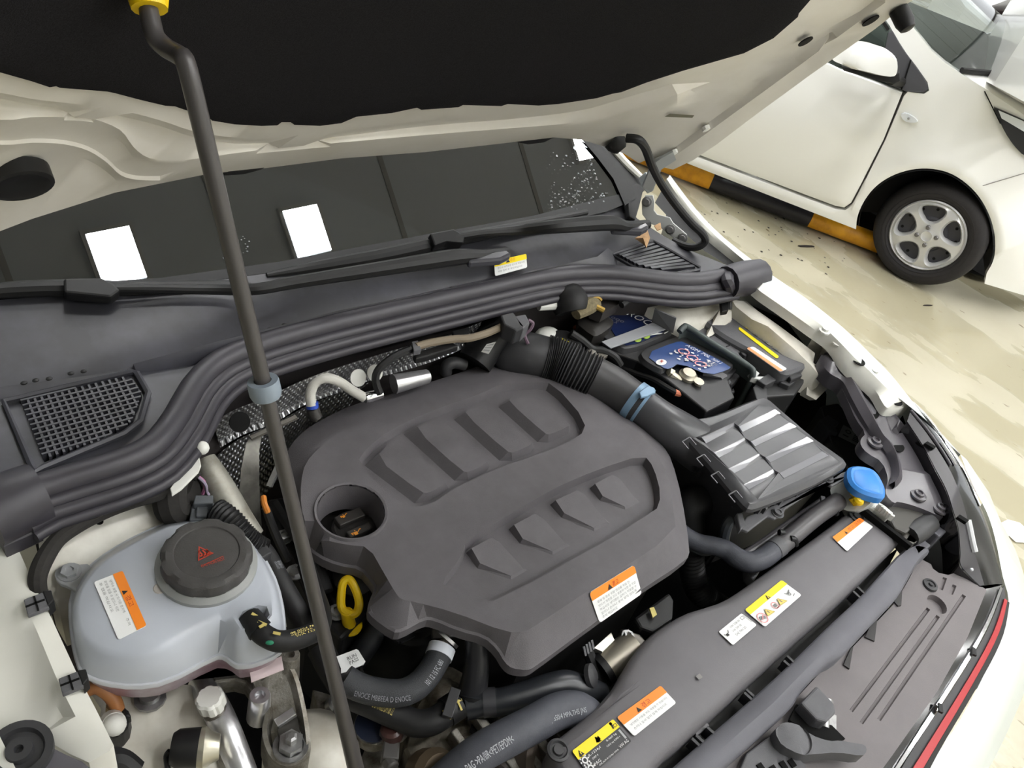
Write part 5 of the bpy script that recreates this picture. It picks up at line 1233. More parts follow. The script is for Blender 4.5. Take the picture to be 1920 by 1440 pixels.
ribbon('gloss_strip', [(1848, 1104, .770), (1813, 1193, .768), (1757, 1293, .766), (1670, 1417, .764), (1610, 1500, .763)], [(1879, 1096, .768), (1860, 1156, .765), (1827, 1220, .763), (1760, 1327, .760), (1710, 1403, .758), (1650, 1500, .756)], GLOSSB)
ribbon('chrome_line', [(1876, 1100, .772), (1856, 1152, .769), (1822, 1216, .767), (1756, 1320, .764), (1704, 1400, .762), (1640, 1500, .760)], [(1880, 1103, .770), (1860, 1158, .767), (1827, 1222, .765), (1761, 1327, .762), (1710, 1405, .760), (1648, 1500, .758)], CHROME, .001)
ribbon('lower_black_strip', [(1882, 1098, .758), (1862, 1158, .754), (1829, 1222, .752), (1762, 1328, .749), (1712, 1404, .747), (1655, 1500, .745)], [(1886, 1122, .752), (1866, 1190, .750), (1815, 1285, .746), (1725, 1428, .742), (1680, 1500, .740)], PLAST)
ribbon('red_line', [(1884, 1122, .757), (1862, 1188, .754), (1812, 1279, .750), (1722, 1424, .746), (1675, 1500, .744)], [(1889, 1126, .753), (1872, 1190, .750), (1823, 1284, .746), (1742, 1422, .742), (1697, 1500, .740)], RED)
ribbon('outer_black_strip', [(1889, 1126, .752), (1872, 1190, .749), (1823, 1285, .745), (1742, 1423, .741), (1697, 1500, .739)], [(1893, 1130, .748), (1880, 1195, .745), (1838, 1278, .741), (1760, 1410, .737), (1715, 1500, .735)], DARKP)
for x, y in ((1826, 1222), (1763, 1328)): MB().box(Z(x, y, .768), V((.012, .008, 0)), V((-.003, .005, 0)), V((0, 0, .004))).build('trim_clip', DARKP, gc, smooth=0)
# hood latch
la = thing('hood_latch', 'dark hood latch with round dished plate at the grille cover edge', 'latch', Z(1500, 1390, .76))
mb = MB(); p = G.loop(chaikin([(1452, 1372), (1462, 1358), (1478, 1353), (1505, 1362), (1520, 1378), (1555, 1390), (1576, 1388), (1600, 1393), (1622, 1396), (1626, 1408), (1618, 1418), (1570, 1410), (1520, 1415), (1500, 1415), (1466, 1398)], 1), .812)
c0 = Z(1489, 1384, .81); rg = lambda r, h: [(c0.x + r * math.cos(i * .314), c0.y + r * math.sin(i * .314), h) for i in range(20)]
mb.relief(G, p, loops=[rg(.0235, .812), rg(.0225, .809), rg(.008, .813)], skirt=.022); mb.build('latch_plate', PLASTG, la, smooth=40)
mb = MB(); mb.prism([Z(x, y, .815) for x, y in ((1502, 1318), (1532, 1285), (1564, 1318), (1568, 1336), (1550, 1354), (1530, 1348))], (0, 0, -.035)); mb.build('latch_cover', PLASTG, la, smooth=0, bevel=.003)
mb = MB(); mb.lathe(Z(1545, 1365, .79), V((.6, .5, .2)), [(.007, 0), (.007, .03), (.011, .03), (.011, .038), (.003, .04)], 12); mb.box(Z(1556, 1362, .79), V((.03, .02, 0)), V((-.008, .012, 0)), V((0, 0, .008))); mb.build('latch_striker', STEEL, la)
mb = MB(); mb.prism([Z(x, y, .795) for x, y in ((1494, 1320), (1530, 1350), (1560, 1360), (1585, 1385), (1560, 1392), (1520, 1378), (1500, 1362), (1480, 1350))], (0, 0, -.005)); mb.build('latch_recess', BLACK, la, smooth=0)
mb = MB(); mb.prism([Z(x, y, .795) for x, y in ((1400, 1412), (1446, 1378), (1510, 1432), (1520, 1460), (1380, 1460))], (0, 0, -.012)); lp2 = mb.build('slotted_plate', PLASTG, la, smooth=0, bevel=.002)
for x, y in ((1428, 1440), (1470, 1436), (1486, 1432), (1452, 1444)): MB().bar(Z(x - 6, y - 8, .796), Z(x + 4, y + 6, .796), .008, .002).build('slot', BLACK, lp2, smooth=0)

# ================================================================== headlamp carrier plate, headlamp, washer neck
hc = thing('lamp_carrier', 'satin black headlamp carrier plate with bracket arm and round holes', 'carrier plate', Z(1700, 880, .80))
def hz2(x, y): return .925 - .085 * min(1, max(0, (y - 660) / 310))
PO = [(1590, 752), (1604, 786), (1624, 812), (1613, 824), (1614, 836), (1626, 850), (1655, 866), (1666, 898), (1660, 916), (1662, 930), (1676, 944), (1684, 940), (1720, 950), (1760, 967), (1788, 974), (1779, 950), (1769, 919), (1744, 871), (1721, 827), (1687, 787), (1656, 742), (1620, 714), (1584, 680), (1560, 690)]
P3 = lambda l, d=0: [(x, y, hz2(x, y) + d) for x, y in l]
hcirc = lambda x, y, r, d: [(x + r * 1.25 * math.cos(i * .45) + r * .25 * math.sin(i * .45), y + r * math.sin(i * .45), hz2(x, y) + d) for i in range(14)]
dia = [(1668, 806), (1680, 801), (1692, 812), (1684, 818), (1672, 812)]
gq = lambda a, b: groove(a, b)
rib1 = [(1650, 748), (1655, 745), (1690, 784), (1686, 787)]; rib2 = [(1746, 884), (1750, 882), (1778, 946), (1772, 947)]
MB().relief(G, G.loop(chaikin(P3(PO), 1)), loops=[G.loop(P3(dia, .0)), G.loop(P3([lerp(p, (1680, 809), .3) for p in dia], -.006)), G.loop(P3(rib1)), G.loop(P3([lerp(p, (1670, 766), .25) for p in rib1], -.006)), G.loop(P3(rib2)), G.loop(P3([lerp(p, (1762, 915), .25) for p in rib2], .006))], skirt=.02).build('plate', SATINB, hc, smooth=30)
mb = MB()   # bracket arm with a folded ridge, from the fender stay down to the plate
A1 = [(1537, 668, .93), (1549, 665, .932), (1575, 672, .93), (1592, 692, .928), (1608, 720, .92), (1630, 762, .91), (1655, 812, .893), (1672, 830, .885), (1686, 860, .877), (1692, 898, .866), (1678, 912, .862)]
A2 = [(1534, 676, .925), (1556, 700, .922), (1580, 715, .918), (1596, 745, .91), (1618, 785, .898), (1640, 820, .886), (1654, 838, .880), (1668, 862, .872), (1672, 890, .864), (1668, 908, .861)]
a1 = [Z(*p) for p in catmull(A1, 4)]; a2 = [Z(*p) for p in catmull(A2, 4)]; n_ = min(len(a1), len(a2))
a1, a2 = res(a1, 36), res(a2, 36)
mb.loft([[p - V((0, 0, .03)) for p in a2], a2, [p.lerp(q, .45) + V((0, 0, .010)) for p, q in zip(a2, a1)], a1, [p - V((0, 0, .02)) for p in a1]], False, False, closed=False)
mb.build('bracket_arm', SATINB, hc, smooth=35)
mb = MB(); mb.prism([Z(x, y, hz2(x, y) + .001) for x, y in ((1582, 694), (1604, 688), (1645, 762), (1640, 785), (1622, 770))], (0, 0, -.003)); mb.build('bracket_web', mat('satin_light', (120, 118, 124), .3), hc, smooth=0)
for x, y, r in ((1638, 777, 8), (1686, 839, 8)):
    MB().prism([Z(p[0], p[1], p[2]) for p in hcirc(x, y, r, .0012)], (0, 0, -.001)).build('round_hole', BLACK, hc, smooth=0)
fx = None
for x, y in ((1640, 830), (1721, 929), (1762, 954), (1557, 672)):
    z = hz2(x, y) + .001
    if fx is None:
        mb = MB(); mb.lathe((0, 0, 0), (0, 0, 1), [(.015, 0), (.014, .003), (.009, .004), (.008, .008), (.005, .009), (.004, .006), (.001, .006)], 18); fx = mb.build('carrier_screw', SATINB, hc, at=Z(x, y, z))
    else: inst(fx, hc, Z(x, y, z))
mb = MB(); mb.prism([Z(x, y, .835) for x, y in ((1662, 932), (1690, 942), (1726, 955), (1735, 965), (1700, 1000), (1678, 990), (1664, 962))], (0, 0, -.03)); mb.build('lower_bracket', mat('bracket_dark', (70, 68, 64), .5), hc, smooth=0, bevel=.004)
# dark housing under the plate with its sticker
hd = thing('headlamp_housing', 'dark headlamp housing with a grey sticker deep below the carrier plate', 'headlamp housing', Z(1600, 820, .70))
mb = MB(); mb.prism([Z(x, y, .79) for x, y in ((1540, 760), (1572, 755), (1640, 830), (1672, 880), (1690, 940), (1640, 930), (1590, 880), (1560, 830))], (0, 0, -.12)); mb.build('housing', mat('housing_black', (20, 20, 20), .6), hd, smooth=0, bevel=.004)
mb = MB(); mb.prism([Z(x, y, .80) for x, y in ((1537, 787), (1552, 778), (1574, 792), (1566, 800), (1572, 812), (1556, 806))], (0, 0, -.05)); mb.build('connector', PLAST, hd, smooth=0, bevel=.002)
S = Sheet([Z(1581, 797, .792), Z(1621, 820, .792), Z(1612, 838, .792), Z(1571, 818, .792)], .001)
lb = S.base('sticker', mat('sticker_grey', (120, 122, 120), .5), hd, .05); S.ring(circ(.3, .4, .006, S.W, S.H, 12), .4, INK)
for i in range(5): S.rect(.58, .2 + i * .14, .9, .28 + i * .14, INK)
S.rect(.15, .7, .4, .8, INK); S.finish(lb)
hl = thing('headlamp', 'glossy black headlamp along the far front edge with chrome strips', 'headlamp', Z(1790, 930, .72))
HI = [(1700, 792, .905), (1730, 838, .893), (1752, 880, .882), (1774, 922, .872), (1786, 960, .862), (1796, 995, .835), (1799, 1040, .810), (1799, 1062, .798), (1815, 1080, .785), (1836, 1099, .776)]
HM = [(1706, 770, .908), (1740, 810, .898), (1772, 856, .885), (1795, 900, .872), (1812, 948, .850), (1826, 1000, .825), (1838, 1050, .800), (1846, 1099, .775)]
HO = [(1709, 757, .903), (1735, 782, .893), (1768, 826, .878), (1802, 875, .862), (1824, 920, .846), (1845, 965, .825), (1860, 1010, .803), (1872, 1060, .783), (1880, 1096, .769)]
h1, h2, h3 = (res([Z(*p) for p in catmull(l, 4)], 40) for l in (HI, HM, HO))
mb = MB(); mb.loft([[p - V((0, 0, .05)) for p in h1], h1, [p + V((0, 0, .002)) for p in h2], [p.lerp(q, .5) + V((.004, -.002, .004)) for p, q in zip(h2, h3)], h3, [p - V((0, 0, .06)) for p in h3]], False, False, closed=False)
mb.build('lens_body', GLOSSB, hl, smooth=50)
mb = MB(); mb.loft([[p.lerp(q, .05) + V((0, 0, .001)) for p, q in zip(h1, h2)], [p.lerp(q, .75) + V((0, 0, .0035)) for p, q in zip(h1, h2)]], False, False, closed=False); mb.build('upper_rail', mat('rail_black', (52, 50, 54), .35), hl, smooth=50)
def seg(P, Q, a, b, t, w, dz, m, nm, r=None):
    i0, i1 = int(a * 39), int(b * 39)
    MB().tube([P[i].lerp(Q[i], t) + V((0, 0, dz)) for i in range(i0, i1 + 1)], w, 8, smooth=False).build(nm, m, hl)
seg(h2, h3, .02, .60, .75, .0022, .006, CHROME, 'chrome_strip'); seg(h2, h3, .25, .38, .2, .003, .006, CHROME, 'chrome_strip'); seg(h1, h2, .62, .82, .75, .0055, .004, mat('led_bar', (210, 212, 214), .25), 'light_bar')
seg(h1, h2, .02, .35, .9, .003, .004, SATINB, 'ridge'); seg(h2, h3, .0, .55, .95, .003, .004, mat('edge_pale', (180, 176, 170), .4), 'pale_edge')
for x, y, z in ((1743, 836, .898), (1804, 974, .862)):
    mb = MB(); mb.box(Z(x, y, z), V((.010, .0, 0)), V((-.004, .016, 0)), V((0, 0, .006))); mb.build('lamp_clip', BLACK, hl, smooth=0)
mb = MB(); mb.prism([Z(x, y, .815) for x, y in ((1812, 1010), (1832, 1018), (1848, 1060), (1846, 1100), (1836, 1103), (1820, 1085), (1812, 1060))], (0, 0, -.02)); mb.v = [p - V((0, 0, .045)) for p in mb.v]; mb.build('lens_tip', GLOSSB, hl, smooth=0, bevel=.003)
MB().ball(Z(1822, 1068, .800), .003, 8, 5).build('bulb_glint', LAMPG, hl)
# dark cavity between carrier, headlamp and grille cover: actuator, crash bar end
ca = thing('lamp_adjuster', 'grey and black lamp adjuster block between radiator cover and headlamp', 'adjuster', Z(1725, 1000, .76))
mb = MB(); mb.prism([Z(x, y, .825) for x, y in ((1690, 1000), (1738, 956), (1747, 966), (1742, 975), (1700, 1012), (1716, 1018), (1722, 1012), (1708, 1023))], (0, 0, -.03)); mb.build('metal_cradle', mat('cradle_grey', (110, 108, 104), .4, metal=.4), ca, smooth=0, bevel=.002)
mb = MB(); mb.tube(tubeZ([(1704, 1006, .82), (1722, 994, .822), (1744, 980, .824)]), [.018, .02, .017], 14); mb.build('motor', PLAST, ca)
mb = MB(); mb.prism([Z(x, y, .822) for x, y in ((1760, 974), (1781, 976), (1786, 988), (1762, 1006), (1748, 996), (1756, 985))], (0, 0, -.05)); mb.prism([Z(x, y, .812) for x, y in ((1711, 1020), (1728, 1008), (1747, 1022), (1722, 1042))], (0, 0, -.03)); mb.build('grey_block', BEAM, ca, smooth=0, bevel=.003)
mb = MB(); mb.bar(Z(1612, 953, .828), Z(1706, 1026, .824), .008, .012); mb.build('black_strut', BLACK, ca, smooth=0)
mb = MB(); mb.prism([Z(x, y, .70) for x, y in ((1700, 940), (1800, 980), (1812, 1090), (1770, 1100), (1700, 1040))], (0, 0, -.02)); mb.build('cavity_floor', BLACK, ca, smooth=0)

wn = thing('washer_filler', 'white washer filler neck with bright blue cap', 'washer filler', Z(1625, 930, .75))
mb = MB(); mb.tube(tubeZ([(1598, 920, .845), (1610, 935, .81), (1612, 950, .76)]), [.036, .034, .032], 18); mb.build('neck', mat('neck_white', (206, 208, 206), .4), wn)
BC = [(1588, 880), (1596, 875), (1612, 874), (1634, 880), (1648, 893), (1657, 910), (1660, 922), (1658, 936), (1640, 934), (1615, 926), (1598, 915), (1588, 900)]
q = G.loop(chaikin(BC, 1), .868)
MB().relief(G, q, loops=[inset(q, .005, .005), inset(q, .010, .0035), inset(q, .013, .0055)], skirt=.012).build('cap', BLUE, wn, smooth=40)
mb = MB(); mb.loft([[Z(x, y, .858) for x, y in ((1585, 890), (1590, 905), (1602, 918), (1615, 926))], [Z(x, y, .840) for x, y in ((1584, 898), (1590, 914), (1604, 926), (1616, 932))]], False, False, closed=False); mb.build('cap_skirt', mat('blue_cap_shade', (52, 120, 196), .4), wn, smooth=50)
mb = MB(); mb.prism([Z(x, y, .838) for x, y in ((1612, 934), (1640, 936), (1660, 948), (1676, 962), (1664, 972), (1640, 955), (1618, 945))], (0, 0, -.015)); mb.build('neck_flange', WHITEP, wn, smooth=0, bevel=.002)
for i in range(6): MB().box(Z(1648 + i * 4.5, 950 + i * 4, .845), V((.004, .002, 0)), V((-.003, .006, 0)), V((0, 0, .012))).build('flange_tooth', WHITEP, wn, smooth=0)
mb = MB(); mb.tube(tubeZ([(1598, 929, .852), (1604, 924, .856), (1612, 926, .856), (1610, 932, .853), (1607, 937, .85), (1612, 941, .85), (1616, 937, .852)]), [.005, .006, .005, .006, .008, .007, .004], 10); mb.tube(tubeZ([(1600, 932, .848), (1608, 945, .842)]), [.009, .008], 10, smooth=False); yc = mb.build('yellow_clip', YEL, wn)

# ================================================================== pipes in front of the air box
pp = thing('coolant_pipe', 'thick black coolant pipe running along the rear edge of the radiator cover', 'pipe', Z(1450, 1010, .80))
MB().tube(tubeZ([(1262, 985, .80), (1285, 1005, .80), (1310, 1018, .80), (1340, 1024, .805), (1362, 1032, .805), (1385, 1048, .805), (1408, 1054, .807), (1432, 1046, .81), (1455, 1028, .812)]), [.0145, .0145, .0145, .0145, .0155, .0165, .0165, .0165, .0165], 16).build('hose', HOSEG, pp)
MB().tube(tubeZ([(1452, 1031, .812), (1478, 1011, .815), (1530, 968, .82), (1572, 940, .822)]), [.0165, .0155, .0155, .0155], 16).build('pipe', mat('pipe_plastic', (82, 80, 82), .35), pp)
MB().tube(tubeZ([(1450, 1032, .812), (1462, 1023, .814)]), [.0172, .0172], 16, smooth=False).build('pipe_joint', PLASTG, pp)
MB().tube(tubeZ([(1398, 1040, .80), (1440, 1012, .80), (1470, 990, .80), (1540, 942, .80)]), .0075, 10).build('thin_pipe', mat('thin_pipe_grey', (96, 94, 98), .35), pp)
MB().box(Z(1541, 943, .803), V((.016, .014, 0)), V((-.006, .006, 0)), V((0, 0, .014))).build('pipe_end', mat('pipe_end_grey', (120, 120, 124), .4), pp, smooth=0, bevel=.001)
for x, y in ((1486, 1014), (1562, 956), (1465, 1002)):
    mb = MB(); mb.tube(tubeZ([(x - 4, y - 4, .828), (x + 4, y - 2, .826), (x + 6, y + 8, .815)]), .005, 8); mb.build('pipe_clip', DARKP, pp)
mb = MB(); mb.prism([Z(x, y, .77) for x, y in ((1400, 1060), (1422, 1048), (1428, 1066), (1414, 1090), (1402, 1078))], (0, 0, -.02)); mb.build('pipe_bracket', PLASTG, pp, smooth=0, bevel=.003)
mb = MB(); mb.tube(tubeZ([(1282, 1015, .78), (1300, 1030, .775), (1322, 1037, .775), (1344, 1030, .78)]), .0055, 8); mb.build('small_hose', mat('small_hose', (58, 62, 68), .4), pp)
ct_ = thing('corrugated_conduit', 'black corrugated conduit dropping beside the engine cover', 'conduit', Z(1300, 1110, .60))
MB().tube(tubeZ([(1296, 1030, .76), (1298, 1070, .72), (1308, 1105, .69), (1330, 1125, .67), (1352, 1140, .66)]), lambda t: .020 + .0018 * math.cos(t * 2 * math.pi * 26), 14, per=40).build('conduit', DARKP, ct_)
el_ = thing('charge_air_elbow', 'black rubber elbow hose beside the engine cover and air box', 'hose', Z(1300, 950, .74))
MB().tube(tubeZ([(1350, 930, .79), (1325, 938, .795), (1302, 942, .795), (1292, 956, .785), (1293, 985, .765), (1296, 1015, .74)]), [.028, .027, .028, .028, .026, .026], 18).build('elbow', RUBBER, el_)
for p in (((1318, 940), (1326, 937)), ((1330, 936), (1338, 932))):
    MB().tube([Z(p[0][0], p[0][1], .795), Z(p[1][0], p[1][1], .794)], .030, 18, smooth=False).build('hose_clamp', DARKP, el_)
MB().box(Z(1336, 918, .815), V((.006, .002, 0)), V((0, .012, 0)), V((0, 0, .02))).build('clamp_lug', PLAST, el_, smooth=0)
mb = MB(); mb.prism([Z(x, y, .79) for x, y in ((1336, 955), (1352, 948), (1372, 968), (1352, 985), (1344, 975))], (0, 0, -.02)); mb.build('elbow_bracket', PLAST, el_, smooth=0, bevel=.003)
vh = thing('vent_hose', 'thin grey hose curling under the corner of the air box', 'hose', Z(1365, 1000, .72))
MB().tube(tubeZ([(1384, 968, .82), (1372, 974, .82), (1362, 988, .81), (1357, 1010, .79), (1354, 1035, .77)]), .0095, 10).build('hose', mat('vent_hose_grey', (66, 70, 76), .4), vh)

# ================================================================== below the engine cover: block, alternator, hoses
eb = thing('engine_block', 'dark engine block with cast aluminium front below the plastic cover', 'engine', (.62, .45, .34))
mb = MB(); mb.prism([Z(x, y, .80) for x, y in ((560, 860), (930, 700), (1080, 725), (1230, 860), (1270, 1010), (1000, 1200), (760, 1150), (600, 1010))], (0, 0, -.42)); mb.build('block', mat('block_black', (26, 26, 26), .7), eb, smooth=0)
mb = MB(); mb.prism([Z(x, y, .73) for x, y in ((780, 1290), (840, 1240), (930, 1290), (1040, 1320), (1130, 1300), (1120, 1440), (1000, 1500), (800, 1500), (760, 1400))], (0, 0, -.3)); mb.build('front_casting', ALUD, eb, smooth=0, bevel=.01)
for i, (a, b, w) in enumerate((((885, 1340), (1000, 1500), .012), ((915, 1325), (1040, 1490), .010), ((950, 1330), (1080, 1480), .012), ((845, 1375), (930, 1500), .010), ((985, 1310), (1100, 1450), .010))):
    MB().bar(Z(a[0], a[1], .745), Z(b[0], b[1], .735), w, .03).build('cast_rib', ALU, eb, smooth=0, bevel=.002)
mb = MB(); mb.prism([Z(x, y, .742) for x, y in ((888, 1346), (905, 1352), (900, 1385), (880, 1372))], (0, 0, -.002)); mb.build('cast_pocket', BLACK, eb, smooth=0)
mb = MB(); mb.relief(G, G.loop(chaikin([(850, 1270, .76), (905, 1262, .765), (920, 1300, .75), (900, 1345, .735), (840, 1350, .735), (780, 1330, .735), (800, 1300, .75)], 1)), skirt=.05); mb.ball(Z(840, 1312, .75), .026, 14, 8, (1, 1.2, .6)); mb.build('thermostat_housing', ALUD, eb, smooth=60)
mb = MB(); mb.lathe(Z(962, 1432, .72), V((.5, -.6, .5)), [(.032, 0), (.032, .03), (.026, .035), (.012, .036)], 18); mb.build('cast_boss', mat('cast_brown', (104, 94, 86), .6, metal=.4), eb)
mb = MB(); mb.prism([Z(x, y, .75) for x, y in ((930, 1390), (985, 1380), (1000, 1410), (985, 1440), (950, 1445), (920, 1420))], (0, 0, -.05)); mb.build('sensor_block', mat('sensor_brown', (84, 78, 76), .5), eb, smooth=0, bevel=.006)
mb = MB(); mb.lathe(Z(800, 1460, .73), V((.2, -.5, .8)), [(.035, 0), (.035, .02), (.028, .03), (.01, .032)], 20); mb.build('pulley', mat('pulley_brown', (110, 96, 78), .5, metal=.5), eb)

fl_ = thing('oil_filter_housing', 'round black oil filter housing under the edge of the engine cover', 'oil filter', Z(750, 1230, .60))
mb = MB(); mb.lathe(Z(748, 1240, .64), (0, 0, 1), [(.052, 0), (.052, .11), (.048, .125), (.040, .128), (.040, .145), (.034, .15), (.01, .15)], 32); mb.build('canister', mat('filter_black', (26, 26, 27), .35), fl_)
mb = MB(); mb.lathe(Z(748, 1240, .725), (0, 0, 1), [(.0525, 0), (.0545, .003), (.0545, .008), (.0525, .011)], 32, cap0=False, cap1=False); mb.build('rim', mat('filter_rim', (52, 52, 54), .3), fl_)
mb = MB(); mb.bar(Z(722, 1186, .79), Z(750, 1203, .79), .006, .004); mb.bar(Z(776, 1190, .79), Z(750, 1203, .79), .006, .004); mb.build('chevron_rib', mat('chevron_black', (48, 48, 50), .3), fl_, smooth=0)
oh = thing('oil_hose', 'black ribbed hose running past the dipstick', 'hose', Z(690, 1210, .70))
MB().tube(tubeZ([(712, 1168, .76), (700, 1190, .755), (680, 1220, .74), (660, 1245, .72), (640, 1262, .70)]), .016, 12).build('hose', mat('oil_hose_black', (34, 36, 40), .5), oh)
cv = thing('cam_cover', 'black cam cover with silver bolts left of the engine cover', 'cam cover', Z(600, 1080, .70))
mb = MB(); mb.prism([Z(x, y, .78) for x, y in ((500, 935), (540, 930), (590, 1000), (640, 1050), (690, 1100), (690, 1150), (640, 1200), (590, 1150), (540, 1040))], (0, 0, -.10)); mb.build('cover_body', mat('cam_black', (22, 22, 23), .5), cv, smooth=0, bevel=.005)
mb = MB(); mb.tube(tubeZ([(520, 945, .80), (545, 985, .80), (575, 1030, .80), (600, 1075, .795), (612, 1110, .79)]), .010, 8); mb.tube(tubeZ([(545, 940, .80), (575, 970, .81), (600, 1010, .81), (640, 1060, .80)]), .012, 8); mb.build('cable_guide', PLAST, cv)
mb = MB(); mb.ball(Z(665, 1080, .795), .03, 16, 8, (1, 1, .5)); mb.build('solenoid', mat('solenoid_grey', (60, 60, 60), .5), cv)
fx = None
for x, y in ((532, 1008), (609, 1076), (631, 1149), (553, 1074)):
    fx = bolt_mb(.009, .008).build('cover_bolt', STEEL, cv, at=Z(x, y, .785)) if fx is None else inst(fx, cv, Z(x, y, .785))

# hoses in the lower middle
def hose(name, label, pts, r, m, seg=16, printed=()):
    t = thing(name, label, 'hose', Z(*pts[len(pts) // 2][:3]) - V((0, 0, .05)))
    MB().tube(tubeZ(pts), r, seg).build('hose', m, t)
    return t
t = hose('fuel_hose', 'ribbed black hose with a white band curving below the engine cover', [(645, 1272, .82), (668, 1286, .815), (700, 1296, .81), (745, 1300, .81), (776, 1290, .81), (800, 1268, .81), (818, 1240, .81), (826, 1222, .81)], .0165, mat('braided_hose', (50, 52, 56), .5, bump=.5, bscale=1200), 18)
MB().tube(tubeZ([(822, 1232, .81), (829, 1214, .812)]), .0178, 18, smooth=False).build('white_band', mat('band_white', (206, 210, 218), .5), t)
MB().tube(tubeZ([(830, 1212, .812), (834, 1200, .815)]), .008, 12, smooth=False).build('neck', ALUD, t)
mb = MB(); mb.lathe(Z(836, 1196, .815), V((.25, .55, .3)), [(.018, 0), (.019, .003), (.019, .022), (.015, .026)], 20); mb.build('union', mat('union_dark', (70, 68, 66), .3, metal=.6), t)
MB().tube([Z(834, 1198, .815), Z(838, 1193, .817)], .0195, 20, smooth=False).build('union_ring', ALUB, t)
def along(parent, txt, pts, z, h, m, n=None):
    """lettering running along a hose"""
    P = [Z(x, y, z) for x, y in catmull(pts, 8)]; Ls = [0]
    for a, b in zip(P, P[1:]): Ls.append(Ls[-1] + (b - a).length)
    vs, fs = glyphs(txt); ax = min(v[0] for v in vs); bx = max(v[0] for v in vs); ay = min(v[1] for v in vs); by = max(v[1] for v in vs); out = []
    for x, y in vs:
        s_ = (x - ax) / (bx - ax) * Ls[-1]; k = 0
        while k < len(Ls) - 2 and Ls[k + 1] < s_: k += 1
        t_ = (s_ - Ls[k]) / max(1e-9, Ls[k + 1] - Ls[k]); p = P[k].lerp(P[k + 1], t_); d = (P[min(k + 2, len(P) - 1)] - P[max(0, k - 1)]).normalized()
        nrm = (CAM - p).normalized(); up = nrm.cross(d).normalized()
        out.append(p + up * ((y - ay) / (by - ay) - .5) * h)
    MB().add(out, fs).build('printed_text', m, parent, smooth=0, recalc=False)
PRN = mat('hose_print', (170, 174, 180), .6); PRD = mat('hose_print_dim', (122, 124, 130), .6)
along(t, 'ENOCE MBBEEA D ENOCE', [(665, 1300), (700, 1308), (740, 1312), (770, 1308)], .8285, .006, PRD)
along(t, '101 12 15 FC 680', [(800, 1282), (815, 1262), (828, 1238)], .8285, .007, PRN)
t = hose('heater_hose', 'smooth black hose with yellow print and clamp below the ribbed hose', [(600, 1215, .79), (625, 1262, .785), (655, 1300, .782), (700, 1322, .78), (745, 1342, .775), (780, 1356, .775), (812, 1352, .778), (840, 1334, .78), (858, 1322, .782)], .0165, RUBBER, 18)
along(t, 'EPDM/AR/EPDM 08 22', [(700, 1318), (720, 1326), (738, 1334)], .798, .010, INKY)
MB().tube(tubeZ([(836, 1336, .78), (860, 1320, .782)]), .0185, 18, smooth=False).build('clamp', DARKP, t)
MB().box(Z(846, 1318, .80), V((.03, .024, 0)), V((-.008, .010, 0)), V((0, 0, .006))).build('clamp_tab', PLAST, t, smooth=0, bevel=.001)
for a, b in (((836, 1324), (846, 1348)), ((830, 1334), (842, 1330)), ((856, 1310), (866, 1332)), ((856, 1316), (866, 1312))): MB().bar(Z(a[0], a[1], .800), Z(b[0], b[1], .799), .0026, .001).build('yellow_mark', INKY, t, smooth=0)
t = hose('coolant_riser', 'short vertical black rubber hose below the front of the engine cover', [(894, 1195, .83), (895, 1230, .81), (892, 1265, .79), (885, 1300, .77)], [.0155, .0155, .017, .019], mat('riser_rubber', (40, 40, 43), .35), 18)
MB().tube(tubeZ([(886, 1300, .772), (884, 1312, .766)]), .0215, 18, smooth=False).build('clamp', DARKP, t)
t = hose('radiator_hose', 'shiny black radiator hose joining the vertical hose', [(872, 1325, .765), (905, 1318, .77), (940, 1315, .775), (985, 1303, .78), (1030, 1288, .785), (1062, 1282, .785), (1090, 1290, .78), (1125, 1304, .765)], .0175, mat('radiator_hose_rubber', (44, 46, 50), .3), 18)
MB().tube(tubeZ([(906, 1318, .77), (930, 1316, .774)]), .0185, 18, smooth=False).build('sleeve', mat('sleeve_black', (70, 70, 74), .3), t)
mb = MB(); mb.tube(tubeZ([(1092, 1272, .79), (1100, 1292, .79), (1092, 1306, .78)]), .004, 8); mb.lathe(Z(1104, 1268, .795), V((.5, -.5, .6)), [(.016, 0), (.016, .006), (.008, .010), (.004, .010)], 14); mb.build('spring_clamp', PLAST, t)
t = hose('refrigerant_hose', 'thick grey insulated hose with white print curving to the radiator cover', [(800, 1500, .77), (850, 1452, .785), (900, 1412, .80), (950, 1384, .805), (1000, 1358, .805), (1045, 1334, .80), (1080, 1330, .795), (1104, 1345, .78), (1112, 1370, .765)], .0225, HOSEG, 20)
along(t, '>PAG >PA/IIR<PET/EPDM<', [(870, 1446), (910, 1417), (962, 1384)], .829, .009, PRN)
along(t, 'ETTEDDSTTNE (T) 350/4 MPA,TH5 JNS', [(978, 1376), (1030, 1352), (1075, 1338), (1100, 1332)], .822, .008, PRN)
# sensor plug and bits
sp_ = thing('pressure_sensor', 'grey plug sensor with brown body at the foot of the prop rod', 'sensor', Z(735, 1400, .70))
mb = MB(); mb.lathe(Z(738, 1372, .74), V((-.1, .3, .8)), [(.020, 0), (.020, .012), (.016, .014)], 16); mb.build('collar', ALU, sp_)
mb = MB(); mb.lathe(Z(736, 1378, .75), V((-.1, .2, .9)), [(.014, 0), (.014, .014), (.010, .017), (.003, .017)], 16); mb.build('brown_body', mat('brown_plastic', (70, 46, 42), .35), sp_)
mb = MB(); mb.prism([Z(x, y, .755) for x, y in ((720, 1388), (750, 1390), (748, 1424), (716, 1420))], (0, 0, -.02)); mb.lathe(Z(728, 1424, .745), V((-.1, -.8, .1)), [(.009, 0), (.009, .012), (.004, .013)], 12); mb.build('plug', mat('plug_grey', (74, 72, 70), .5), sp_, smooth=30, bevel=.002)
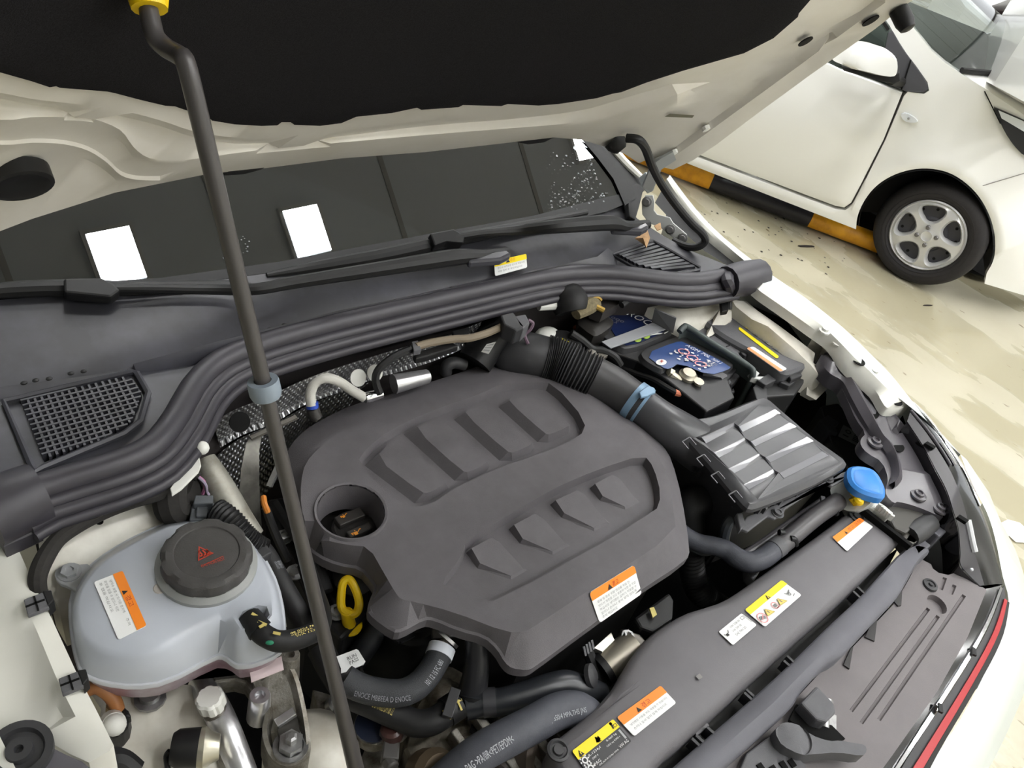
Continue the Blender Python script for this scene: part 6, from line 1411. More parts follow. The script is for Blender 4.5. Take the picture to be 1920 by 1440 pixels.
al = thing('aluminium_bracket', 'dull aluminium bracket and cap behind the foot of the prop rod', 'bracket', Z(640, 1370, .62))
mb = MB(); mb.prism([Z(x, y, .72) for x, y in ((585, 1290), (620, 1300), (640, 1345), (650, 1380), (640, 1395), (618, 1380), (600, 1345))], (0, 0, -.06)); mb.build('arm', ALU, al, smooth=0, bevel=.004)
mb = MB(); mb.lathe(Z(624, 1326, .72), V((.3, -.2, .8)), [(.012, 0), (.012, .01), (.009, .012), (.003, .012)], 14); mb.lathe(Z(634, 1344, .72), V((.3, -.2, .8)), [(.012, 0), (.012, .01), (.009, .012), (.003, .012)], 14); mb.build('coil', STEEL, al)
mb = MB(); mb.prism([Z(x, y, .70) for x, y in ((690, 1390), (740, 1420), (760, 1470), (700, 1470), (670, 1440))], (0, 0, -.03)); mb.lathe(Z(700, 1372, .72), (0, 0, 1), [(.026, 0), (.026, .02), (.02, .022)], 18); mb.build('base', ALU, al, smooth=40)
MB().lathe(Z(698, 1362, .745), (0, 0, 1), [(.022, 0), (.022, .004), (.01, .005)], 18).build('cap_disc', mat('cap_navy', (28, 34, 50), .3), al)
# motor and plugs by the right-hand end of the cover
em = thing('throttle_motor', 'small silver actuator motor between engine cover and radiator cover', 'motor', Z(1160, 1240, .70))
mb = MB(); mb.tube(tubeZ([(1132, 1252, .77), (1160, 1232, .775), (1188, 1212, .78)]), [.022, .023, .022], 18); mb.build('motor_body', mat('motor_metal', (150, 144, 132), .4, metal=.7), em)
mb = MB(); mb.tube(tubeZ([(1124, 1258, .768), (1134, 1250, .771)]), .025, 18, smooth=False); mb.build('end_cap', DARKP, em)
mb = MB(); mb.prism([Z(x, y, .79) for x, y in ((1164, 1178), (1200, 1188), (1212, 1202), (1196, 1222), (1180, 1214), (1170, 1196))], (0, 0, -.02)); mb.build('flange', mat('flange_metal', (110, 106, 100), .4, metal=.6), em, smooth=0, bevel=.003)
bolt_mb(.007, .006).build('flange_bolt', STEEL, em, at=Z(1177, 1193, .79))
mb = MB(); mb.prism([Z(x, y, .795) for x, y in ((1114, 1215), (1146, 1186), (1152, 1200), (1130, 1222))], (0, 0, -.02)); mb.build('foil_tab', mat('foil', (170, 168, 160), .3, metal=.8), em, smooth=0)
mb = MB(); mb.tube(tubeZ([(1100, 1216, .79), (1110, 1240, .78), (1118, 1262, .77), (1132, 1284, .76), (1150, 1296, .75)]), .008, 8); mb.build('lead', RUBBER, em)
for i in range(4): MB().bar(Z(1094 + i * 5, 1212 - i * 4, .80), Z(1098 + i * 5, 1230 - i * 4, .795), .003, .003).build('connector_fin', PLASTG, em, smooth=0)
cn = thing('sensor_connector', 'black sensor connector with a brass tongue under the cover edge', 'connector', Z(1220, 1160, .74))
mb = MB(); mb.prism([Z(x, y, .80) for x, y in ((1190, 1158), (1255, 1110), (1264, 1125), (1262, 1160), (1225, 1185), (1200, 1176))], (0, 0, -.05)); mb.build('connector_body', DARKP, cn, smooth=0, bevel=.004)
mb = MB(); mb.prism([Z(x, y, .808) for x, y in ((1218, 1140), (1226, 1138), (1232, 1152), (1224, 1158))], (0, 0, -.003)); mb.build('brass_tongue', mat('brass', (160, 148, 90), .4, metal=.6), cn, smooth=0)
# paper tag and small stickers
pt = MB(); pt.prism([Z(x, y, .80) for x, y in ((612, 1238), (668, 1217), (672, 1219), (685, 1240), (682, 1245), (652, 1258), (625, 1268))], (0, 0, -.002))
tg = thing('paper_tag', 'small white printed tag sticking out behind the prop rod', 'tag', Z(650, 1240, .79)); pt.build('tag', LBLW, tg, smooth=0)
S = Sheet([Z(648, 1234, .801), Z(668, 1225, .801), Z(674, 1240, .801), Z(656, 1250, .801)], .0008); S.text('RUN', .05, .05, .9, .45, INK, stretch=True); S.text('PASS', .05, .55, .95, .95, INK, stretch=True); S.finish(tg)
# engine mount bracket
mt = thing('engine_mount', 'cast aluminium engine mount arm in front of the coolant tank', 'engine mount', Z(520, 1350, .70))
MO = [(470, 1262), (488, 1252), (520, 1236), (545, 1240), (560, 1270), (570, 1310), (578, 1350), (584, 1400), (580, 1420), (545, 1440), (515, 1430), (498, 1405), (490, 1370), (498, 1335), (490, 1310), (478, 1290)]
q = G.loop([(x, y, .83 - .05 * (y - 1240) / 190) for x, y in chaikin(MO, 1)])
inn = inset(q, .010, -.010)
MB().relief(G, q, loops=[inset(q, .005, .002), inn], skirt=.05).build('casting', ALU, mt, smooth=35)
mb = MB(); mb.prism([Z(x, y, .81) for x, y in ((400, 1262), (470, 1262), (485, 1300), (478, 1305), (460, 1280), (440, 1275), (400, 1280))], (0, 0, -.03)); mb.build('cross_arm', ALU, mt, smooth=0, bevel=.004)
for x, y, z in ((541, 1250, .835), (486, 1326, .82)):
    mb = MB(); mb.lathe(Z(x, y, z - .02), (.05, .1, 1), [(.014, -.02), (.012, .022), (.011, .024), (.006, .024), (.005, .018), (.001, .018)], 18); mb.build('boss', ALUB if y > 1300 else ALU, mt)
mb = MB(); mb.bar(Z(518, 1358, .80), Z(553, 1334, .806), .010, .008); mb.build('raised_rib', ALUB, mt, smooth=0, bevel=.001)
mb = MB(); mb.prism([Z(x, y, .797) for x, y in ((520, 1364), (556, 1340), (562, 1372), (524, 1388))], (0, 0, -.004)); mb.build('dark_recess', mat('mount_dark', (66, 64, 60), .5, metal=.4), mt, smooth=0)
mb = MB(); mb.lathe(Z(545, 1400, .787), (0, .05, 1), [(.020, 0), (.020, .003), (.0145, .003)], 18, cap1=False); mb.lathe(Z(545, 1400, .787), (0, .05, 1), [(.0145, .003), (.0145, .013), (.007, .014), (.007, .024), (.004, .026)], 6, cap0=False); mb.build('mount_bolt', STEEL, mt)
S = Sheet([Z(476, 1258, .838), Z(505, 1245, .838), Z(510, 1254, .838), Z(482, 1269, .838)], .0008)
lb = S.base('sticker', mat('sticker_pale', (214, 196, 198), .5), mt, .05); S.rect(.08, .3, .5, .95, INK); S.finish(lb)
# silver pipe with white filler cap, black switch, brown hose fitting, all on the chassis leg
ac = thing('aircon_pipe', 'bright aluminium air conditioning pipe with a white ribbed cap', 'pipe', Z(420, 1380, .78))
MB().tube(tubeZ([(378, 1280, .79), (395, 1310, .80), (418, 1355, .80), (440, 1410, .79), (462, 1470, .78)]), .016, 16).build('pipe', ALUB, ac)
mb = MB(); mb.lathe(Z(401, 1328, .815), V((-.15, .1, 1)), [(.013, -.01), (.013, .012), (.010, .014)], 16); mb.build('port', ALU, ac)
mb = MB(); mb.lathe(Z(395, 1314, .835), V((-.15, .15, 1)), [(.0135, -.012), (.0155, -.008), (.0155, .006), (.013, .009), (.003, .009)], 36, rfun=lambda a, j: 1 - .08 * (math.cos(a * 8) > .3)); mb.build('cap', WHITEP, ac)
mb = MB(); mb.tube(tubeZ([(418, 1400, .79), (428, 1430, .785), (436, 1480, .78)]), .010, 10); mb.build('second_pipe', ALU, ac)
sw = thing('pressure_switch', 'black cylindrical pressure switch with a metal collar on the white chassis leg', 'switch', Z(345, 1404, .80))
mb = MB(); mb.tube(tubeZ([(322, 1404, .82), (334, 1404, .82), (376, 1402, .82)]), [.016, .020, .021], 18, smooth=False); mb.build('plug', DARKP, sw)
mb = MB(); mb.tube(tubeZ([(374, 1402, .82), (384, 1402, .82), (396, 1401, .82), (412, 1400, .82)]), [.021, .022, .017, .013], 18, smooth=False); mb.build('metal_collar', mat('collar_metal', (190, 186, 170), .3, metal=.8), sw)
mb = MB(); mb.tube(tubeZ([(318, 1408, .82), (312, 1418, .815), (314, 1440, .81), (315, 1460, .80)]), .003, 8); mb.build('lead', RUBBER, sw)
bh = thing('brake_hose', 'brown hose running into a black fitting beside the white wing rail', 'hose', Z(210, 1330, .80))
MB().tube(tubeZ([(160, 1295, .86), (180, 1288, .865), (200, 1298, .86), (214, 1314, .85), (220, 1330, .84)]), .0075, 12).build('hose', COPPER, bh)
mb = MB(); mb.tube(tubeZ([(215, 1322, .842), (214, 1332, .835)]), .0085, 12, smooth=False); mb.build('ferrule', mat('ferrule_brass', (170, 150, 110), .4, metal=.5), bh)
mb = MB(); mb.prism([Z(x, y, .83) for x, y in ((192, 1340), (205, 1326), (235, 1324), (244, 1342), (240, 1362), (228, 1378), (210, 1384), (196, 1368))], (0, 0, -.03)); mb.prism([Z(x, y, .84) for x, y in ((228, 1326), (240, 1330), (247, 1344), (232, 1346))], (0, 0, -.015)); mb.build('fitting', DARKP, bh, smooth=0, bevel=.003)
mb = MB(); mb.tube(tubeZ([(210, 1352, .84), (214, 1358, .85)]), .012, 14, smooth=False); mb.ball(Z(215, 1359, .852), .0115, 12, 8); mb.build('white_nipple', mat('nipple_white', (204, 204, 198), .4), bh)
bl = MB(); bl.tube(tubeZ([(180, 1450, .86), (200, 1428, .85), (225, 1430, .84), (250, 1450, .83)]), .014, 10)
o = bl.build('taped_cable', RUBBER); tag(o, 'black taped cable below the tip of the white wing rail', 'cable')

# ================================================================== behind the engine cover
def shield_mat():
    M = bpy.data.materials.new('embossed_foil'); M.use_nodes = True; nt = M.node_tree; B = nt.nodes['Principled BSDF']
    B.inputs['Base Color'].default_value = lin((176, 176, 178)); B.inputs['Metallic'].default_value = .9; B.inputs['Roughness'].default_value = .33
    g = nt.nodes.new('ShaderNodeNewGeometry'); outs = []
    for rot in (35, -35):
        mp = nt.nodes.new('ShaderNodeMapping'); mp.inputs['Rotation'].default_value = (0, math.radians(rot), 0); nt.links.new(g.outputs['Position'], mp.inputs['Vector'])
        w = nt.nodes.new('ShaderNodeTexWave'); w.inputs['Scale'].default_value = 42; w.bands_direction = 'X'; nt.links.new(mp.outputs[0], w.inputs['Vector']); outs.append(w)
    m = nt.nodes.new('ShaderNodeMath'); m.operation = 'MULTIPLY'; nt.links.new(outs[0].outputs['Fac'], m.inputs[0]); nt.links.new(outs[1].outputs['Fac'], m.inputs[1])
    b = nt.nodes.new('ShaderNodeBump'); b.inputs['Strength'].default_value = 1; b.inputs['Distance'].default_value = .004
    nt.links.new(m.outputs[0], b.inputs['Height']); nt.links.new(b.outputs['Normal'], B.inputs['Normal'])
    return M
FOIL = shield_mat()
hs = thing('heat_shield', 'embossed silver heat shield along the firewall behind the engine cover', 'heat shield', Z(600, 760, .70))
U = [(400, 792, .93), (440, 768, .935), (500, 745, .94), (560, 716, .945), (630, 690, .945), (700, 668, .945), (760, 650, .945), (830, 632, .945), (903, 603, .945)]
Lw = [(410, 830, .86), (455, 805, .87), (510, 785, .88), (565, 752, .885), (640, 725, .885), (705, 700, .89), (765, 684, .89), (835, 660, .89), (893, 632, .90)]
u_, l_ = res([Z(*p) for p in catmull(U, 4)], 30), res([Z(*p) for p in catmull(Lw, 4)], 30)
mb = MB(); mb.loft([u_, l_, [p + V((0, -.006, -.004)) for p in l_]], False, False, closed=False); mb.build('upper_shield', FOIL, hs, smooth=60)
U2 = [(405, 855, .84), (450, 822, .85), (520, 792, .85), (570, 764, .85), (640, 735, .85), (700, 712, .855), (760, 690, .86)]
L2 = [(470, 960, .70), (520, 900, .72), (560, 850, .74), (600, 810, .76), (660, 780, .78), (720, 750, .79), (780, 730, .80)]
mb = MB(); mb.loft([res([Z(*p) for p in catmull(U2, 4)], 24), res([Z(*p) for p in catmull(L2, 4)], 24)], False, False, closed=False); mb.build('lower_shield', FOIL, hs, smooth=60)
for x, y, r in ((443, 788, .014), (664, 706, .013), (695, 697, .013)):
    k = 0 if x < 500 else 1
    MB().lathe(Z(x, y, .918) + V((0, -.010, .006)), V((0, -.8, .6)), [(r, 0), (r, .0015), (r * .4, .002)], 18).build('shield_washer' if k else 'shield_hole', mat('washer_pale', (196, 196, 190), .4) if k else BLACK, hs)
wh_ = thing('oxygen_line', 'thin white braided hose arching over the heat shield', 'hose', Z(630, 740, .85))
MB().tube(tubeZ([(584, 760, .90), (582, 738, .915), (592, 716, .93), (612, 709, .935), (636, 716, .925), (660, 732, .915), (684, 746, .905)]), .0075, 12).build('hose', mat('braid_white', (206, 204, 196), .6, bump=.4, bscale=1500), wh_)
MB().tube(tubeZ([(585, 754, .902), (586, 766, .894)]), .009, 12, smooth=False).build('blue_band', mat('band_blue', (40, 76, 180), .5), wh_)
MB().tube(tubeZ([(586, 766, .894), (590, 778, .885), (596, 786, .88)]), [.010, .0095, .008], 12, smooth=False).build('end_fitting', mat('dark_fitting', (60, 58, 56), .4), wh_)
MB().tube(tubeZ([(684, 746, .905), (692, 744, .905), (716, 738, .905)]), [.008, .009, .007], 12, smooth=False).build('metal_fitting', CHROME, wh_)
tp = thing('turbo_pipe', 'bright metal pipe stub showing between heat shield and engine cover', 'pipe', Z(770, 715, .86))
MB().tube(tubeZ([(738, 720, .895), (765, 714, .895), (800, 706, .89)]), [.016, .014, .012], 12).build('pipe', ALUB, tp)
ew = thing('engine_harness', 'black wiring lead hanging from the firewall beside the heat shield', 'wiring', Z(700, 690, .88))
MB().tube(tubeZ([(770, 655, .955), (740, 668, .955), (712, 690, .945), (704, 712, .93), (712, 738, .91)]), .006, 8).build('lead', DARKP, ew)
vl = thing('vacuum_line', 'beige vacuum hose on a black carrier along the firewall', 'hose', Z(860, 640, .93))
MB().tube(tubeZ([(780, 650, .958), (810, 642, .958), (850, 636, .958), (880, 634, .958), (915, 624, .958), (945, 610, .958)]), .0062, 10).build('hose', mat('beige_hose', (128, 116, 98), .6), vl)
mb = MB(); mb.prism([Z(x, y, .95) for x, y in ((775, 662), (845, 640), (860, 648), (800, 668), (780, 672))], (0, .0, -.012)); mb.prism([Z(x, y, .955) for x, y in ((848, 620), (880, 612), (880, 626), (850, 634))], (0, 0, -.012)); mb.build('carrier', DARKP, vl, smooth=0, bevel=.002)
mb = MB(); mb.prism([Z(x, y, .962) for x, y in ((772, 640), (784, 638), (790, 655), (776, 658))], (0, 0, -.01)); mb.build('holder', PLASTG, vl, smooth=0, bevel=.001)
sv = thing('map_sensor', 'black sensor with grey plug on a bracket at the firewall', 'sensor', Z(965, 605, .92))
mb = MB(); mb.prism([Z(x, y, .975) for x, y in ((938, 590), (962, 584), (985, 612), (968, 620), (945, 608))], (0, 0, -.03)); mb.build('bracket', PLAST, sv, smooth=0, bevel=.003)
mb = MB(); mb.prism([Z(x, y, .975) for x, y in ((964, 592), (986, 588), (994, 604), (982, 616), (972, 610))], (0, 0, -.03)); mb.build('plug', PLASTG, sv, smooth=0, bevel=.003)
mb = MB(); mb.tube(tubeZ([(990, 600, .965), (999, 606, .96), (994, 618, .95), (984, 628, .94), (990, 645, .93)]), .003, 6); mb.build('wire', mat('mauve_wire', (110, 90, 104), .6), sv)
vb = thing('vacuum_pump_hose', 'dark flexible hose and sticker behind the top of the engine cover', 'hose', Z(905, 650, .84))
MB().tube(tubeZ([(945, 600, .93), (930, 625, .92), (910, 650, .90), (890, 680, .88)]), [.02, .026, .03, .03], 16).build('hose', DARKP, vb)
S = Sheet([Z(908, 646, .925), Z(926, 640, .925), Z(914, 660, .92), Z(901, 663, .92)], .001); S.q = [Z(912, 646, .935), Z(930, 641, .935), Z(916, 664, .928), Z(902, 660, .928)]
lb = S.base('sticker', mat('sticker_white', (176, 176, 172), .5), vb, .05)
for i in range(3): S.rect(.1, .15 + i * .28, .85, .3 + i * .28, INKG)
S.finish(lb)
mb = MB(); mb.tube(tubeZ([(836, 700, .86), (838, 686, .875), (852, 680, .88), (872, 684, .875)]), .010, 12); mb.build('loop_end', PLAST, vb)
br_ = thing('brake_reservoir', 'white brake fluid reservoir with black and yellow printed cap', 'reservoir', Z(1050, 650, .84))
mb = MB(); mb.ball(Z(1027, 632, .90), .022, 14, 8, (1.2, 1, .7)); mb.build('reservoir', WHITEP, br_)
mb = MB(); mb.lathe(Z(1056, 650, .90), V((-.1, -.1, 1)), [(.032, -.02), (.032, .008), (.028, .011), (.004, .011)], 24); cp_ = mb.build('cap', DARKP, br_)
q = Z(1050, 645, .9125); S = Sheet([Z(1034, 642, .9125), Z(1062, 632, .9125), Z(1076, 652, .9125), Z(1048, 662, .9125)], .0008)
yb = mat('cap_yellow', (206, 196, 40), .5); S.poly(circ(.30, .5, .008, S.W, S.H, 16), yb, 2); S.ring(circ(.30, .5, .005, S.W, S.H, 14), .3, INK, 3); S.ring([(.55, .3), (.8, .3), (.68, .02)], .3, yb); S.ring([(.62, .42), (.9, .42), (.9, .66), (.62, .66)], .35, yb); S.rect(.6, .74, .9, .86, yb); S.finish(cp_)
gm = thing('wiring_grommet', 'large round black grommet through the firewall beside the battery', 'grommet', Z(1070, 575, .92))
mb = MB(); mb.tube(tubeZ([(1062, 552, .955), (1068, 568, .955), (1072, 586, .945)]), [.030, .033, .028], 18); mb.build('boot', RUBBER, gm)
mb = MB(); mb.tube(tubeZ([(1010, 573, .955), (1046, 571, .955)]), .009, 10, smooth=False); mb.build('white_spigot', WHITEP, gm)
bc = thing('earth_cable', 'battery cable lug with brass clip and taped insulation by the grommet', 'cable', Z(1105, 575, .92))
mb = MB(); mb.tube(tubeZ([(1080, 590, .95), (1100, 575, .955), (1118, 568, .955)]), [.010, .016, .012], 10); mb.build('insulation', mat('taped_beige', (122, 112, 86), .9, var=.3, vscale=200), bc)
mb = MB(); mb.tube(tubeZ([(1106, 560, .965), (1122, 559, .967), (1128, 564, .965)]), .003, 6); mb.tube(tubeZ([(1112, 572, .96), (1132, 582, .955)]), .005, 8); mb.build('brass_clip', mat('brass_clip', (170, 140, 70), .4, metal=.6), bc)
mb = MB(); mb.prism([Z(x, y, .95) for x, y in ((1098, 552), (1166, 548), (1160, 570), (1130, 588), (1110, 580))], (0, 0, -.02)); mb.build('dark_plate', mat('plate_dark', (46, 42, 40), .6), bc, smooth=0)
dl = thing('wing_cable', 'black cable running along the far white strut tower', 'cable', Z(1270, 570, .93))
MB().tube(tubeZ([(1165, 572, .955), (1185, 560, .96), (1215, 556, .96), (1250, 568, .955), (1290, 572, .955), (1335, 564, .955), (1358, 556, .955), (1366, 566, .95), (1366, 580, .94)]), .0065, 10).build('cable', RUBBER, dl)
MB().prism([Z(x, y, .95) for x, y in ((1352, 562), (1364, 562), (1366, 582), (1354, 584))], (0, 0, -.01)).build('cable_clip', DARKP, dl, smooth=0, bevel=.001)
bp2 = thing('battery_clamp_cable', 'black cable and bolt bracket between the intake duct and the battery', 'cable', Z(1150, 660, .86))
MB().tube(tubeZ([(1070, 625, .92), (1092, 640, .91), (1110, 655, .90), (1130, 658, .90), (1150, 668, .895), (1162, 685, .88)]), .008, 10).build('cable', DARKP, bp2)
mb = MB(); mb.prism([Z(x, y, .90) for x, y in ((1104, 670), (1128, 660), (1140, 666), (1122, 680))], (0, 0, -.006)); mb.lathe(Z(1108, 668, .90), (0, 0, 1), [(.008, 0), (.008, .01), (.004, .012)], 6); mb.build('bolt_bracket', ALU, bp2)

# left rear corner: silver pipe, grey duct strip, white stay, connector leads
sp2 = thing('suction_pipe', 'thick dull silver pipe descending behind the coolant tank', 'pipe', Z(430, 920, .80))
MB().tube(tubeZ([(383, 862, .93), (398, 890, .92), (420, 930, .90), (442, 968, .88), (470, 1010, .86)]), [.014, .017, .019, .019, .018], 16).build('pipe', mat('pipe_dull', (158, 156, 146), .5, metal=.4, dirt=(120, 116, 104), dscale=30), sp2)
dd = thing('downpipe_shield', 'tall grey metal strip rising between heat shield and engine cover', 'shield', Z(470, 880, .72))
mb = MB(); mb.loft([[Z(478, 815, .90), Z(462, 830, .90), (Z(452, 880, .88)), Z(448, 940, .84), Z(458, 1000, .80)], [Z(492, 810, .90), Z(486, 845, .89), Z(486, 900, .86), Z(488, 950, .82), Z(492, 1000, .78)]], False, False, closed=False); mb.build('strip', mat('strip_grey', (112, 110, 104), .45, metal=.5, dirt=(40, 38, 36), dscale=14), dd)
mb = MB(); mb.bar(Z(470, 822, .91), Z(556, 782, .92), .006, .004); mb.build('top_bracket', mat('bracket_steel', (112, 108, 102), .5, metal=.5), dd, smooth=0)
ws = thing('white_stay', 'slim white painted stay with round tip at the near end of the seal', 'stay', Z(365, 870, .93))
mb = MB(); mb.prism([Z(x, y, .965) for x, y in ((347, 838), (352, 836), (372, 848), (377, 872), (372, 884), (340, 916), (322, 928), (319, 915), (345, 880), (358, 860), (350, 852))], (0, 0, -.004)); mb.build('blade', WHITEP, ws, smooth=0, bevel=.001)
MB().ball(Z(379, 840, .968), .0085, 14, 8).build('round_tip', WHITEP, ws)
MB().bar(Z(348, 829, .97), Z(374, 842, .968), .003, .003).build('pin', WHITEP, ws, smooth=0)
lh = thing('lambda_lead', 'ribbed black conduit with orange wire beside the coolant cap', 'wiring', Z(500, 1000, .84))
MB().tube(tubeZ([(405, 958, .93), (430, 975, .93), (452, 1000, .92), (470, 1018, .91), (490, 1032, .90)]), lambda t: .015 + .001 * math.cos(t * 2 * math.pi * 20), 12, per=24).build('conduit', DARKP, lh)
MB().tube(tubeZ([(486, 1030, .90), (500, 1046, .89), (530, 1100, .86), (560, 1150, .84), (590, 1195, .82)]), .0135, 12).build('hose', RUBBER, lh)
mb = MB(); mb.prism([Z(x, y, .915) for x, y in ((478, 1030), (500, 1020), (510, 1036), (488, 1048))], (0, 0, -.02)); mb.build('connector', PLAST, lh, smooth=0, bevel=.002)
S = Sheet([Z(508, 1050, .903), Z(524, 1046, .9), Z(540, 1084, .888), Z(528, 1086, .886)], .0008); S.text('1K0 998 B', .1, .1, .9, .5, PRD, stretch=True); S.finish(lh, 'printed_text')
MB().tube(tubeZ([(494, 932, .88), (496, 945, .88), (502, 960, .87)]), .004, 8).build('orange_wire', mat('orange_wire', (206, 128, 50), .5), lh)
MB().tube(tubeZ([(498, 952, .87), (510, 985, .85), (525, 1020, .83), (540, 1050, .81)]), .006, 8).build('black_wire', DARKP, lh)
MB().bar(Z(505, 912, .87), Z(524, 870, .89), .007, .007).build('steel_rod', STEEL, lh, smooth=0)
mb = MB(); mb.lathe(Z(436, 705, .97), V((0, -.8, .6)), [(.016, 0), (.012, .003), (.003, .003)], 14); o = mb.build('firewall_clip', WHITEP); tag(o, 'small white oval clip on the firewall beside the prop rod collar', 'clip')

# ================================================================== prop rod
pr = thing('hood_prop_rod', 'long dark metal prop rod holding the hood, with yellow grip', 'prop rod', at_depth(672, 1470, .92))
dt = depth_of(HF.px(280, 20, .058))
A0, B0 = at_depth(352, 128, dt - .01), at_depth(664, 1428, .92)
def onrod(t): return A0.lerp(B0, t)
top = [at_depth(278, 12, dt), at_depth(283, 40, dt), at_depth(292, 70, dt), at_depth(312, 90, dt), at_depth(336, 104, dt - .005), at_depth(348, 118, dt - .008)]
pts = top + [onrod(t) for t in (.03, .1, .25, .45, .65, .85, 1.0, 1.06)]
MB().tube(pts, [.0058, .0062, .0062, .0062, .0062, .0062, .0062, .0062, .0062, .0062, .0066, .0076, .009, .0095], 12, per=5).build('rod', RODM, pr)
mb = MB(); mb.tube([at_depth(275, -30, dt), at_depth(278, -4, dt), at_depth(281, 17, dt)], [.013, .0125, .011], 14, smooth=False); mb.build('grip', YEL, pr)
ax = (B0 - A0).normalized()
# collar sits where the rod passes the seal
def proj_y(p):
    d = p - CAM
    return (d.x * RX.y + d.y * RY.y + d.z * RZ.y) / depth_of(p) * F_PX + 720
best = min((i / 400 for i in range(401)), key=lambda t: abs(proj_y(onrod(t)) - 732))
cpos = onrod(best)
mb = MB(); mb.lathe(cpos - ax * .009, ax, [(.0068, 0), (.0118, 0), (.0124, .002), (.0124, .012), (.0114, .015), (.0092, .015), (.0078, .010), (.0068, .010)], 26, cap0=False, cap1=False); mb.build('collar', RODC, pr)
MB().tube([HF.px(x, y, .045) for x, y in ((250, -10), (262, -22), (290, -26))], .006, 8).build('hook', RODM, pr)

rs = MB(); rs.prism([(.34, .06, .72), (1.20, .06, .72), (1.20, .17, .72), (.34, .17, .72)], (0, 0, -.43)); rs.build('radiator_support', BLACK, car, smooth=0)
MB().prism([(1.30, .20, .76), (1.32, .20, .76), (1.40, .62, .78), (1.38, .62, .78)], (0, 0, -.5)).build('side_liner', BLACK, car, smooth=0)
# ================================================================== the small white car parked alongside
NB = Z(1735, 545, 0); NN = V((-math.cos(math.radians(29)), -math.sin(math.radians(29)), 0)); ND = V((-NN.y, NN.x, 0))
def nbow(u, v): return (-1.1 * max(0, u - .12) ** 2) - .22 * max(0, v - .80) + .03 * (1 - min(1, abs(v - .5) / .5) ** 2)
NF = Frame(NB, NN, ND, bow=nbow)
nc = thing('parked_car', 'small white hatchback parked alongside, seen from its side with a silver wheel', 'car', NB - ND * 1.1 - NN * .7)
NW = mat('parked_car_white', (240, 240, 236), .25, coat=.6)
def NL(l, h=0): return NF.loop(l, h)
arch = [(1605, 430), (1607, 405), (1620, 376), (1641, 349), (1673, 328), (1713, 316), (1753, 316), (1790, 327), (1827, 356), (1850, 390), (1864, 428), (1867, 467), (1862, 492), (1850, 512)]
fe = [(1180, 242), (1312, 296), (1566, 392), (1585, 394), (1598, 385), (1617, 349), (1660, 263), (1695, 180), (1702, 172), (1733, 176), (1742, 170), (1739, 154), (1718, 124), (1690, 88), (1668, 48), (1640, 8), (1650, -8), (1700, 36), (1747, 96), (1773, 119), (1800, 137), (1850, 168), (1920, 215), (1990, 262), (2010, 420), (2010, 580), (1920, 554), (1846, 532)] + chaikin(arch, 2, False)[::-1] + [(1280, 303), (1180, 265)]
fe_l = NL(fe)
arch = chaikin(arch, 2, False)
arch_in = [(x + (1735 - x) * .03, y + (450 - y) * .03) for x, y in arch]
flare = [(x + (x - 1735) * .16, y + (y - 450) * .16 - 2) for x, y in arch[6:-9:2]]
MB().relief(NF, fe_l, lines=[NL(chaikin(flare, 1, False), .0), NL([(x + (x - 1735) * .10, y + (y - 450) * .10) for x, y in arch[6:-9:2]], .010), NL([(1200, 262), (1310, 306), (1560, 402)], .012)], skirt=.05).build('body_side', NW, nc, smooth=60)
dr_ = [(1180, 170), (1400, 125), (1530, 112), (1548, 117), (1580, 132), (1640, 154), (1692, 173), (1657, 261), (1614, 346), (1596, 380), (1583, 389), (1566, 386), (1310, 290), (1180, 236)]
dl_ = NL(dr_)
door = MB().relief(NF, dl_, loops=[inset(dl_, .004, .003)], lines=[NL([(1320, 284), (1450, 330), (1557, 371)], .004), NL([(1325, 276), (1455, 321), (1562, 361)], .012), NL([(1300, 205), (1480, 235), (1630, 260)], .022)], skirt=.03).build('door', NW, nc, smooth=60)
mb = MB(); mb.prism([NF.px(x, y, -.03) for x, y in ((1300, 292), (1566, 394), (1600, 386), (1700, 175), (1680, 165), (1580, 385))], -NN * .02); mb.build('door_gap', mat('gap_dark', (96, 94, 90), .7), nc, smooth=0)
mb = MB(); mb.prism([NF.px(x, y, .004) for x, y in chaikin([(1668, 48), (1692, 90), (1720, 128), (1738, 154), (1741, 168), (1732, 174), (1712, 174), (1692, 170), (1652, 152), (1657, 100)], 1)], -NN * .02); sail = mb.build('sail_panel', mat('sail_grey', (66, 66, 70), .45), nc, smooth=0, bevel=.003)
MB().bar(NF.px(1690, 168, .007), NF.px(1708, 112, .007), .006, .004, up=NN).build('sail_seam', BLACK, sail, smooth=0)
mb = MB(); mb.prism([NF.px(x, y, -.01) for x, y in ((1520, 112), (1600, 70), (1650, 30), (1668, 50), (1660, 100), (1655, 152), (1575, 128), (1550, 116))], -NN * .004); mb.build('door_glass', CARGLASS, nc, smooth=0)
mb = MB(); mb.bar(NF.px(1648, 30, .004), NF.px(1666, 56, .004), .012, .01, up=NN); mb.build('window_seal', RUBBER, nc, smooth=0)
mb = MB()
MO_ = [(1578, 122), (1580, 106), (1590, 94), (1602, 87), (1620, 84), (1645, 85), (1662, 91), (1673, 102), (1677, 116), (1675, 134), (1667, 141), (1640, 138), (1610, 130)]
P0 = [NF.px(x, y, .16) for x, y in chaikin(MO_, 1)]; cen = sum(P0, V()) / len(P0)
mb.loft([[cen + (p - cen) * .80 + NN * .03 + ND * .035 for p in P0], [cen + (p - cen) * .96 + NN * .015 + ND * .02 for p in P0], P0, [cen + (p - cen) * .97 - ND * .05 for p in P0]], True, True)
mi = mb.build('door_mirror', NW, nc, smooth=50)
mb = MB(); mb.prism([NF.px(x, y, .158) for x, y in ((1577, 124), (1610, 131), (1640, 139), (1668, 142), (1686, 136), (1688, 152), (1676, 158), (1640, 150), (1582, 133))], -NN * .05); mb.build('mirror_base', RUBBER, mi, smooth=0, bevel=.004)
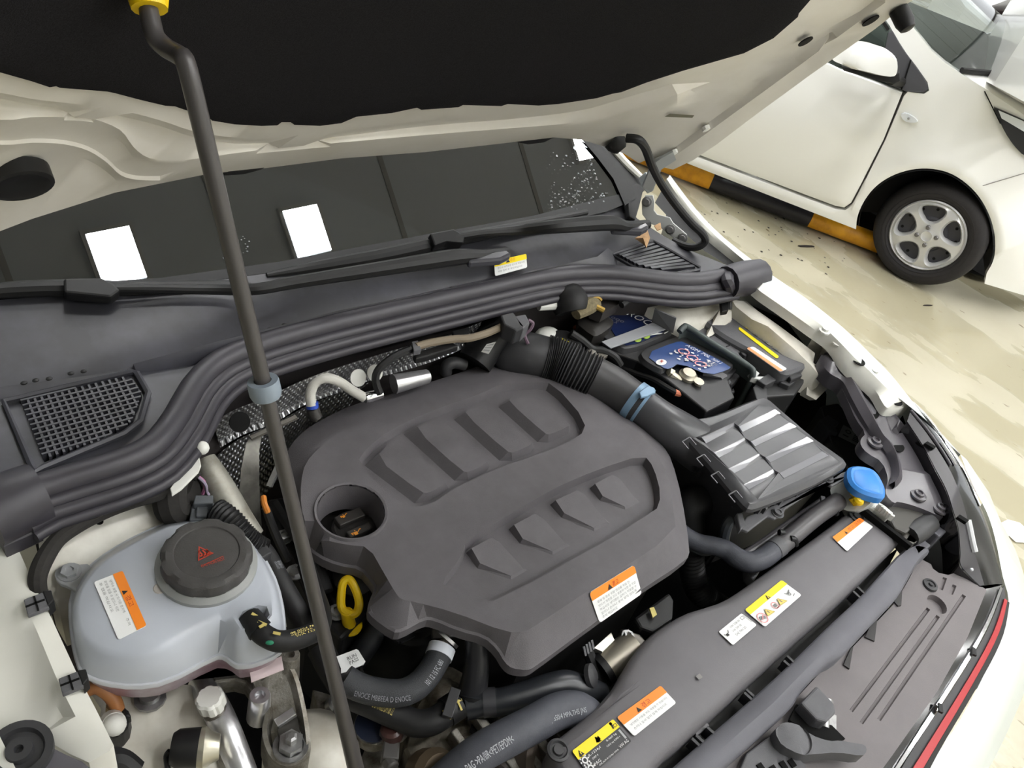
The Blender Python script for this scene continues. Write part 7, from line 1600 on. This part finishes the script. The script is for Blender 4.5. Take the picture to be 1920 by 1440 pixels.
mb = MB(); mb.tube([NF.px(1672, 150, .13), NF.px(1690, 154, .01)], .02, 10, smooth=False); mb.build('mirror_arm', RUBBER, mi)
mb = MB(); mb.prism([NF.px(x, y, .008) for x, y in chaikin([(1687, 214), (1700, 211), (1718, 222), (1722, 229), (1712, 231), (1694, 228)], 1)], -NN * .01); il = mb.build('side_repeater', LAMPG, nc, smooth=0, bevel=.002)
MB().ball(NF.px(1704, 222, .009), .006, 8, 5).build('repeater_bulb', mat('bulb_grey', (150, 150, 150), .4), il)
# bonnet, windshield, cabin
sh = [NF.px(x, y, .001) for x, y in ((1745, 150), (1800, 139), (1850, 168), (1920, 215), (1990, 262))]
LAT = V((math.cos(math.radians(17)), math.sin(math.radians(17)), 0)); FWD = V((LAT.y, -LAT.x, 0))
LW = 1.36
def base_c(P, t, k): return P + LAT * t + FWD * (k * math.sin(math.pi * min(1, max(0, t / LW))) ** .8)
Pb, Pt = NF.px(1800, 137, -.01), NF.px(1697, 37, -.01)
UPV = (Pt - Pb)
Pr = Pb + UPV * 2.2
ts = [i * LW / 14 for i in range(15)]
rows_ = [[base_c(Pb.lerp(Pr, q), t, .27 - .10 * q) + V((0, 0, .03 * math.sin(math.pi * t / LW))) for t in ts] for q in (0, .2, .4, .6, .8, 1)]
MB().loft(rows_, False, False, closed=False).build('windshield', CARGLASS, nc, smooth=60)
sh = [NF.px(x, y, .001) for x, y in ((1800, 139), (1850, 168), (1920, 215), (1990, 262))]
mb = MB(); mb.loft([rows_[0]] + [[base_c(p, t, .27 - .03 * k) + V((0, 0, (.06 + .05 * k) * math.sin(math.pi * t / LW) - .002)) for t in ts] for k, p in enumerate(sh[1:])], False, False, closed=False)
mb.build('bonnet', NW, nc, smooth=60)
MB().bar(NF.px(1846, 171, .003), NF.px(1876, 232, .003), .004, .003, up=NN).build('panel_gap', BLACK, nc, smooth=0)
MB().bar(NF.px(1834, 351, .003), NF.px(1920, 325, .003), .003, .003, up=NN).build('panel_gap', mat('gap_grey', (150, 148, 144), .6), nc, smooth=0)
mb = MB(); mb.tube([r[-1] for r in rows_], .02, 8, smooth=False); mb.build('far_pillar', mat('pillar_dark', (60, 60, 64), .4), nc)
mb = MB(); mb.tube([p + V((0, 0, .012)) for p in rows_[0][0:5]], .012, 8); mb.build('wiper', RUBBER, nc)
mb = MB(); mb.tube([p + V((0, 0, .016)) for p in rows_[0][5:9]], .010, 8); mb.build('wiper', RUBBER, nc)
cab = MB(); cab.prism([Pb - ND * .05 + LAT * .08 - V((0, 0, .04)), Pb + FWD * .15 + LAT * .6 - V((0, 0, .03)), Pb - ND * .05 + LAT * 1.3 - V((0, 0, .04)), Pb - ND * .6 + LAT * 1.3 - V((0, 0, .02)), Pb - ND * .6 + LAT * .08 - V((0, 0, .02))], (0, 0, -.3)); cab.build('dashboard', mat('dash_grey', (92, 96, 92), .7), nc, bevel=.03)
cab = MB(); cab.prism([Pb - ND * 2.6 + LAT * .05 - V((0, 0, .6)), Pb - ND * .7 + LAT * .05 - V((0, 0, .6)), Pb - ND * .7 + LAT * 1.35 - V((0, 0, .6)), Pb - ND * 2.6 + LAT * 1.35 - V((0, 0, .6))], (0, 0, -.02))
cab.prism([Pb - ND * 2.2 + LAT * .02 + V((0, 0, .5)), Pb - ND * 2.2 + LAT * 1.38 + V((0, 0, .5)), Pb - ND * 2.2 + LAT * 1.38 - V((0, 0, .6)), Pb - ND * 2.2 + LAT * .02 - V((0, 0, .6))], (0, 0, 0.001)); cab.build('cabin', mat('cabin_grey', (150, 154, 150), .8), nc, smooth=0)
for t in (.38, 1.0):
    c0_ = Pb - ND * 1.35 + LAT * t - V((0, 0, .35)); mb = MB(); mb.ball(c0_, .30, 14, 8, (.8, .8, 1.15)); mb.ball(c0_ + V((0, 0, .45)), .13, 12, 8, (1, 1, .9)); mb.build('seat', SEATC, nc, kind='stuff')
mb = MB(); sc_ = Pb - FWD * .55 + LAT * .36 + V((0, 0, .02)); mb.tube([sc_ + (LAT * math.cos(a) + (V((0, 0, .8)) - ND * -.3) * math.sin(a)) * .17 for a in [i * .628 for i in range(10)]], .016, 8, closed=True); mb.build('steering_wheel', mat('wheel_dark', (50, 52, 50), .7), nc)
mb = MB(); mb.prism([Pt + LAT * .03 + V((0, 0, .0)), Pt + LAT * 1.3, Pt + LAT * 1.3 - ND * 1.9 + V((0, 0, .25)), Pt + LAT * .05 - ND * 1.9 + V((0, 0, .25))], (0, 0, .03)); 
for i in range(len(mb.v)): mb.v[i] = mb.v[i] - ND * .35 + V((0, 0, .22))
mb.build('roof', NW, nc, smooth=0)
mb = MB(); mb.prism([p + LAT * 1.36 for p in [NF.px(x, y, 0) for x, y in ((1200, 260), (1600, 420), (1860, 500), (1990, 560), (1990, 262), (1800, 139), (1690, 172), (1200, 170))]], LAT * .04); mb.build('far_side', NW, nc, smooth=0)
# headlamp
hq = [(1861, 200), (1872, 204), (1920, 225), (1990, 262), (1990, 330), (1920, 293), (1900, 272), (1884, 248), (1872, 222)]
MB().relief(NF, NL(chaikin(hq, 1), .006), skirt=.03).build('headlamp', GLOSSB, nc, smooth=60)
MB().relief(NF, NL([(1872, 207), (1925, 230), (1990, 268), (1990, 285), (1925, 250), (1878, 222)], .009), skirt=.004).build('headlamp_reflector', LAMPG, nc, smooth=0)
# wheel arch and wheel
mb = MB(); mb.loft([[NF.px(x, y, .004) for x, y in arch_in], [NF.px(x, y, -.02) - NN * .22 for x, y in arch_in]], False, False, closed=False); mb.loft([[NF.px(x, y, .0) - NN * .22 for x, y in arch_in]] + [[NF.px(1735, 440, 0) - NN * .23] * len(arch_in)], False, False, closed=False); mb.build('arch_liner', mat('liner_dark', (22, 22, 24), .9), nc)
ang = math.radians(16); AX = (NN * math.cos(ang) + ND * math.sin(-ang)).normalized()
WC = NF.px(1738, 447, 0); WC = V((WC.x, WC.y, .245)) - NN * .03
Rw = .247
wf = Frame(WC, AX, AX.cross(V((0, 0, 1))) * -1)
mb = MB(); mb.lathe(WC, AX, [(Rw * .66, -.16), (Rw * .9, -.165), (Rw, -.14), (Rw, -.03), (Rw * .965, -.008), (Rw * .90, .008), (Rw * .78, .010), (Rw * .71, .004), (Rw * .675, -.006)], 56, cap0=False, cap1=False)
tyre = mb.build('tyre', TYRE, nc, smooth=50)
mb = MB(); mb.lathe(WC, AX, [(Rw * .80, .0125), (Rw * .805, .0125), (Rw * .81, .0115)], 56, cap0=False, cap1=False); mb.lathe(WC, AX, [(Rw * .72, .0075), (Rw * .725, .009), (Rw * .73, .0085)], 56, cap0=False, cap1=False); mb.build('sidewall_ring', TYRE, tyre)
R0 = Rw * .675
cr_ = lambda r, h, n=60: [(r * math.cos(2 * math.pi * i / n), r * math.sin(2 * math.pi * i / n), h) for i in range(n)]
holes = []; rims = []
for k in range(5):
    a0 = math.radians(108 + 72 * k)
    base_ = [(-.24, .81), (0, .84), (.24, .81), (.34, .73), (.30, .58), (.15, .42), (0, .37), (-.15, .42), (-.30, .58), (-.34, .73)]
    hl_ = []
    for x, y in chaikin(base_, 1):
        X, Y = x * R0 * .95, y * R0
        hl_.append((Y * math.cos(a0) - X * math.sin(a0), Y * math.sin(a0) + X * math.cos(a0), -.006))
    holes.append(hl_); rims.append(inset(hl_, -.008, .012))
mb = MB(); mb.relief(wf, cr_(R0, -.002), loops=[cr_(R0 * .965, .004), cr_(R0 * .93, -.004), cr_(.032, .009, 24), cr_(.024, .013, 24), cr_(.02, .010, 24)] + rims, holes=holes)
for h in holes: mb.loft([[wf.w(*p) for p in h], [wf.w(p[0], p[1], -.03) for p in h]], False, False)
wheel = mb.build('wheel_rim', RIM, nc, smooth=40)
mb = MB(); mb.lathe(WC - AX * .03, AX, [(R0 * .98, 0), (R0 * .5, .002), (R0 * .45, .012), (.01, .012)], 32); brk = mb.build('steel_disc', mat('disc_grey', (64, 64, 70), .5, metal=.3), nc)
for k in range(12):
    a = k * math.pi / 6 + .2; MB().lathe(WC - AX * .028 + (wf.ex * math.cos(a) + wf.ey * math.sin(a)) * R0 * .72, AX, [(.007, 0), (.007, .001)], 10).build('disc_hole', BLACK, brk)
for k in range(4):
    a = math.radians(20 + 90 * k); mb = MB(); mb.lathe(WC + (wf.ex * math.cos(a) + wf.ey * math.sin(a)) * .042 + AX * .006, AX, [(.0105, 0), (.0105, .006), (.007, .010), (.002, .011)], 12); mb.build('wheel_nut', mat('nut_grey', (120, 118, 118), .35, metal=.6), wheel)
mb = MB(); mb.prism([NF.px(x, y, -.3) for x, y in ((1300, 330), (1600, 450), (1850, 520), (1990, 570), (1990, 500), (1600, 380), (1300, 260))], -NN * .6); mb.build('underbody', BLACK, nc, smooth=0)

# striped parking bar
b0, b1 = Z(1268, 314, .055), Z(1622, 447, .055); bd = (b1 - b0).normalized()
pb = thing('parking_bar', 'yellow and black striped metal bar on the floor under the hatchback sill', 'parking bar', Z(1420, 375, 0))
def onbar(x, y):
    p = Z(x, y, .055); return b0 + bd * (p - b0).dot(bd)
cuts = [b0 - bd * 1.2, b0 - bd * .45, onbar(1334, 341), onbar(1520, 409), onbar(1700, 478) ]
for i, (p, q) in enumerate(zip(cuts, cuts[1:])):
    MB().tube([p, q], .045, 20, smooth=False).build('yellow_section' if i % 2 else 'black_section', PARKY if i % 2 else PARKB, pb)
for p in (cuts[0] + bd * .1, cuts[-1] - bd * .1): MB().box(V((p.x, p.y, .02)), V((.04, 0, 0)), V((0, .04, 0)), V((0, 0, .04))).build('foot', PARKB, pb, smooth=0)

# white car in the far corner
fc = thing('far_car', 'white car with dark maroon windshield at the far corner', 'car', Z(1880, -10, 0))
q0, q1 = Z(1780, -60, .75), Z(1990, 150, .75)
mb = MB(); mb.prism([Z(x, y, .80) for x, y in ((1780, -60), (1818, -2), (1922, 84), (1990, 140), (2100, 140), (2000, -60))], (0, 0, -.55)); mb.build('body', NW, fc, smooth=0, bevel=.05)
g0 = Z(1850, 14, .82); g1_ = Z(1925, 53, .82); FCF = frame3(g0, g1_, Z(1900, -40, 1.25))
mb = MB(); mb.prism([FCF.px(x, y, 0) for x, y in ((1848, 15), (1882, 39), (1925, 52), (1990, 70), (1990, -40), (1905, -6))], -FCF.ez * .01); mb.build('windshield', mat('maroon_glass', (58, 28, 38), .1), fc, smooth=0)
mb = MB(); mb.prism([FCF.px(x, y, -.02) for x, y in ((1900, -8), (1990, -45), (2100, -45), (2100, 80), (1990, 72))], -V((0, 0, .4))); mb.build('cabin_side', NW, fc, smooth=0)

# bits on the floor
rb = random.Random(21)
mb = MB(); pts = [(1873, 982), (1890, 974), (1912, 980), (1935, 1000), (1930, 1018), (1905, 1016), (1893, 1005), (1880, 1003), (1885, 995)]
mb.prism([Z(x, y, .004 + .003 * (i % 2)) for i, (x, y) in enumerate(pts)], (0, 0, -.002)); o = mb.build('paper_scrap', mat('paper_white', (240, 238, 232), .7), smooth=0); tag(o, 'torn white paper scrap lying on the floor beyond the headlamp', 'paper')
for (x, y, l, lab) in ((1512, 461, .09, 'dark leaf shred on the floor below the striped bar'), (1740, 572, .05, 'small dark leaf crumb on the floor just below the tyre'), (1895, 1090, .05, 'small dark crumb on the floor beside the bumper')):
    c_ = Z(x, y, .004); mb = MB(); mb.prism([c_ + V((math.cos(a) * l * (1 + .3 * rb.random()) * .5, math.sin(a) * l * .10 - math.cos(a) * l * .2, 0)) for a in [i * .785 for i in range(8)]], (0, 0, -.003)); o = mb.build('leaf_crumb', BROWN, smooth=0); tag(o, lab, 'debris')
fk = MB()
for i in range(45):
    x, y = rb.uniform(1310, 1600), 0; y = 340 + (x - 1310) * .36 + rb.uniform(8, 90); c_ = Z(x, y, .0025); r = rb.uniform(.003, .008)
    fk.add([c_ + V((math.cos(a) * r * rb.uniform(.5, 1.3), math.sin(a) * r, 0)) for a in (0, 1.2, 2.5, 3.8, 5)], [(0, 1, 2, 3, 4)])
o = fk.build('grit', BROWN, smooth=0, kind='stuff'); tag(o, 'dark grit scattered on the wet floor below the striped bar', 'grit')
